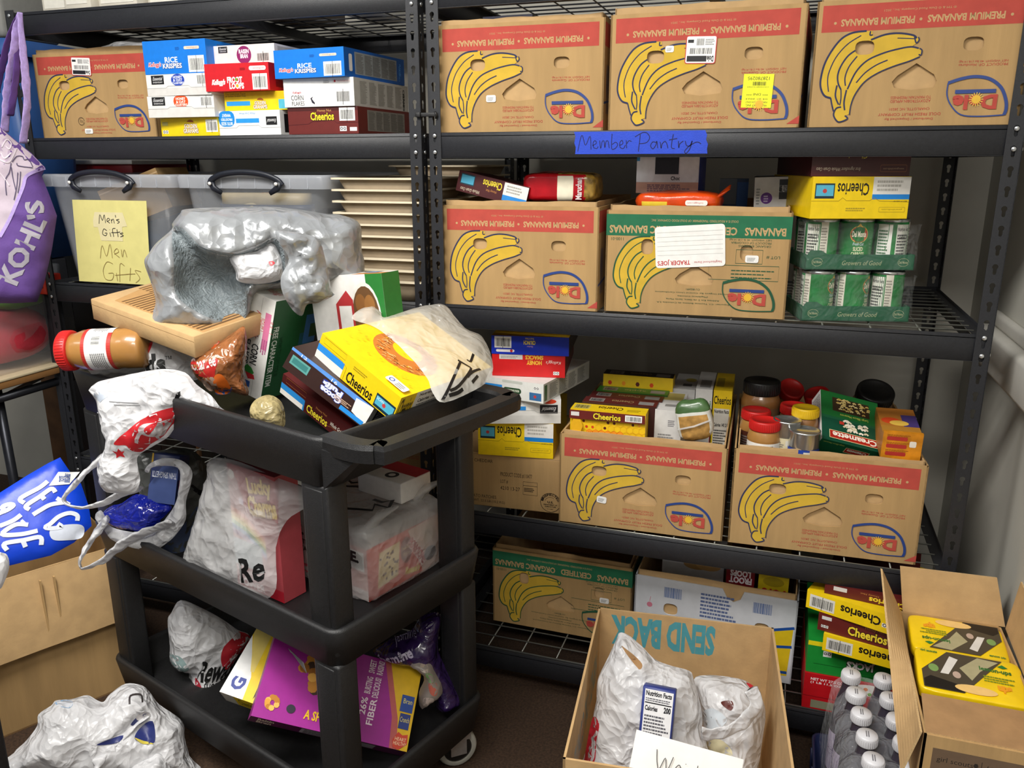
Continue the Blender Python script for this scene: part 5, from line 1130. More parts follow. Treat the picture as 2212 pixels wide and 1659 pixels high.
tag(mb.build('plastic_bag', None, T(-1.06, .28, 1.705)), 'white plastic bag bulging out of the far banana box', 'plastic bag')
# ================================================================== the trolley
CO = Vector((-.7646, -.4389, 0)); CRZ = -.3028
MC = Matrix.Translation(CO) @ Matrix.Rotation(CRZ, 4, 'Z')
def CT(x, y, z): return MC @ Vector((x, y, z))
CL, CW = .8877, .452
ZT, ZM, ZB = .969, .585, .198
cart = thing('utility_cart', 'black three tier plastic trolley loaded with groceries', 'trolley', MC)
def cart_tray(zr, hgt, fl):
    mb = MB(); t = .013; dr = .012
    loft(mb, [rr(dr, dr, CL - dr, CW - dr, .03, zr - hgt), rr(0, 0, CL, CW, .032, zr - .006), rr(.003, .003, CL - .003, CW - .003, .03, zr), rr(t, t, CL - t, CW - t, .024, zr), rr(t + .004, t + .004, CL - t - .004, CW - t - .004, .02, zr - .006), rr(t + .012, t + .012, CL - t - .012, CW - t - .012, .02, zr - fl)], 'cart_plastic', True, True, True)
    return mb.build('tray', cart)
cart_tray(ZT, .098, .085); cart_tray(ZM, .085, .066); cart_tray(ZB, .09, .07)
mb = MB()
P = [(CL - .02, .03), (CL + .05, .03), (CL + .088, .045), (CL + .1, .075), (CL + .1, CW - .06), (CL + .088, CW - .03), (CL + .05, CW - .015), (CL - .02, CW - .015)]
Q = [Vector((x, y, 0)) for x, y in [p[:2] for p in spl([(*p, 0) for p in P], 5)]]; vs = []; k = len(Q)
for i, p in enumerate(Q):
    t_ = (Q[min(i + 1, k - 1)] - Q[max(i - 1, 0)]).normalized(); n_ = Vector((t_.y, -t_.x, 0))
    for a, z in ((.019, -.03), (.021, -.006), (.017, .003), (-.015, .003), (-.019, -.004), (-.017, -.03)): vs.append(tuple(p + n_ * a + Vector((0, 0, ZT + z))))
mb.add(vs, [(i * 6 + j, i * 6 + (j + 1) % 6, (i + 1) * 6 + (j + 1) % 6, (i + 1) * 6 + j) for i in range(k - 1) for j in range(6)] + [tuple(range(6)), tuple((k - 1) * 6 + j for j in range(5, -1, -1))], 'cart_plastic', False)
for y0, y1 in ((.006, .05), (CW - .05, CW - .004)):
    mb.add([(CL - .012, y0, ZT - .095), (CL + .06, y0 + .012, ZT - .03), (CL - .012, y0, ZT - .02), (CL - .012, y1, ZT - .095), (CL + .06, y1 - .006, ZT - .03), (CL - .012, y1, ZT - .02)], [(0, 1, 2), (3, 5, 4), (0, 3, 4, 1), (1, 4, 5, 2)], 'cart_plastic')
mb.build('push_handle', cart)
for x0 in (.014, CL - .086):
    for y0 in (.014, CW - .064):
        for za, zb in ((ZB - .068, ZM - .083), (ZM - .064, ZT - .096)):
            mb = MB(); mb.rbox((x0, y0, za), (x0 + .072, y0 + .05, zb), 'cart_plastic', .006); mb.rbox((x0 + .012, y0 - .002, za + .01), (x0 + .06, y0 + .004, zb - .01), 'cart_plastic', .002)
            mb.build('corner_post', cart)
mat('tyre_grey', 'a9a89f', 0.6, 0, 0.08, 30)
for x0, y0, sw in ((.09, .07, .3), (.09, CW - .07, -.4), (CL - .09, .07, .2), (CL - .055, CW - .05, 1.0)):
    mb = MB(); A_ = Matrix.Rotation(math.radians(90), 3, 'X')
    mb.M = Matrix.Translation((x0, y0, .052)) @ Matrix.Rotation(sw, 4, 'Z')
    mb.box((-.03, -.024, .03), (.03, .024, .056), 'rivet_zinc')
    for s_ in (-1, 1): mb.box((-.02, s_ * .02 - .0015, -.012), (.02, s_ * .02 + .0015, .04), 'rivet_zinc')
    mb.M = None; o = mb.build('caster', cart)
    mb = MB(); mb.M = Matrix.Translation((x0, y0, .052)) @ Matrix.Rotation(sw, 4, 'Z')
    mb.lathe([(.0, -.014), (.03, -.014), (.034, -.012), (.036, .012), (.03, .014), (0, .014)], 'lid_black', 28, (0, 0, 0), A_)
    mb.lathe([(.035, -.012), (.045, -.015), (.05, -.008), (.05, .008), (.045, .015), (.035, .012)], 'tyre_grey', 28, (0, 0, 0), A_)
    mb.M = None; mb.build('wheel', o)
# ================================================================== groceries on the trolley, top tier
def zc(k, ox, oy): return lambda *pts: [(ox + x * k, oy + y * k) for x, y in pts]
zA, zB, zD, zE, zF, zG, zH = zc(.2984, 300, 330), zc(.2803, 0, 600), zc(.3255, 400, 560), zc(.2532, 0, 940), zc(.3165, 380, 960), zc(.3345, 340, 1260), zc(.2767, 0, 1200)
zS = zc(.337, 1000, 1100)
mat('film_grey', 'a2a5a8', 0.28, 0.3, 0.08, 18, alpha=0.97, crumple=.55, cscale=15)
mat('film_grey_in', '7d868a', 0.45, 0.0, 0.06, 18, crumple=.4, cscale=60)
mat('film_dark', '50524f', 0.3, 0, 0.1, 20, alpha=0.92, crumple=.7, cscale=20)
mat('film_thin', 'e6e6e6', 0.25, 0, 0.03, 30, alpha=0.36, transl=0.2, crumple=.5, cscale=20)
mat('film_cream', 'f2f0e8', 0.22, 0, 0.03, 30, alpha=0.38, transl=0.2, crumple=.5, cscale=18)
# mailer carton with clipboard and notes
M, dd = quad_pose((195, 645), 1.14, (418, 727), .34, -1, (545, 684), 1)
mb = MB(); w, d, h = .34, .27, .05; mb.M = Matrix.Translation((0, 0, -h)); mb.rbox((0, 0, 0), (w, d, h), 'kraft_light', .002, 1); mb.M = None
F = Face(mb, (0, 0, 0), (1, 0, 0), (0, 1, 0), w, d)
F.poly([(.14, .1), (.99, .1), (.99, .99), (.05, .99), (.02, .6)], 'b98f5c')
for i in range(26):
    x = .05 + .036 * i; F.line([(x, .12), (x - .02, .97)] if x > .16 else [(x, .42), (x - .02, .97)], .0055, '6f5030')
F2 = Face(mb, (0, 0, -h), (1, 0, 0), (0, 0, 1), w, h); F2.line([(0, .74), (1, .74)], .0008, '8a6840')
tag(mb.build('mailer_box', None, M), 'flat kraft mailer box with a striped top, lying on the trolley', 'box')
mb = MB(); mb.box((0, 0, .0005), (.13, .17, .0035), '6b4526'); mb.rbox((.05, -.004, .0035), (.09, .02, .012), 'rivet_zinc', .003)
mb.tube([(.055, .0, .012), (.07, -.012, .016), (.085, .0, .012)], .0022, 'rivet_zinc', 8)
tag(mb.build('clipboard', None, M @ Matrix.Translation((.12, .1, 0)) @ Matrix.Rotation(.2, 4, 'Z')), 'small brown clipboard lying on the striped mailer box', 'clipboard')
for i, (c, lb) in enumerate((('d8c860', 'pad of yellow sticky notes under the blue ones on the clipboard'), ('bcd8e4', 'pale blue sticky notes on top of the yellow pad'))):
    mb = MB(); mb.box((0, 0, 0), (.075, .075, .006), c); tag(mb.build('note_pad', None, M @ Matrix.Translation((.135, .15, .004 + .0065 * i)) @ Matrix.Rotation(.2 + .1 * i, 4, 'Z')), lb, 'note pad')
# big grey bag
NS = (MC.to_3x3() @ Vector((.12, -1, .15))).normalized()
pS = Puff(zA((40, 795), (75, 725), (130, 650), (240, 555), (245, 510), (300, 440), (340, 408), (600, 396), (900, 390), (1150, 410), (1340, 440), (1480, 455), (1600, 520), (1612, 700), (1632, 800), (1620, 985), (1560, 990), (1410, 970), (1200, 1000), (1020, 985), (900, 1000), (830, 1060), (790, 1230), (700, 1255), (560, 1290), (400, 1318), (200, 1290), (100, 1300), (62, 1230), (110, 1130), (120, 1060), (85, 930)),
          CT(.35, .24, 1.19), 'film_grey', .1, .7, R=.075, s_=.0105, fold=.011, ffr=13, fdir=(1, .6), ang=20, seed=4, ridge=.7, up=.12,
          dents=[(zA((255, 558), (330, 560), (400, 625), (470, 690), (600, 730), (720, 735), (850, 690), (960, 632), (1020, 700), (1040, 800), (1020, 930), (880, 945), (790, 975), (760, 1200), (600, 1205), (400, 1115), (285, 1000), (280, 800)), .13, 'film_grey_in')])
pS.stroke(zA((255, 558), (330, 565), (400, 628), (470, 693), (600, 735), (720, 738), (850, 693), (960, 635)), .008, 'white_film')
o = pS.build('plastic_bag'); tag(o, 'large crumpled silver grey plastic bag gaping open on the trolley', 'plastic bag')
pf = Puff(zA((985, 575), (1040, 565), (1200, 590), (1310, 640), (1365, 850), (1395, 1000), (1412, 1030), (1300, 1085), (1215, 1100), (1180, 1180), (1110, 1135), (1040, 1015), (1028, 900), (1085, 770), (1020, 660)), CT(.5, .12, 1.2), 'film_grey', .022, .6, s_=.009, fold=.011, ffr=24, fdir=(1, .5), ang=100, seed=11, ridge=1.0, up=.1)
pf.build('hanging_handle', o)
pi = Puff(zA((660, 740), (850, 700), (960, 645), (1030, 760), (1050, 860), (1020, 920), (860, 950), (720, 930), (700, 860)), CT(.42, .2, 1.19), 'white_film', .03, .5, s_=.01, fold=.008, ffr=16, seed=15, up=.12)
pi.patch(zA((935, 790), (965, 785), (980, 800), (950, 820)), 'c03038', .006); tag(pi.build('plastic_bag'), 'white plastic bag with a red mark inside the silver grey bag', 'plastic bag')
# peanut butter jar in a bag at the far corner
root = thing('peanut_butter_jar', 'big peanut butter jar with red lid lying in a white bag on the trolley', 'jar', None)
A_ = Vector(PZ(160, 757, 1.03)); ax = (Vector(PZ(270, 752, 1.035)) - A_).normalized()
q = Vector((0, 0, 1)).rotation_difference(ax); root.matrix_world = Matrix.Translation(A_) @ q.to_matrix().to_4x4()
mb = MB(); r = .046; mb.lathe([(r * .82, -.002), (r * .86, .012), (r * .98, .028), (r, .05), (r, .1), (r * .96, .112), (r, .122), (r, .158), (r * .85, .166), (0, .166)], 'pb_tan', 40); mb.build('jar_body', root)
mb = MB(); F = CylFace(mb, (0, 0, .038), r + .0003, .066, -3.4, 0.2); F.rect(0, 0, 1, 1, 'ecebe8'); F.rect(0, .0, 1, .12, 'b8342c'); F.rect(.3, .86, 1, 1, 'b8342c'); F.para(.1, .3, .3, .8, 8, '77777a'); F.bars(.35, .3, .5, .7, seed=3); F.para(.6, .3, .9, .8, 8, '77777a'); mb.build('paper_wrapper', root)
mb = MB(); mb.lathe([(0, -.024), (r * .9, -.024), (r * .97, -.021), (r * .97, .0), (r * .9, .002)], 'lid_red', 44)
for i in range(44):
    a = 2 * math.pi * i / 44; mb.box((r * .97 * math.cos(a) - .0008, r * .97 * math.sin(a) - .0008, -.02), (r * .97 * math.cos(a) + .0008, r * .97 * math.sin(a) + .0008, -.002), 'lid_red')
mb.build('screw_lid', root)
p = Puff([(133, 774), (150, 787), (168, 782), (182, 768), (215, 763), (238, 752), (262, 724), (285, 717), (320, 735), (325, 800), (262, 812), (208, 816), (190, 800), (165, 796)], CT(.13, .1, 1.03), 'white_film', .02, .4, s_=.009, fold=.008, ffr=20, fdir=(.6, 1), seed=21, ridge=.8, up=.3)
tag(p.build('plastic_bag'), 'thin white plastic bag loosely round the big peanut butter jar', 'plastic bag')
p = Puff([(312, 770), (322, 742), (350, 738), (400, 762), (428, 772), (430, 815), (405, 822), (330, 820), (314, 800)], CT(.24, .1, 1.02), 'white_film', .015, .5, s_=.01, fold=.0015, ffr=12, seed=23, up=.2)
p.text('ds', (314, 806), (359, 803), .04, '161616', .05); p.text('™', (357, 783), (371, 782), .014, '161616', .0); p.patch([(313, 765), (322, 742), (330, 741), (318, 768)], 'c02a30', .005)
tag(p.build('plastic_bag'), 'white plastic bag with black letters beneath the mailer box', 'plastic bag')
# bread bag
mat('bread_film', '9a6038', 0.15, 0, 0.25, 22, alpha=0.88, coat=0.5, crumple=.6, cscale=26)
p = Puff(zD((50, 665), (140, 590), (250, 535), (330, 480), (395, 450), (410, 600), (390, 760), (420, 900), (300, 880), (210, 880), (90, 800), (40, 720)), CT(.42, .13, 1.02), 'bread_film', .05, .6, s_=.009, fold=.007, ffr=22, fdir=(1, .5), ang=40, seed=31, ridge=.8, up=.15)
p.patch(zD((38, 700), (60, 668), (160, 660), (215, 650), (200, 720), (185, 770), (90, 765)), 'b3231f', .007); p.text('CharLee', zD((48, 735))[0], zD((205, 690))[0], .024, 'f2e8e4', .02, .15)
p.patch(zD((150, 560), (190, 540), (230, 545), (180, 590)), 'b04a18', .006); p.patch(zD((190, 770), (240, 750), (300, 840), (280, 890), (200, 880)), 'd2641c', .007); p.patch(zD((205, 870), (285, 855), (305, 838), (295, 885), (215, 895)), '2456a8', .006); p.patch(zD((105, 790), (185, 770), (215, 850), (160, 870)), 'a08878', .006)
tag(p.build('bread_bag'), 'clear bag of brown bread with a red label on the trolley', 'bread bag')
# corn flake carton, standing on its long edge
cf = MX((-.3895, -.3178, .9201), (-.0240, .2753, -.1404)); cd_, cw_, ch_ = .2338, .0774, .2477
carton('cereal_box', 'white and green corn flake box standing on edge on the trolley', cf, cw_, .24, ch_, 'e6e5e0', {
 'front': (0, [('t', "Kellogg's", .5, .62, .9, .84, 'c02838', {'rot': -90, 'shear': .0}), ('l', [(.52, .98), (.52, .76), (.62, .7), (.62, .55), (.46, .47), (.46, .22), (.6, .16), (.6, .0)], .0009, 'a4a4a0', 4), ('r', .7, .5, .92, .86, 'd878a0')]),
 'right': (0, [('r', 0, 0, 1, 1, '1d5a30'), ('r', .62, .0, 1.0, 1, '22281e'), ('p', .88, .1, .99, .95, 22, '5a5a52'), ('r', .42, .3, .62, .62, '245e6c'), ('r', .48, .5, .66, .8, '3a78b8'), ('r', .36, .34, .5, .46, '4a96c8'), ('r', .56, .56, .72, .7, '28542c'), ('r', .66, .7, .8, .9, '4a3c20'), ('r', .52, .2, .62, .34, '2a6aa0')]),
 'top': (0, [('t', 'CORN', .3, .3, .8, .42, '1c1c1c', {'rot': 0, 'bold': .03}), ('t', "Kellogg's", .2, .12, .7, .24, 'c02838')])})
mb = MB(); F = Face(mb, (0, 0, 0), (1, 0, 0), (0, 0, 1), cw_, ch_)
f2 = F.turnc()
f2.text('CORN', .48, .37, .68, .62, '1c1c1c', bold=.03); f2.text('FLAKES', .46, .1, .7, .3, '1c1c1c', bold=.03); f2.text("Kellogg's", .16, .3, .42, .55, 'c02838', shear=.3)
f2.poly([(.7, .3), (.74, .2), (.78, .26), (.8, .5), (.76, .6), (.72, .48)], '2e8a34'); f2.poly([(.78, .26), (.84, .4), (.82, .66), (.78, .6)], 'c8242c'); f2.rect(.86, .12, .92, .5, '2a5cb0'); f2.para(.4, .7, .58, .95, 3, 'b05888')
f3 = Face(mb, (cw_, 0, 0), (0, 1, 0), (0, 0, 1), .24, ch_).turnc()
f3.text('HOW TO GET YOUR', .38, .12, .78, .18, '0e2a14', bold=.02); f3.text('FREE CHARACTER ITEM', .26, .03, .86, .1, 'e8eee4', bold=.02)
o = mb.build('printed_panel', bpy.data.objects['cereal_box.%03d' % (max(int(o.name[-3:]) for o in bpy.data.objects if o.name.startswith('cereal_box.') and not o.parent))]); 
# granola carton
carton('cereal_box', 'white and green granola box behind the corn flake box', MX((-.2, -.242, .965), (0, -.1, -.2)), .215, .06, .218, 'e8e6e2', {
 'front': (0, [('r', .78, 0, 1, 1, '2a7a34'), ('e', .74, .56, .2, .36, 'e4e2dc'), ('e', .74, .56, .18, .32, '6a4a2c'), ('e', .68, .7, .07, .1, '8a5c30'), ('e', .8, .68, .07, .11, '9a6a38'), ('e', .7, .46, .08, .12, '7c5028'), ('e', .8, .44, .07, .1, '8c6034'), ('e', .75, .58, .06, .09, 'a8743c'), ('y', [(.34, .34), (.58, .34), (.58, .74), (.5, .84), (.34, .7)], 'b83438'), ('r', .38, .38, .55, .68, 'efeeea'), ('r', .7, 0, 1, .16, 'c07028')]),
 'top': (0, [('r', .6, 0, 1, .5, 'c8803c'), ('r', .64, .45, .84, .9, '1c1c24'), ('r', .67, .52, .81, .83, '4a90d0')]), 'right': (0, [('r', 0, 0, 1, 1, '2a7a34')])})
# leaning boxes at the near end
M, dd = quad_pose((612, 807), 1.0, (758, 923), .21, -1, (660, 790), 0)
mb = MB(); w, d, h = .21, .27, .05; mb.M = Matrix.Translation((0, 0, -h)); mb.box((0, 0, 0), (w, d, h), '4a1616'); mb.M = None
F = Face(mb, (0, 0, -h), (1, 0, 0), (0, 0, 1), w, h); F.rect(0, 0, .36, .56, '2a86cc'); F.rect(0, 0, .34, .26, 'e4e0d8'); F.line([(0, .64), (.3, .64), (.38, .5), (.38, .2)], .0008, '2c0c0c'); F.line([(.06, .7), (.36, .7), (.36, .95), (.06, .95)], .0008, 'a86838', closed=True)
F.text('Cheerios', .4, .12, .7, .5, 'f0d838', bold=.02, outline='301010'); F.text('Honey Nut', .52, .56, .68, .7, 'c88848'); F.text('Whole Grain Oats', .74, .35, .99, .55, 'f0e8d8', shear=.2); F.line([(.7, .2), (.76, .3), (1, .28)], .0008, 'a86838')
F = Face(mb, (0, 0, 0), (1, 0, 0), (0, 1, 0), w, d); F.rect(.0, .0, 1, 1, '571a1a')
tag(mb.build('cereal_box', None, M), 'brown honey oat cereal box lowest in the pile at the trolley handle', 'cereal box', 'cereal boxes leaning at the trolley handle')
M, dd = quad_pose((633, 749), 1.08, (808.5, 882), .21, -1, (690, 735), 0)
mb = MB(); w, d, h = .21, .27, .05; mb.M = Matrix.Translation((0, 0, -h)); mb.box((0, 0, 0), (w, d, h), '34201c'); mb.M = None
F = Face(mb, (0, 0, -h), (1, 0, 0), (0, 0, 1), w, h); F.poly([(0, .88), (0, 1), (1, 1), (.85, .76), (.5, .82)], '5a90d8'); F.rect(.04, .34, .26, .74, '5a9a94'); F.rect(.06, .42, .24, .66, '3a7a78'); F.text('Cocoa', .44, .2, .68, .42, 'd8dcf0', rot=180, bold=.06, outline='2a3a90'); F.text('Puffs', .44, .48, .66, .7, 'd8dcf0', rot=180, bold=.06, outline='2a3a90'); F.poly([(.82, .3), (1, .14), (1, 1), (.8, .9)], 'e8e6e2'); F.rect(.7, .05, .98, .24, '2a8cdc'); F.text('12', .12, .86, .19, .98, 'e8f0ff'); F.text('16', .5, .8, .57, .94, 'e8f0ff'); F.para(.6, .3, .8, .5, 3, 'c8a890', 3)
F = Face(mb, (w, 0, -h), (0, 1, 0), (0, 0, 1), d, h); F.rect(0, 0, 1, 1, '1c1a2a'); F.rect(.0, 0, .1, 1, 'd8d8d4'); F.para(.14, .2, .5, .8, 4, 'c8c8d0')
tag(mb.build('cereal_box', None, M), 'dark cocoa cereal box with blue edge in the middle of the leaning pile', 'cereal box', 'cereal boxes leaning at the trolley handle')
chM = MX((-.0714, -.4698, 1.0558), (-.0174, .4787, -.2492)); w, d, h = .2254, .3073, .0581
mb = MB(); mb.box((0, 0, 0), (w, d, h), 'efcb12')
F = Face(mb, (0, 0, 0), (1, 0, 0), (0, 0, 1), w, h); F.rect(0, 0, .34, .58, 'e6e4dc'); F.rect(0, .34, .34, .6, '2a8cdc'); F.line([(0, .62), (.3, .62), (.37, .52), (.37, .0)], .0009, 'a88c10'); F.line([(.05, .72), (.33, .72), (.33, .94), (.05, .94)], .0008, '8a7410', closed=True); F.text('Cheerios', .4, .08, .72, .48, '18140e', bold=.02); F.para(.44, .66, .64, .82, 2, 'a89014'); F.rect(.76, .04, .99, .56, '123040'); F.rect(.77, .14, .98, .48, '54b0cc'); F.circ(.87, .3, .02, 'c04040'); F.text('SCAN', .775, .34, .86, .44, 'e8f4f8')
F = Face(mb, (0, 0, h), (1, 0, 0), (0, 1, 0), w, d); F.ell(.52, .42, .34, .2, 'c87830', 30); F.ell(.5, .46, .16, .09, 'efcb12', 24)
r_ = random.Random(5)
for i in range(150):
    a = r_.random() * 6.28; k = .62 + .36 * r_.random(); x, y = .52 + .34 * k * math.cos(a), .42 + .2 * k * math.sin(a)
    if ((x - .5) / .16) ** 2 + ((y - .46) / .09) ** 2 > 1: F.line([(x, y), (x + .022, y + .012), (x + .04, y + .008)], .0018, r_.choice(('e4a860', 'f0c080', 'a85c20')))
for i in range(50):
    x, y = .04 + .9 * r_.random(), .04 + .9 * r_.random(); F.line([(x, y), (x + .02, y + .01)], .0022, r_.choice(('c8a410', 'dcb81c')))
F.rrect(.74, .03, .97, .1, 'e6e4e0', .2); F.circ(.79, .065, .028, '2c4a9c'); F.circ(.79, .065, .018, 'e6e4e0'); F.para(.85, .04, .96, .09, 3, '8a8a88')
F = Face(mb, (w, 0, 0), (0, 1, 0), (0, 0, 1), d, h); F.rect(0, 0, 1, 1, 'e4e2da'); F.rect(0, 0, .16, 1, 'efcb12'); F.text('Cheerios', .02, .1, .15, .9, '18140e', rot=0, bold=.02); F.text('Nutrition Facts', .2, .78, .45, .9, '1a1a1a', bold=.03); F.text('Calories 140 210', .2, .52, .45, .66, '1a1a1a', bold=.03); F.para(.2, .06, .46, .46, 5, '55534f'); F.para(.5, .06, .95, .9, 8, '8a8884')
tag(mb.build('cereal_box', None, chM), 'yellow oat cereal box half inside a clear white bag at the trolley handle', 'cereal box', 'cereal boxes leaning at the trolley handle')
pc = chM @ Vector((w * .62, d * .55, h)); NN = (chM.to_3x3() @ Vector((0, 0, 1)))
p = Puff(zD((1105, 395), (1170, 330), (1240, 320), (1290, 345), (1320, 268), (1332, 300), (1300, 395), (1480, 340), (1690, 300), (1790, 385), (1860, 470), (1960, 520), (2008, 590), (2038, 690), (2035, 760), (1960, 850), (1720, 955), (1640, 885), (1600, 790), (1480, 640), (1330, 500), (1230, 440)), pc + NN * .002, 'film_cream', .018, -.15, s_=.01, fold=.008, ffr=11, fdir=(.45, 1.3), ang=-32, N=NN, seed=41, ridge=.3)
for st in (((1885, 690), (1870, 730), (1845, 720)), ((1780, 735), (1850, 765), (1870, 790), (1800, 880), (1740, 910)), ((1800, 740), (1730, 900), (1700, 950)), ((1940, 770), (1880, 800), (1850, 830)), ((1925, 810), (1890, 850)), ((1740, 930), (1800, 910), (1830, 890))): p.stroke(zD(*st), .006, '161616', 3)
tag(p.build('plastic_bag'), 'sheer white bag pulled over the end of the yellow cereal box', 'plastic bag')
mat('pasta_film', 'b8a878', 0.25, 0, 0.2, 40, alpha=.75, crumple=.5, cscale=30)
p = Puff(zD((430, 990), (470, 930), (560, 900), (640, 950), (665, 1060), (640, 1120), (500, 1110), (440, 1060)), CT(.6, .1, .95), 'pasta_film', .025, .6, s_=.01, fold=.006, ffr=20, seed=44, up=.3)
tag(p.build('pasta_bag'), 'pale yellow bag of pasta in the near corner of the trolley', 'pasta bag')
# white bag hanging over the long side
NM = (NS + Vector((CAM[0] - CO.x, CAM[1] - CO.y, 0)).normalized() * .8 + Vector((0, 0, .2))).normalized()
p = Puff(zB((702, 862), (745, 815), (800, 790), (1000, 745), (1250, 703), (1430, 730), (1520, 820), (1630, 905), (1700, 990), (1745, 1032), (1560, 1010), (1450, 985), (1420, 1060), (1370, 1130), (1300, 1225), (1180, 1300), (1085, 1360), (1060, 1420), (1085, 1560), (1040, 1650), (930, 1660), (800, 1640), (760, 1500), (790, 1380), (830, 1250), (800, 1140), (780, 1060), (750, 1040), (775, 1015), (745, 920)),
         CT(.31, -.035, .95), 'white_film', .035, .4, N=NM, R=.06, s_=.0105, fold=.012, ffr=15, fdir=(1, .55), ang=55, seed=52, ridge=.8)
p.patch(zB((1415, 985), (1430, 1010), (1400, 1080), (1350, 1130), (1290, 1210), (1190, 1275), (1110, 1335), (1075, 1320), (1050, 1275), (1000, 1270), (985, 1250), (1050, 1180), (1180, 1080), (1290, 1020)), 'c4242c', .006)
p.patch(zB((1200, 1110), (1290, 1100), (1370, 1080), (1330, 1150), (1290, 1205), (1230, 1215), (1180, 1190), (1165, 1150)), 'white_film', .006, e=.0014); p.patch(zB((1205, 1150), (1240, 1115), (1290, 1105), (1250, 1170), (1215, 1195)), 'c4242c', .006, e=.002)
p.stroke(zB((1120, 1260), (1160, 1190), (1220, 1160)), .006, 'white_film', 4, .002)
p.patch(zB((955, 1310), (985, 1325), (1000, 1295), (1012, 1325), (1030, 1318), (1015, 1340), (1022, 1372), (995, 1355), (970, 1372), (975, 1340)), 'c4242c', .005, False)
p.patch(zB((1440, 880), (1460, 865), (1465, 900), (1425, 935), (1410, 960), (1400, 940), (1410, 925)), '18181a', .005, False); p.patch(zB((785, 905), (825, 855), (925, 905), (870, 950)), 'a8b0bc', .008, False); p.para = None
p.stroke(zB((945, 940), (1160, 955)), .0018, '8a8a8c', 3); p.stroke(zB((985, 965), (1170, 970)), .0018, '8a8a8c', 3)
oB = p.build('plastic_bag'); tag(oB, 'white plastic bag with red star print spilling over the trolley side', 'plastic bag')
def on(px, cx, cy, cz): return PN(px[0], px[1], CT(cx, cy, cz), np.array(NM))
strap('bag_handle', oB, [on(q, .17, -.06, .8) for q in zE((870, 185), (760, 290), (620, 440), (548, 515), (560, 580), (640, 615), (740, 618), (860, 588), (1000, 520), (1180, 440))], [.02, .022, .016, .009, .011, .013, .018, .024], 'white_film', 3)
# ================================================================== middle tier
p = Puff(zE((1165, 195), (1270, 150), (1390, 125), (1560, 108), (1640, 130), (1720, 190), (1775, 300), (1750, 440), (1700, 640), (1660, 830), (1600, 1062), (1480, 1040), (1350, 1010), (1240, 900), (1200, 600)), CT(.28, .27, .68), 'film_dark', .03, .6, s_=.011, fold=.008, ffr=14, fdir=(1, .5), ang=70, seed=61, up=.15)
for st in (((1640, 400), (1700, 460), (1740, 480)), ((1660, 440), (1720, 500))): p.stroke(zE(*st), .006, '101012', 3)
p.patch(zE((1590, 720), (1690, 600), (1660, 830), (1595, 1050), (1450, 1025), (1340, 1000)), 'film_slate' if 'film_slate' in MATS else '4a5878', .012)
tag(p.build('plastic_bag'), 'dark grey plastic bag behind the blue pasta on the middle tier', 'plastic bag')
mb = MB(); w, d, h = .07, .045, .115; mb.rbox((0, 0, 0), (w, d, h), '2a3564', .002, 1)
F = Face(mb, (0, 0, 0), (1, 0, 0), (0, 0, 1), w, h); F.poly([(0, .35), (.4, .75), (1, .8), (1, 0), (0, 0)], '4a5c94'); F.text('THIN SPAGHETTI', .08, .52, .96, .64, 'e8ecf8', rot=180, bold=.02); F.para(.35, .88, .75, .93, 2, 'b8a868'); F.rect(0, .7, .06, 1, 'c8a030')
FR = Face(mb, (w, 0, 0), (0, 1, 0), (0, 0, 1), d, h); FR.rect(0, .1, 1, .5, '1a2248'); FR.rect(.2, .3, .9, .5, 'a8283c')
P0 = on(zE((1255, 565))[0], .22, .07, .7); o = mb.build('spaghetti_box', None, MX(P0, (-.3, .06, .15))); tag(o, 'navy thin spaghetti carton in the open white bag', 'pasta box')
mat('pack_blue', '1726a8', 0.15, 0, 0.12, 20, coat=0.8, crumple=.6, cscale=36)
p = Puff(zE((888, 655), (960, 600), (1040, 580), (1165, 503), (1290, 530), (1400, 575), (1472, 612), (1380, 720), (1290, 832), (1160, 822), (1040, 800), (945, 760), (905, 710)), CT(.18, .045, .67), 'pack_blue', .03, .6, N=NM, s_=.009, fold=.006, ffr=26, fdir=(1, .4), ang=60, seed=64, ridge=.9, up=.5)
tag(p.build('pasta_pack'), 'shiny royal blue pasta packet in the open white bag', 'pasta packet')
p = Puff(zE((815, 690), (860, 640), (900, 690), (925, 755), (1000, 800), (1160, 830), (1300, 838), (1400, 730), (1490, 600), (1525, 480), (1535, 300), (1440, 262), (1300, 275), (1270, 320), (1235, 300), (1290, 235), (1410, 195), (1550, 215), (1640, 300), (1630, 420), (1590, 560), (1585, 720), (1500, 850), (1430, 915), (1310, 985), (1130, 960), (1000, 915), (930, 860), (880, 790)), CT(.19, .02, .675), 'white_film', .014, .6, N=NM, s_=.009, fold=.006, ffr=16, seed=66)
oC = p.build('plastic_bag'); tag(oC, 'open white plastic bag holding blue pasta on the middle tier', 'plastic bag')
strap('bag_handle', oC, [on(q, .16, -.04, .66) for q in zE((905, 720), (860, 790), (800, 860), (730, 980), (685, 1070), (690, 1125), (720, 1140), (800, 1110), (880, 1070), (1000, 970), (1110, 890), (1290, 810), (1470, 740))], [.026, .024, .018, .011, .009, .011, .015, .02, .016], 'white_film', 8)
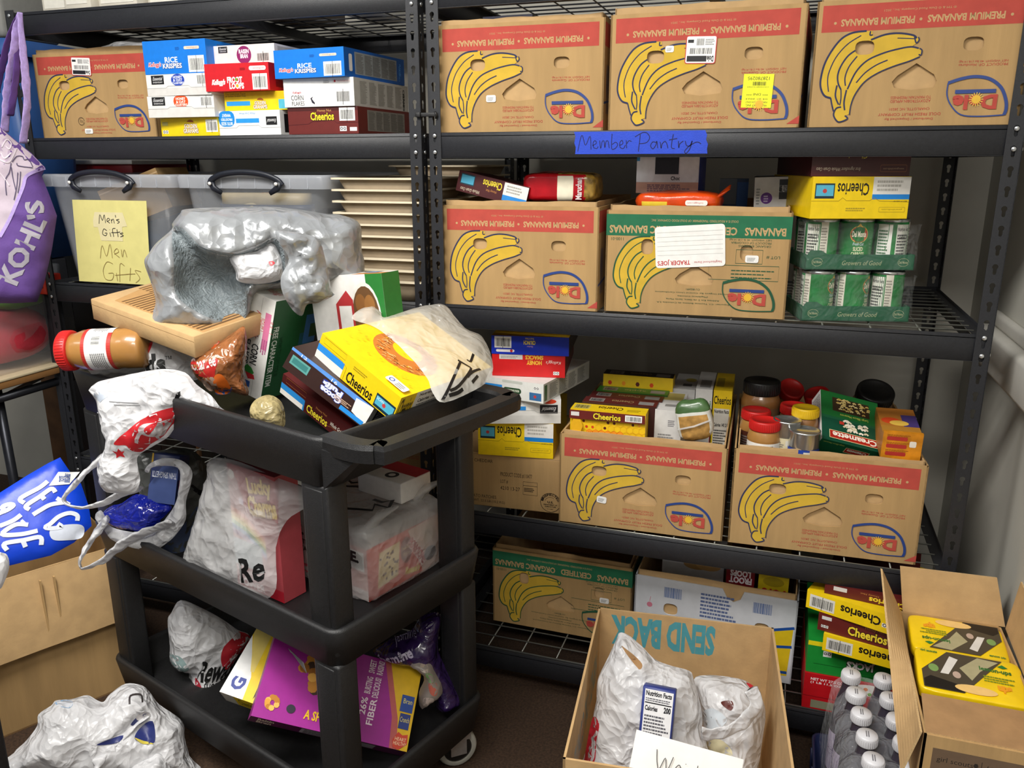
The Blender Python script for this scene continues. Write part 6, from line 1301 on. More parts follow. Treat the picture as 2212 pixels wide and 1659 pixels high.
# rainbow cereal in a thin bag
mb = MB(); w, d, h = .155, .06, .29; mb.box((0, 0, 0), (w, d, h), 'a8434a')
F = Face(mb, (0, 0, 0), (1, 0, 0), (0, 0, 1), w, h)
for i, c in enumerate(('d8602c', 'e8a838', 'e8d858', '68a850', '3c80b8', '8a4890')): F.poly([(0, .66 - .035 * i), (.3, .62 - .035 * i), (.7, .48 - .03 * i), (.7, .45 - .03 * i), (.3, .58 - .035 * i), (0, .62 - .035 * i)], c)
F.text('Lucky', .42, .8, .9, .94, 'e8c868', bold=.05, rot=8, outline='8a3020'); F.text('Charms', .4, .66, .98, .8, 'e8c868', bold=.05, rot=8, outline='8a3020'); F.circ(.25, .72, .05, 'b898b8'); F.circ(.08, .92, .07, 'ece8e0'); F.rect(0, .18, .6, .4, '8aa0a8'); F.rect(0, 0, 1, .09, 'a81c2c'); F.text('POWER', .05, .015, .6, .075, 'e8d8d8', bold=.03)
o = mb.build('cereal_box', None, MC @ Matrix.Translation((.47, .085, .5205)) @ Matrix.Rotation(.03, 4, 'Z')); tag(o, 'red rainbow cereal box inside a thin white bag on the middle tier', 'cereal box')
p = Puff(zF((245, 98), (330, 92), (470, 130), (700, 225), (880, 300), (890, 420), (760, 520), (690, 700), (690, 980), (600, 1062), (515, 1040), (300, 940), (75, 808), (130, 560), (190, 300), (230, 190)), CT(.4, .055, .66), 'film_thin', .03, .2, N=NS, s_=.011, fold=.011, ffr=13, fdir=(1, .45), ang=65, seed=71, up=.2)
p.text('Re', zF((535, 905))[0], zF((660, 900))[0], .05, '121212', .03, .25)
tag(p.build('plastic_bag'), 'sheer white bag with black script round the rainbow cereal box', 'plastic bag')
# pastry boxes in a recycling print bag
mb = MB(); w, d, h = .31, .23, .122; mb.box((0, 0, 0), (w, d, h), 'c8463c')
F = Face(mb, (0, 0, 0), (1, 0, 0), (0, 0, 1), w, h); F.rect(.0, .2, 1, 1, 'd8a8a0'); F.bars(.04, .6, .2, .96, seed=71); F.bars(.8, .55, .97, .92, seed=72); F.poly([(.1, .9), (.3, .3), (.4, .95)], 'b83438'); F.rect(0, 0, 1, .2, 'e0d4d0')
F = Face(mb, (w, 0, 0), (0, 1, 0), (0, 0, 1), d, h); F.rect(0, 0, 1, 1, 'd04a30'); F.poly([(.12, .15), (.4, .2), (.44, .85), (.16, .82)], 'e0c88c')
r_ = random.Random(3)
for i in range(24): F.circ(.17 + .23 * r_.random(), .25 + .52 * r_.random(), .013, '5a2a20')
F.ell(.52, .62, .08, .26, '7a2a20'); F.text('Chocolatey Peanut', .46, .62, .58, .7, 'e8c878'); F.text('Butter', .48, .52, .56, .58, 'e8c878'); F.poly([(.55, .98), (1, 1), (1, .0), (.75, .0)], 'd8b8a8'); F.text('POWSOME', .5, .4, .86, .56, 'b8282c', rot=-55, bold=.05, outline='f0e4dc'); F.poly([(.78, .5), (.95, .6), (.92, .95), (.75, .85)], 'c8b09c'); F.ell(.86, .3, .09, .14, '5a5054'); F.text("Reese's", .5, .1, .7, .24, 'ecd840', bold=.04, rot=-10)
F = Face(mb, (0, 0, h), (1, 0, 0), (0, 1, 0), w, d); F.rect(0, 0, 1, 1, 'b8aca8')
o = mb.build('pastry_box', None, MC @ Matrix.Translation((.458, .2, .5205))); tag(o, 'orange red toaster pastry box in the recycling print bag', 'food box')
mb = MB(); W_, D_, H_ = .345, .262, .17
mb.M = Matrix.Translation((W_ / 2, D_ / 2, H_ / 2)); sblob(mb, (W_, D_, H_), 'film_thin', .2, 72, 36, None, .006, 9, 4, .006); mb.M = None
def lump(q): return q
for x_, y_ in ((.3, .05), (.28, .22)): mb.tube([(x_, y_, H_ - .02), (x_ + .03, y_ + .01, H_ + .02), (x_ + .07, y_ + .02, H_ + .045)], [.04, .025, .006], 'film_thin', 12, .4)
F = Face(mb, (.01, -.007, .02), (1, 0, 0), (0, 0, 1), .325, .14)
F.text('REDUCE.', .1, .72, .44, .88, '101010', bold=.05); F.text('RECYCLE.', .52, .6, .97, .76, '101010', bold=.05); F.text('DEPOSIT THIS BAG IN', .2, .56, .72, .64, '101010', bold=.03); F.text('CONTAINERS', .28, .44, .6, .52, '101010', bold=.03); F.text('BIN', .78, .46, .9, .54, '101010', bold=.03)
F.line([(.2, .3), (.2, .22), (.6, .2)], .003, 'a83040', 4)
for i in range(4): F.para(.22, .02 + .05 * i, .48, .05 + .05 * i, 1, 'b05058', i, 1); F.para(.66, .02 + .06 * i, .9, .06 + .06 * i, 1, 'b05058', i + 9, 1)
F = Face(mb, (.04, .02, H_ + .0075), (1, 0, 0), (0, 1, 0), .28, .22)
for st in ([(.1, .3), (.3, .2), (.3, .1), (.5, .24), (.36, .42), (.33, .32), (.12, .42)], [(.6, .15), (.85, .3), (.78, .42), (.92, .44), (.84, .6), (.8, .5), (.7, .5)], [(.7, .75), (.4, .85), (.3, .68), (.18, .74), (.25, .55), (.34, .6), (.45, .7)]): F.line(st, .011, '101010', 0)
p = mb
tag(p.build('plastic_bag', None, MC @ Matrix.Translation((.441, .184, .519))), 'translucent bag with recycling arrows wrapped round the pastry box', 'plastic bag')
mb = MB(); mb.rbox((0, 0, 0), (.14, .1, .05), 'dcd8d4', .003); F = Face(mb, (0, 0, .05), (1, 0, 0), (0, 1, 0), .14, .1); F.rect(0, .5, 1, 1, 'a8242c'); F.circ(.6, .3, .12, '2c2c34'); F.circ(.6, .3, .06, 'dcd8d4')
P_ = on(zF((1760, 240))[0], .86, .33, .72); tag(mb.build('food_box', None, MC @ Matrix.Translation((.6, .34, .69))), 'small red and white food box behind the pastry box', 'food box')
# ================================================================== bottom tier
p = Puff(zG((150, 108), (90, 190), (66, 240), (80, 400), (82, 500), (135, 560), (200, 570), (205, 650), (245, 705), (300, 728), (390, 715), (420, 640), (500, 500), (560, 400), (590, 330), (520, 300), (420, 230), (290, 160)), CT(.16, .17, .27), 'white_film', .06, .6, s_=.011, fold=.011, ffr=13, fdir=(1, .5), ang=70, seed=91, up=.15)
p.patch(zG((400, 430), (420, 350), (490, 310), (560, 310), (600, 350), (560, 420), (500, 470), (430, 500)), 'b02430', .007); p.stroke(zG((430, 480), (500, 410), (590, 340)), .012, 'white_film', 4, .0016); p.text('Rewards', zG((235, 575))[0], zG((545, 560))[0], .055, '121212', .03, .25); p.text('SHOP. EARN', zG((285, 625))[0], zG((470, 640))[0], .02, '222222', .02); p.patch(zG((240, 565), (270, 590), (290, 650), (250, 640)), 'a82838', .006); p.patch(zG((295, 670), (350, 675), (400, 690), (380, 715), (320, 715)), 'a82838', .006); p.patch(zG((85, 440), (150, 420), (200, 500), (130, 540), (90, 490)), '8aa0a0', .008)
tag(p.build('plastic_bag'), 'white plastic bag with black and red print on the bottom tier', 'plastic bag')
M, dd = quad_pose((474, 1494), .262, (567, 1527), .115, -1, (541, 1380), 0)
mb = MB(); w, d, h = .22, .29, .05; mb.M = Matrix.Translation((0, 0, -h)); mb.box((0, 0, 0), (w, d, h), 'e8c410'); mb.M = None
F = Face(mb, (0, 0, 0), (1, 0, 0), (0, 1, 0), w, d); F.poly([(0, 0), (.28, 0), (.24, .18), (0, .5)], 'e4e4e2'); F.text('G', .08, .05, .2, .16, '2c3c8c', rot=90, bold=.04); F.poly([(0, .52), (.2, .22), (.24, .22), (.16, 1), (0, 1)], 'e0c868'); F.text('Cheerios', .36, .06, .56, .8, '14120e', rot=0, bold=.03)
F = Face(mb, (0, 0, -h), (1, 0, 0), (0, 0, 1), w, h); F.rect(0, 0, .16, 1, 'c8c4b8'); F.text('Cheerios', .2, .2, .38, .8, '1c1810'); F.rect(.42, .05, 1, .95, 'd8d6ce'); F.para(.45, .15, .95, .85, 5, '4a4a48')
tag(mb.build('cereal_box', None, M), 'yellow oat cereal box behind the magenta one on the bottom tier', 'cereal box')
M, dd = quad_pose((542, 1546), .3, (878.5, 1624.6), .352, 1, (586, 1402), 0)
mb = MB(); w, d, h = .352, .185, .045; mb.M = Matrix.Translation((0, 0, -h)); mb.box((0, 0, 0), (w, d, h), '8c1c78'); mb.M = None
F = Face(mb, (0, 0, 0), (1, 0, 0), (0, 1, 0), w, d); F.rect(0, 0, 1, 1, '99208a'); F.poly([(.78, 1), (1, 1), (1, 0), (.93, 0), (.9, .35)], 'e0b420'); F.poly([(.74, 1), (.78, 1), (.9, .35), (.93, 0), (.88, 0), (.86, .35)], 'b85a58')
r_ = random.Random(9)
for i in range(40): a = r_.random() * 6.28; k = r_.random() ** .5; F.ell(.32 + .1 * k * math.cos(a), .66 + .24 * k * math.sin(a), .032, .055, r_.choice(('b87c2c', '8a5418', 'd09a44', '3a2418')), 8)
F.poly([(.12, .8), (.22, .72), (.26, .6), (.2, .74), (.1, .84)], 'b8b4b8')
for i in range(16): a = r_.random() * 6.28; F.ell(.1 + .03 * math.cos(a), .19 + .06 * math.sin(a), .018, .034, r_.choice(('d89a3c', 'b87828', 'e8b458')), 8)
F.ell(.22, .17, .028, .05, '2c2434', 14); F.text('A SPOONFUL', .31, .1, .62, .2, 'e0b420', bold=.03)
for t_, x_, y0, y1 in (('26%', .66, .3, .5), ('FIBER', .72, .2, .5), ('BURSTING', .665, .55, .75), ('DELICIOUS!', .72, .52, .76), ('SWEET', .665, .8, .96), ('RAISINS!', .72, .8, .97)):
    c_ = (y0 + y1) / 2; L_ = (y1 - y0) * d / w; F.text(t_, x_ - L_ / 2, c_ - .09, x_ + L_ / 2, c_ + .09 - .0, 'f0dce8', rot=90, bold=.02) if False else F.turn().text(t_, y0, 1 - x_ - .02, y1, 1 - x_ + .02, 'f0dce8', bold=.02)
F.rect(.9, .44, .985, .64, '2a4a98'); F.rect(.91, .24, .98, .42, '2a3c80'); F.text('Bran', .915, .54, .975, .6, 'e8d870'); F.text('Crunch', .915, .32, .975, .38, 'e8d870')
F.poly([(.89, .1), (.92, .2), (.95, .17), (.985, .19), (.99, .08), (.94, -.0), (.9, .02)], 'c8402c'); F.text('HEART', .905, .1, .98, .14, 'f0d8b0'); F.text('HEALTHY', .9, .05, .985, .09, 'f0d8b0')
F = Face(mb, (0, 0, -h), (1, 0, 0), (0, 0, 1), w, h); F.rect(0, 0, 1, 1, '641a54'); F.text('Raisin', .05, .5, .15, .85, 'ecd8c8', bold=.04, outline='2a1420'); F.text('Bran', .05, .1, .14, .42, 'ecd8c8', bold=.04, outline='2a1420'); F.rect(.32, .1, .62, .9, 'b8aeb4'); F.para(.34, .16, .6, .84, 6, '4a4448'); F.rect(.68, .15, .8, .85, 'b8aeb4')
tag(mb.build('cereal_box', None, M), 'magenta raisin bran cereal box lying across the bottom tier', 'cereal box')
mat('rice_purple', '2a1746', 0.2, 0, 0.2, 22, coat=0.6, crumple=.6, cscale=24)
p = Puff(zG((1390, 440), (1500, 360), (1640, 300), (1700, 215), (1790, 185), (1830, 215), (1810, 400), (1850, 520), (1915, 620), (1975, 740), (1900, 790), (1820, 800), (1790, 780), (1760, 600), (1650, 520), (1480, 480)), CT(.78, .36, .28), 'rice_purple', .045, .6, s_=.01, fold=.01, ffr=16, fdir=(1, .4), ang=60, seed=101, up=.1)
p.text('jasmine', zG((1440, 480))[0], zG((1655, 395))[0], .022, 'b8b0c8', .03); p.text('jasmine', zG((1540, 355))[0], zG((1675, 305))[0], .012, '9088a8', .0)
tag(p.build('rice_bag'), 'dark purple bag of jasmine rice at the end of the bottom tier', 'rice bag')
p = Puff(zG((1600, 505), (1680, 485), (1760, 500), (1790, 560), (1830, 640), (1840, 710), (1790, 750), (1700, 800), (1690, 700), (1720, 600)), CT(.8, .31, .25), 'ink_8a8078', .03, .6, s_=.008, fold=.005, ffr=30, seed=104, up=.2)
for pts, c in ((((1730, 540), (1770, 560), (1790, 600), (1750, 600)), '6a9058'), (((1750, 610), (1800, 620), (1800, 680), (1760, 670)), 'b05848'), (((1700, 500), (1740, 505), (1740, 540), (1700, 530)), 'a89888'), (((1720, 700), (1780, 700), (1770, 750), (1720, 760)), 'b8a8a0')): p.patch(zG(*pts), c, .007)
tag(p.build('food_pack'), 'mottled pink and green food pack beside the purple rice', 'food pack')
# ================================================================== left side of the room
mat('table_wood', '8a6238', 0.6, 0, 0.15, 10, 0.1, 60, (1, .1, 1)); mat('tube_steel', '2e3036', 0.35, 0.6, 0.08, 60)
tb = thing('folding_table', 'wooden topped table with steel legs at the left edge', 'table', T(-1.3, 0, 0))
mb = MB(); mb.rbox((-.75, -1.1, .802), (0, .42, .824), 'table_wood', .003); mb.rbox((-.75, -1.1, .824), (.002, .42, .832), 'c8b898', .002); mb.build('table_top', tb)
for y in (-.16, -.98):
    mb = MB(); mb.tube([(-.06, y, .8), (-.045, y, 0)], .014, 'tube_steel', 10); mb.tube([(-.06, y, .76), (-.06, y + .16, .79)], .008, 'rivet_zinc', 8); mb.build('leg', tb)
    mb = MB(); mb.tube([(-.7, y, .8), (-.7, y, 0)], .014, 'tube_steel', 10); mb.build('leg', tb)
mb = MB(); mb.tube([(-.03, -.2, .77), (-.03, .24, .77)], .013, 'tube_steel', 12); mb.lathe([(0, 0), (.016, 0), (.016, .03), (0, .03)], 'c8a878', 14, (-.03, -.2, .77), Matrix.Rotation(math.radians(90), 3, 'X')); mb.build('cross_bar', tb)
mb = MB(); mb.rbox((-2.1, .62, 0), (-1.33, .64, .78), 'fibreboard', .003)
F = Face(mb, (-2.1, .62, 0), (1, 0, 0), (0, 0, 1), .77, .78); F.line([(.78 + .16 * math.cos(a * .3), .5 + .16 * math.sin(a * .3)) for a in range(21)], .002, '4a3018'); F.line([(.68, .52), (.84, .53)], .002, '3a2412')
tag(mb.build('fibreboard_panel'), 'brown fibreboard panel leaning behind the table', 'board')
root = thing('storage_tub', 'clear tub of red and green cloth on the left table', 'storage tub', T(-1.755, -.42, .8325))
mb = MB(); loft(mb, [rr(.02, .02, .42, .5, .03, 0), rr(0, 0, .44, .52, .03, .3), rr(.004, .004, .436, .516, .03, .3), rr(.024, .024, .416, .496, .03, .004)], 'tub_clear', True, False, True); mb.build('tub_body', root)
for c, p, sz, lb in (('b02838', (-1.46, -.05, .93), (.26, .26, .16), 'red cloth bundle in the clear tub on the table'), ('5a9a3c', (-1.42, -.0, 1.05), (.16, .16, .08), 'green cloth on the red bundle in the table tub'), ('9a9aa4', (-1.64, -.2, .92), (.14, .3, .14), 'grey cloth bundle in the clear tub on the table')):
    mb = MB(); sblob(mb, sz, mat('cloth_' + c, c, .85, 0, .15, 20, .3, 120), .7, 30, 18, None, .015, 12, len(lb), .004); tag(mb.build('cloth_bundle', None, T(*p)), lb, 'cloth')
mb = MB(); mb.rbox((0, 0, 0), (.42, .24, .3), '4a4c52', .01); tag(mb.build('storage_crate', None, T(-1.89, .02, .8325)), 'grey crate under the blue tote at the left edge', 'crate')
mat('tote_blue', '2f5a9c', .45, 0, .06, 20)
root = thing('blue_tote', 'blue plastic tote with a rolled rim at the left edge', 'tote', T(-1.87, .125, 1.1335))
mb = MB(); loft(mb, [rr(.03, .03, .4, .22, .03, 0), rr(.005, .005, .425, .245, .03, .66), rr(.01, .01, .42, .24, .03, .66), rr(.035, .035, .395, .215, .03, .01)], 'tote_blue', True, True, True); mb.build('tote_body', root)
mb = MB(); loft(mb, [rr(-.012, -.012, .442, .262, .03, .615), rr(-.016, -.016, .446, .266, .03, .66), rr(.005, .005, .425, .245, .03, .664)], 'tote_blue', False, False, True); mb.build('rolled_rim', root)
mb = MB(); mb.rbox((0, 0, 0), (.4, .22, .24), '8c8c88', .02, 3)
for i in range(5): mb.rbox((.02, -.004, .03 + .04 * i), (.38, 0, .05 + .04 * i), '7c7c78', .001)
tag(mb.build('grey_tote', None, T(-1.86, .135, 1.799)), 'grey ribbed tote on top of the blue tote', 'tote')
mb = MB(); mb.rbox((-1.334, .02, 0), (-1.2895, .05, 1.05), 'black_steel', .002); mb.rbox((-1.334, .02, 0), (-1.331, .08, 1.05), 'black_steel', .001)
tag(mb.build('steel_upright'), 'wide dark steel upright just left of the racks', 'upright')
mb = MB(); mb.rbox((-1.336, .0, 1.051), (-1.2885, .06, 1.11), 'c8321c', .004); mb.box((-1.325, -.001, 1.07), (-1.3, 0, 1.085), '6a1810')
tag(mb.build('red_clip'), 'bright red plastic clip on the dark steel upright', 'clip')
# fabric shopping bag hung on the rack post
mat('bag_rose', 'cfc0ce', .8, 0, .06, 30, .2, 200); mat('bag_purple', '6a4a98', .75, 0, .1, 24, .25, 220); mat('strap_lilac', 'c6aef0', .8, 0, .1, 120, .5, 600)
pK = Puff([(-60, 268), (0, 274), (30, 300), (68, 331), (98, 362), (90, 380), (108, 425), (123, 466), (112, 540), (96, 610), (80, 652), (30, 655), (-60, 655)], (-1.225, -.11, 1.3), 'bag_purple', .05, .6, s_=.013, fold=.01, ffr=9, fdir=(1, .4), ang=70, seed=111, smooth=False)
pK.patch([(-58, 272), (0, 276), (30, 302), (68, 333), (97, 362), (70, 372), (56, 380), (50, 398), (40, 425), (22, 470), (0, 508), (-58, 520)], 'bag_rose', .01, False)
pK.stroke([(97, 363), (70, 372), (55, 382), (50, 400), (38, 430), (20, 472), (0, 508)], .008, 'strap_lilac', 3, .002)
pK.patch([(8, 300), (26, 308), (28, 330), (8, 352), (-4, 330)], 'bag_shade' if 'bag_shade' in MATS else 'b8a4bc', .01)  # mauve patch under the pale strokes of the print
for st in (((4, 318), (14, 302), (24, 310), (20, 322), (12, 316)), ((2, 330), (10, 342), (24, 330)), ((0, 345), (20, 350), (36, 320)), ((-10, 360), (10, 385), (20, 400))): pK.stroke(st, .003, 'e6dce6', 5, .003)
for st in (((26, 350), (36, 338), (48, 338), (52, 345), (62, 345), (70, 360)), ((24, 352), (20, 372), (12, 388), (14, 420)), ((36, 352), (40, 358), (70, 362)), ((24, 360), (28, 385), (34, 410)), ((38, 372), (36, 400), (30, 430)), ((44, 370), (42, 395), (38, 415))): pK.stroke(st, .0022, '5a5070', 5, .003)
pK.text('KOHL', (34, 612), (99, 476), .045, 'b9b4c0', .04, 0, .002); pK.text("'S", (97, 468), (88, 430), .04, 'b9b4c0', .04, 0, .002)
oK = pK.build('shopping_bag'); tag(oK, 'purple and white rose printed cloth shopping bag hanging from the rack', 'shopping bag')
def hang(px, Y): return [PY(x, y, Y) for x, y in px]
strap('bag_handle', oK, hang(((43, 27), (36, 60), (30, 110), (20, 170), (14, 230), (9, 285)), -.04), [.008, .012, .014, .015, .014, .014], 'strap_lilac', 1, .14)
strap('bag_handle', oK, hang(((43, 27), (46, 70), (51, 120), (57, 180), (58, 240), (50, 310)), -.045), [.008, .01, .012, .013, .013, .013], 'strap_lilac', 2, .14)
strap('bag_handle', oK, hang(((40, 30), (20, 80), (5, 140), (-8, 200)), -.02), [.006, .01, .012, .012], 'bag_purple', 3, .14)
strap('bag_handle', oK, hang(((41, 34), (38, 110), (32, 190), (22, 250)), -.03), [.006, .01, .012, .012], 'bag_purple', 4, .14)
# big carton with the blue tote
bx = (Vector((-.865, -.335, 0)), math.atan2(.88, .46))
root = thing('moving_box', 'large brown moving box on the floor left of the trolley', 'box', Matrix.Translation((-1.21, -.995, 0)) @ Matrix.Rotation(math.atan2(.886, .464), 4, 'Z'))
L, D, H, t = .80, .40, .43, .005; mb = MB()
mb.panel([(0, 0), (L, 0), (L, H), (0, H)], [], t, ((0, 0, 0), (1, 0, 0), (0, 0, 1)), 'kraft'); mb.panel([(0, 0), (L, 0), (L, H), (0, H)], [], t, ((L, D, 0), (-1, 0, 0), (0, 0, 1)), 'kraft')
for O, u in (((L, 0, 0), (0, 1, 0)), ((0, D, 0), (0, -1, 0))): mb.panel([(0, 0), (D, 0), (D, H), (0, H)], [], t, (O, u, (0, 0, 1)), 'kraft')
mb.box((0, 0, 0), (L, D, t), 'kraft_inner')
F = Face(mb, (0, 0, 0), (1, 0, 0), (0, 0, 1), L, H); F.text('Branded', .35, .22, .49, .29, '3a3028', bold=.02)
mb.build('box_body', root)
mb = MB(); P = [(L * (i / 14), 0) for i in range(15)]; r_ = random.Random(2)
vs = []
for i in range(15):
    for z, y in ((H, -.006), (H - .07, -.02), (H - .14, -.028), (H - .205 - r_.uniform(0, .004), -.032)): vs.append((L * i / 14, y + .002 * math.sin(i * 2.1), z))
mb.add(vs, [(i * 4 + j, i * 4 + j + 1, i * 4 + j + 5, i * 4 + j + 4) for i in range(14) for j in range(3)], 'kraft_light', True); mb.add([(x, y + .004, z) for x, y, z in vs], [(i * 4 + j + 4, i * 4 + j + 5, i * 4 + j + 1, i * 4 + j) for i in range(14) for j in range(3)], 'kraft_light', True)
for x in (.5, .56, .74, .78): mb.box((L * x - .002, -.029, H - .19), (L * x + .002, -.02, H - .02), 'kraft')
mb.build('box_flap', root)
mat('poly_blue', '1146d8', .35, 0, .05, 20, .1, 120)
A_ = Vector((-1.02, -.45, .47)); nb = Vector((CAM[0] - A_.x, CAM[1] - A_.y, 1.1)).normalized()
pB = Puff([(-70, 1110), (0, 1064), (60, 1026), (105, 1000), (130, 988), (152, 1020), (175, 1045), (192, 1095), (198, 1136), (160, 1172), (110, 1200), (20, 1222), (-70, 1245)], A_, 'poly_blue', .02, .6, s_=.014, fold=.004, ffr=6, N=nb, seed=120, smooth=False)
for st in (((405, 400), (335, 455), (175, 545), (208, 585)), ((470, 495), (435, 465), (340, 530), (222, 610), (252, 640)), ((345, 520), (378, 555)), ((480, 545), (590, 600)), ((545, 580), (430, 600), (345, 645), (280, 685)),
           ((655, 735), (655, 690), (590, 670), (500, 700), (430, 760), (385, 792), (445, 800), (520, 785), (490, 762)), ((-40, 690), (10, 665), (70, 640), (115, 605), (80, 595), (20, 620), (60, 660)), ((180, 685), (110, 735), (0, 780)), ((205, 735), (185, 752)), ((320, 820), (180, 850), (20, 850), (130, 770), (240, 770)), ((350, 940), (340, 875), (200, 900), (40, 930), (62, 985)), ((195, 905), (218, 958))): pB.stroke(zE(*st), .011, 'e8eef8', 5, .003)
pB.patch(zE((420, 830), (470, 785), (600, 765), (690, 770), (720, 810), (690, 880), (560, 900), (450, 895)), 'dfe6f4', .01, e=.002)
pB.patch(zE((495, 320), (680, 317), (590, 425), (415, 440)), 'f2f2f0', .01, False, .003); pB.text('BURGLARBLE', zE((590, 410))[0], zE((598, 335))[0], .012, '3c5aa8', .03, 0, .004); pB.text('TOTE', zE((545, 405))[0], zE((548, 355))[0], .012, '3c5aa8', .03, 0, .004)
tag(pB.build('poly_tote'), 'bright blue tote bag with white brush lettering in the moving box', 'tote bag')
# corner of a second trolley
tr = thing('utility_cart', 'corner of a second black trolley at the left edge', 'trolley', T(-1.0, -1.45, 0))
mb = MB(); loft(mb, [rr(.01, .01, .652, .44, .03, .66), rr(0, 0, .662, .45, .035, .735), rr(.015, .015, .647, .435, .03, .74), rr(.03, .03, .632, .42, .03, .69)], 'cart_plastic', True, True, True); mb.build('tray', tr)
mb = MB(); loft(mb, [rr(.01, .01, .652, .44, .03, .16), rr(0, 0, .662, .45, .035, .235), rr(.015, .015, .647, .435, .03, .24), rr(.03, .03, .632, .42, .03, .19)], 'cart_plastic', True, True, True); mb.build('tray', tr)
for x in (.03, .57):
    for y in (.03, .37):
        mb = MB(); mb.rbox((x, y, .18), (x + .065, y + .05, .668), 'cart_plastic', .006); mb.build('corner_post', tr)
        mb = MB(); mb.lathe([(0, -.014), (.05, -.014), (.05, .014), (0, .014)], 'tyre_grey', 24, (x + .03, y + .02, .05), Matrix.Rotation(math.radians(90), 3, 'X')); mb.box((x + .01, y, .05), (x + .05, y + .04, .17), 'lid_black'); mb.build('caster', tr)
p = Puff([(-60, 1180), (0, 1192), (16, 1200), (20, 1225), (10, 1255), (-5, 1275), (-60, 1285)], (-.42, -1.1, .82), 'white_film', .02, .5, s_=.008, fold=.004, seed=130); tag(p.build('plastic_bag'), 'sliver of a white plastic bag on the second trolley', 'plastic bag')
# bags on the floor
def floorbag(px, A, label, seed, dents=(), **k):
    p = Puff(px, A, 'white_film', k.pop('thick', .07), .6, R=k.pop('R', .08), s_=.0105, fold=.011, ffr=12, fdir=(1, .5), ang=k.pop('ang', 60), seed=seed, ridge=.8, up=k.pop('up', .55), dents=dents)
    return p
p = floorbag(zH((60, 1700), (110, 1540), (200, 1450), (290, 1330), (300, 1240), (400, 1170), (440, 1130), (560, 1120), (680, 1090), (760, 1130), (810, 1140), (860, 1080), (980, 1000), (1110, 1015), (1180, 1080), (1240, 1160), (1420, 1290), (1440, 1420), (1475, 1560), (1490, 1720)), PZ(230, 1580, .15), '', 141, dents=[(zH((740, 1450), (860, 1400), (960, 1300), (1040, 1240), (1110, 1190), (1180, 1250), (1190, 1420), (1120, 1445), (1020, 1410), (900, 1440)), .03, None)])
p.stroke(zH((1000, 1140), (1010, 1080), (1090, 1075), (1100, 1130)), .004, '3a3434', 4); p.patch(zH((430, 1150), (500, 1125), (570, 1140), (540, 1180)), '8aaed0', .008)
p.patch(zH((750, 1450), (870, 1400), (960, 1380), (900, 1435)), '27306a', .006, e=.003); p.patch(zH((1010, 1300), (1060, 1235), (1110, 1200), (1150, 1240), (1080, 1300)), '27306a', .006, e=.003); p.patch(zH((1080, 1330), (1175, 1270), (1188, 1420), (1110, 1430), (1040, 1400)), '27306a', .006, e=.003); p.patch(zH((1040, 1395), (1110, 1420), (1180, 1435), (1100, 1440)), 'c8b848', .006, e=.0035); p.patch(zH((1050, 1240), (1110, 1195), (1160, 1225), (1080, 1270)), 'd8d4d4', .006, e=.004)
oF = p.build('plastic_bag'); tag(oF, 'white grocery bag on the floor with navy boxes showing', 'plastic bag')
def onN(px, A, up): return PN(px[0], px[1], A, np.array((CAM[0] - A[0], CAM[1] - A[1], 0)) / math.hypot(CAM[0] - A[0], CAM[1] - A[1]) + np.array((0, 0, up)))
strap('bag_handle', oF, [onN(q, PZ(280, 1560, .19), .55) for q in zH((1150, 1240), (1060, 1310), (960, 1400), (840, 1500), (720, 1620))], [.014, .012, .016, .022, .03], 'white_film', 5)
p = floorbag(zH((1000, 1750), (1040, 1640), (1160, 1570), (1240, 1515), (1300, 1580), (1330, 1680), (1340, 1750)), PZ(315, 1630, .12), '', 143, thick=.04); tag(p.build('plastic_bag'), 'small knotted white bag at the bottom edge of the photo', 'plastic bag')
# ================================================================== open carton in front
A0, B0, D0 = Vector((.4429, -.0579, 0)), Vector((.8639, -.0153, 0)), Vector((.499, -.6088, 0))
ux_ = (D0 - A0); rz = math.atan2((B0 - A0).y, (B0 - A0).x); w, d, h, t = (B0 - A0).length, .554, .35, .005
root = thing('open_carton', 'open brown carton with blue send back lettering inside', 'box', MX((D0.x, D0.y, .0), (0, 0, rz)))
mb = MB()
mb.panel([(0, 0), (w, 0), (w, h), (0, h)], [], t, ((0, 0, 0), (1, 0, 0), (0, 0, 1)), 'kraft_light'); mb.panel([(0, 0), (w, 0), (w, h), (0, h)], [], t, ((w, d, 0), (-1, 0, 0), (0, 0, 1)), 'kraft_light')
for O, u in (((w, 0, 0), (0, 1, 0)), ((0, d, 0), (0, -1, 0))): mb.panel([(0, 0), (d, 0), (d, h), (0, h)], [], t, (O, u, (0, 0, 1)), 'kraft_light')
mb.box((t, t, 0), (w - t, d - t, t), 'kraft_light')
F = Face(mb, (t, d - t, 0), (1, 0, 0), (0, 0, 1), w - 2 * t, h); F.text('SEND BACK', .08, .74, .68, .95, '4f9aa6', bold=.05, rot=180)
F = Face(mb, (0, d, 0), (0, -1, 0), (0, 0, 1), d, h)
for i, (a, b) in enumerate(((.1, .42), (.48, .9))): F.text('RETURN TO' if i else 'CONTENTS', a, .62, b, .9, '6e8f90', rot=180, bold=.03)
F = Face(mb, (t, 0, 0), (0, 1, 0), (0, 0, 1), d, h); F.text('HEINZ / OIL CONTENTS', .1, .55, .9, .75, '77908e', rot=180, bold=.03)
mb.build('box_body', root)
A_ = (.6, -.31, .24)
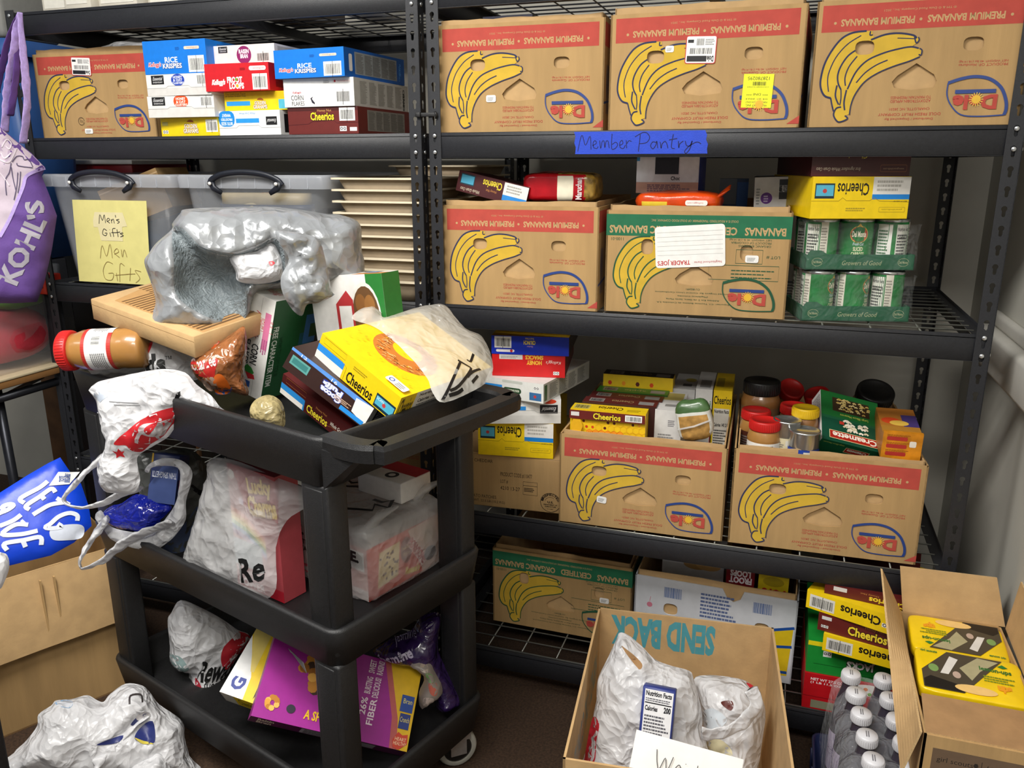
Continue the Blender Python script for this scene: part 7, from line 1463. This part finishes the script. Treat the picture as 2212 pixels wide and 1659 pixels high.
p = Puff(zS((1005, 790), (985, 830), (930, 950), (880, 1050), (860, 1120), (855, 1230), (838, 1310), (810, 1480), (775, 1720), (1150, 1760), (1560, 1640), (1565, 1520), (1535, 1420), (1530, 1290), (1480, 1090), (1450, 1035), (1330, 1000), (1230, 960), (1150, 880), (1060, 805)), A_, 'white_film', .06, .6, R=.09, s_=.0105, fold=.011, ffr=11, fdir=(1, .4), ang=80, seed=151, ridge=.6, up=.5,
         dents=[(zS((1020, 860), (1075, 940), (1130, 1000), (1150, 970), (1080, 900)), .05, 'kraft_inner')])
p.patch(zS((835, 1330), (880, 1355), (862, 1460), (850, 1590), (780, 1640), (800, 1480)), 'bf2636', .008); p.patch(zS((815, 1480), (845, 1440), (850, 1560), (810, 1600)), 'white_film', .008, e=.0016)
tag(p.build('plastic_bag'), 'white grocery bag with looped handle in the open carton', 'plastic bag')
p = Puff(zS((1478, 1095), (1580, 1063), (1750, 1082), (1830, 1110), (1900, 1180), (1940, 1300), (1920, 1470), (1895, 1640), (1860, 1740), (1640, 1700), (1560, 1540), (1545, 1440), (1520, 1290)), (.74, -.24, .2), 'white_film', .06, .6, R=.08, s_=.0105, fold=.011, ffr=13, fdir=(1, .5), ang=40, seed=155, ridge=.8, up=.6)
p.patch(zS((1655, 1215), (1715, 1210), (1730, 1240), (1710, 1270), (1665, 1240)), '5a2018', .006); p.patch(zS((1815, 1110), (1860, 1130), (1895, 1185), (1880, 1190), (1845, 1150)), 'c02a36', .006)
p.patch(zS((1560, 1490), (1640, 1450), (1720, 1520), (1700, 1600), (1600, 1590)), 'ddd4ae', .008); p.patch(zS((1540, 1290), (1610, 1260), (1690, 1330), (1620, 1390), (1550, 1380)), 'cfd6dc', .008)
oR = p.build('plastic_bag'); tag(oR, 'tied white grocery bag at the right of the open carton', 'plastic bag')
strap('bag_handle', oR, [onN(q, (.72, -.33, .27), .6) for q in zS((1850, 1150), (1880, 1260), (1800, 1360), (1700, 1420), (1600, 1445), (1530, 1440))], [.02, .016, .015, .014, .014, .018], 'white_film', 9)
mb = MB(); w, d, h = .068, .03, .16; mb.rbox((0, 0, 0), (w, d, h), '2c3a80', .002, 1)
F = Face(mb, (0, 0, 0), (1, 0, 0), (0, 0, 1), w, h); F.rect(.08, .3, .95, .97, 'e8e8ea'); F.text('Nutrition Facts', .12, .89, .9, .95, '14141c', bold=.04); F.rect(.1, .79, .92, .805, '14141c'); F.text('Calories', .12, .7, .5, .76, '14141c', bold=.04); F.text('200', .7, .7, .9, .77, '14141c', bold=.05); F.para(.12, .36, .9, .66, 7, '5a5a62', 3); F.para(.12, .82, .9, .87, 2, '5a5a62', 4)
P_ = onN(zS((1115, 1470))[0], (.61, -.42, .28), .3); o = mb.build('pasta_box', None, Matrix.Translation((P_.x, P_.y, P_.z - .06)) @ Matrix.Rotation(.0, 4, 'Z') @ Matrix.Rotation(-.35, 4, 'X')); tag(o, 'navy box with nutrition panel standing in the grocery bag', 'pasta box')
q = [onN(p_, (.66, -.5, .29), .9) for p_ in zS((1113, 1413), (1797, 1605), (1060, 1690))]
uxv = (q[1] - q[0]).normalized(); uyv = (q[0] - q[2]); uyv = (uyv - uxv * uyv.dot(uxv)).normalized()
wd = []
for st in ([(.22, .82), (.24, .66), (.27, .58), (.31, .74), (.34, .58), (.38, .78)], [(.42, .62), (.46, .66), (.44, .7), (.41, .62), (.46, .57)], [(.5, .68), (.5, .58)], [(.5, .73), (.502, .74)], [(.56, .66), (.53, .66), (.54, .58), (.58, .66), (.57, .46), (.53, .48)], [(.61, .76), (.61, .56), (.64, .64), (.66, .56)], [(.69, .6), (.72, .64), (.7, .66), (.69, .58), (.73, .56)], [(.79, .6), (.75, .64), (.76, .54), (.8, .62), (.81, .78), (.81, .52)]): wd.append(('l', st, .0016, '1c1c1e', 5))
note('paper_sign', 'white paper reading weighed on top of the bags in the carton', q[0] - uyv * .14, uxv, uyv, (q[1] - q[0]).length, .14, wd, 'white_board', 'paper sign', .004)
# ================================================================== bottled drinks and cookie case at the right
mat('crate_navy', '1a2448', .4, 0, .08, 30); mat('drink_grape', '3a3440', .12, 0, .15, 14, alpha=.86, coat=.6); mat('cap_white', 'd8d8dc', .35, 0, .03, 30)
root = thing('drink_crate', 'navy plastic crate holding the bottled drinks', 'crate', T(.972, -.46, 0))
mb = MB(); loft(mb, [rr(.012, .012, .185, .40, .02, 0), rr(0, 0, .197, .412, .025, .11), rr(.006, .006, .191, .406, .02, .11), rr(.016, .016, .181, .396, .018, .006)], 'crate_navy', True, True, True)
for i in range(6): mb.tube([(.004, .03 + .065 * i, .02), (.0, .03 + .065 * i, .105)], .003, 'crate_navy', 6)
mb.build('crate_body', root)
mat('label_lav', 'b9aec8', .4, 0, .1, 40)
cols = [(1857, 1456), (1869, 1500), (1884, 1548), (1897, 1596), (1911, 1644)]; nm = ('farthest', 'second farthest', 'middle', 'second nearest', 'nearest')
bott = None
for ci, dx in enumerate((0, .068)):
    for k in range(5):
        c = PZ(*cols[k], .332); x, y = 1.045 + .006 * k + dx + .012, -.118 - .0695 * k + (.004 if ci else 0)
        lb = '%s white capped grape drink bottle in the %s row of the crate' % (nm[k], 'open' if ci == 0 else 'covered')
        M = T(x - .022, y, .007)
        if bott is None:
            bott = thing('drink_bottle', lb, 'bottle', M, 'bottled drinks in the navy crate'); H = .325
            mb = MB(); r = .0318; mb.lathe([(0, .002), (r * .8, 0), (r, .008), (r, .04), (r * .96, .05), (r, .06), (r, .19), (r * .98, .21), (r * .82, .25), (r * .55, .285), (.0165, .295), (.0165, H - .004)], 'drink_grape', 30); mb.build('bottle_body', bott)
            mb = MB(); F = CylFace(mb, (0, 0, .075), r + .0004, .1, 0, 6.283); F.rect(0, 0, 1, 1, 'label_lav')
            for j in range(6): F.text('PURE', .04 + .16 * j, .3, .15 + .16 * j, .7, '5a4a78', bold=.04, rot=90)
            mb.build('paper_wrapper', bott)
            mb = MB(); mb.lathe([(.0195, H - .022), (.0205, H - .02), (.0205, H - .004), (.019, H), (0, H)], 'cap_white', 32)
            for j in range(32): a = 2 * math.pi * j / 32; mb.box((.0205 * math.cos(a) - .0005, .0205 * math.sin(a) - .0005, H - .019), (.0205 * math.cos(a) + .0005, .0205 * math.sin(a) + .0005, H - .005), 'cap_white')
            mb.box((-.003, -.009, H), (-.001, .009, H + .0006), '77777c'); mb.box((.001, -.009, H), (.003, .009, H + .0006), '77777c')
            mb.build('bottle_cap', bott)
        else: copy_thing(bott, M, lb)
mb = MB(); vs = []; ny, nx = 26, 12
for i in range(ny + 1):
    for j in range(nx + 1):
        u, v = i / ny, j / nx; x, y = 1.0 + .15 * v, -.08 - .375 * u
        z = .292 + .01 * noise.noise(Vector((x * 40, y * 40, 2))) + .008 * math.cos(u * 33.6)
        if j == 0: z = .12; x -= .012
        if j == 1: x -= .01; z -= .03
        vs.append((x, y, z))
mb.add(vs, [(i * (nx + 1) + j, i * (nx + 1) + j + 1, (i + 1) * (nx + 1) + j + 1, (i + 1) * (nx + 1) + j) for i in range(ny) for j in range(nx)], mat('wrap_film', 'e8ecf0', .1, 0, .02, 30, alpha=.16, crumple=.5, cscale=40), True)
tag(mb.build('shrink_film'), 'clear shrink film stretched round the grape drink bottles', 'plastic film')
# cookie case
mb = MB(); mb.rbox((1.18, -.47, 0), (1.325, -.06, .338), 'kraft', .003); tag(mb.build('support_carton'), 'plain brown carton under the open cookie case', 'carton')
P1, P2, P3 = PZ(1944, 1322, .47), PZ(1989, 1584, .47), PZ(2156, 1342, .47)
ox, oy = P2.x, P2.y; w, d, z0, z1 = .204, P1.y - P2.y + .005, .3395, .47; t = .004
root = thing('cookie_case', 'open brown case of yellow cookie packs by the wall', 'box', MX((ox + .006, oy, 0), (0, 0, 0)))
mb = MB(); hh = z1 - z0
mb.panel([(0, 0), (w, 0), (w, hh), (0, hh)], [], t, ((0, 0, z0), (1, 0, 0), (0, 0, 1)), 'kraft'); mb.panel([(0, 0), (w, 0), (w, hh), (0, hh)], [], t, ((w, d, z0), (-1, 0, 0), (0, 0, 1)), 'kraft')
for O, u in (((w, 0, z0), (0, 1, 0)), ((0, d, z0), (0, -1, 0))): mb.panel([(0, 0), (d, 0), (d, hh), (0, hh)], [], t, (O, u, (0, 0, 1)), 'kraft')
mb.box((t, t, z0), (w - t, d - t, z0 + t), 'kraft_inner')
F = Face(mb, (0, 0, z0), (1, 0, 0), (0, 0, 1), w, hh); F.rect(.08, 0, 1, .82, '6a5644'); F.text('girl scouts', .12, .6, .4, .7, '2a2420'); F.rect(.46, .58, .465, .74, '2a2420'); F.text('Little Brownie', .5, .58, .86, .7, '2a2420', shear=.2); F.poly([(.42, .62), (.44, .66), (.43, .7), (.41, .7), (.4, .66)], '2a2420'); F.line([(.5, .1), (.95, .1), (.95, .45), (.5, .45)], .001, '2a2420', closed=True)
mb.build('case_body', root)
def flap(name, pts, th=.004, m='kraft_light'):
    p = [Vector(q) - Vector((ox + .006, oy, 0)) for q in pts]; n = (p[1] - p[0]).cross(p[3] - p[0]).normalized() * th; mb = MB(); N_ = 8; vs = []
    for k in (0, 1):
        for i in range(N_ + 1):
            for j in range(N_ + 1):
                a = p[0].lerp(p[1], i / N_); b = p[3].lerp(p[2], i / N_); vs.append(a.lerp(b, j / N_) + n * k)
    G = (N_ + 1) ** 2; fs = []
    for i in range(N_):
        for j in range(N_):
            q = (i * (N_ + 1) + j, i * (N_ + 1) + j + 1, (i + 1) * (N_ + 1) + j + 1, (i + 1) * (N_ + 1) + j); fs += [q, tuple(G + k for k in reversed(q))]
    mb.add(vs, fs, m)
    rim = [i * (N_ + 1) for i in range(N_ + 1)] + [N_ * (N_ + 1) + j for j in range(1, N_ + 1)] + [i * (N_ + 1) + N_ for i in range(N_ - 1, -1, -1)] + [j for j in range(N_ - 1, 0, -1)]
    mb.add(vs, [(rim[i], rim[(i + 1) % len(rim)], G + rim[(i + 1) % len(rim)], G + rim[i]) for i in range(len(rim))], 'kraft_edge')
    if name == 'left': 
        pass
    return mb.build('box_flap', root)
zt = z1
flap('back', [P1 + Vector((.006, .008, 0)), P1 + Vector((.207, .008, 0)), PY(2153, 1247, P1.y + .03), PY(1944, 1222, P1.y + .02)])
flap('left', [P2 + Vector((.003, .004, 0)), P1 + Vector((.003, -.004, 0)), PY(1906, 1229, P1.y - .01), PY(1950, 1668, P2.y + .01)])
flap('right', [P1 + Vector((.21, -.002, 0)), P2 + Vector((.21, 0, 0)), P2 + Vector((.225, 0, .1)), P1 + Vector((.222, -.004, .115))])
flap('front', [P2 + Vector((.008, .004, -.001)), P2 + Vector((.205, .004, -.001)), P2 + Vector((.2, .1, .012)), P2 + Vector((.012, .1, .012))], m='kraft_inner')  # darker kraft puts this flap's shade into its colour
mat('pack_yellow', 'ecc810', .3, 0, .06, 24, .2, 90, coat=.4)
def cookie_pack(label, x, y, z, w, d, h, rz, tx, flipd):
    mb = MB(); mb.M = Matrix.Translation((w / 2, d / 2, h / 2)); sblob(mb, (w, d, h), 'pack_yellow', .22, 48, 20, None, .002, 30, int(x * 100), .0015); mb.M = None
    F = Face(mb, (.004, .004, h + .0012), (1, 0, 0), (0, 1, 0), w - .008, d - .008)
    if flipd: F = F.flip()
    F.poly([(.02, .02), (.02, .42), (.3, .95), (.84, .95), (.4, .02)], '4a4234'); F.poly([(.5, .35), (.6, .6), (.8, .9), (.6, .93), (.4, .6)], 'a8a07c')
    F.poly([(.2, .4), (.28, .4), (.4, .8), (.32, .85)], 'd8d4cc'); F.poly([(.03, .03), (.4, .03), (.46, .16), (.1, .3), (.03, .2)], '1e1a16'); F.ell(.14, .5, .05, .09, '7a9a58'); F.ell(.36, .42, .04, .08, 'b8a090')
    F.ell(.52, .14, .2, .1, 'e8c078'); F.para(.62, .4, .92, .56, 3, '7a8a20', 3); F.text('lemon-ups', .6, .62, .9, .74, '2c6a2c', bold=.03); F.poly([(.78, .8), (.83, .86), (.88, .8), (.83, .77)], '2c7a34'); F.text('ups', .74, .2, .86, .34, 'e89a20', bold=.06)
    F.text('girl scouts', .03, .86, .2, .93, '2c7a34', bold=.03)
    tag(mb.build('cookie_pack', None, MX((x, y, z), (.1, 0, rz))), label, 'cookies', 'yellow cookie packs in the open case')
cookie_pack('yellow lemon cookie pack at the back of the open case', 1.137, -.185, .43, .182, .125, .03, -.02, '', True)
cookie_pack('yellow lemon cookie pack in front of the other one', 1.132, -.33, .432, .19, .135, .03, -.03, '', False)
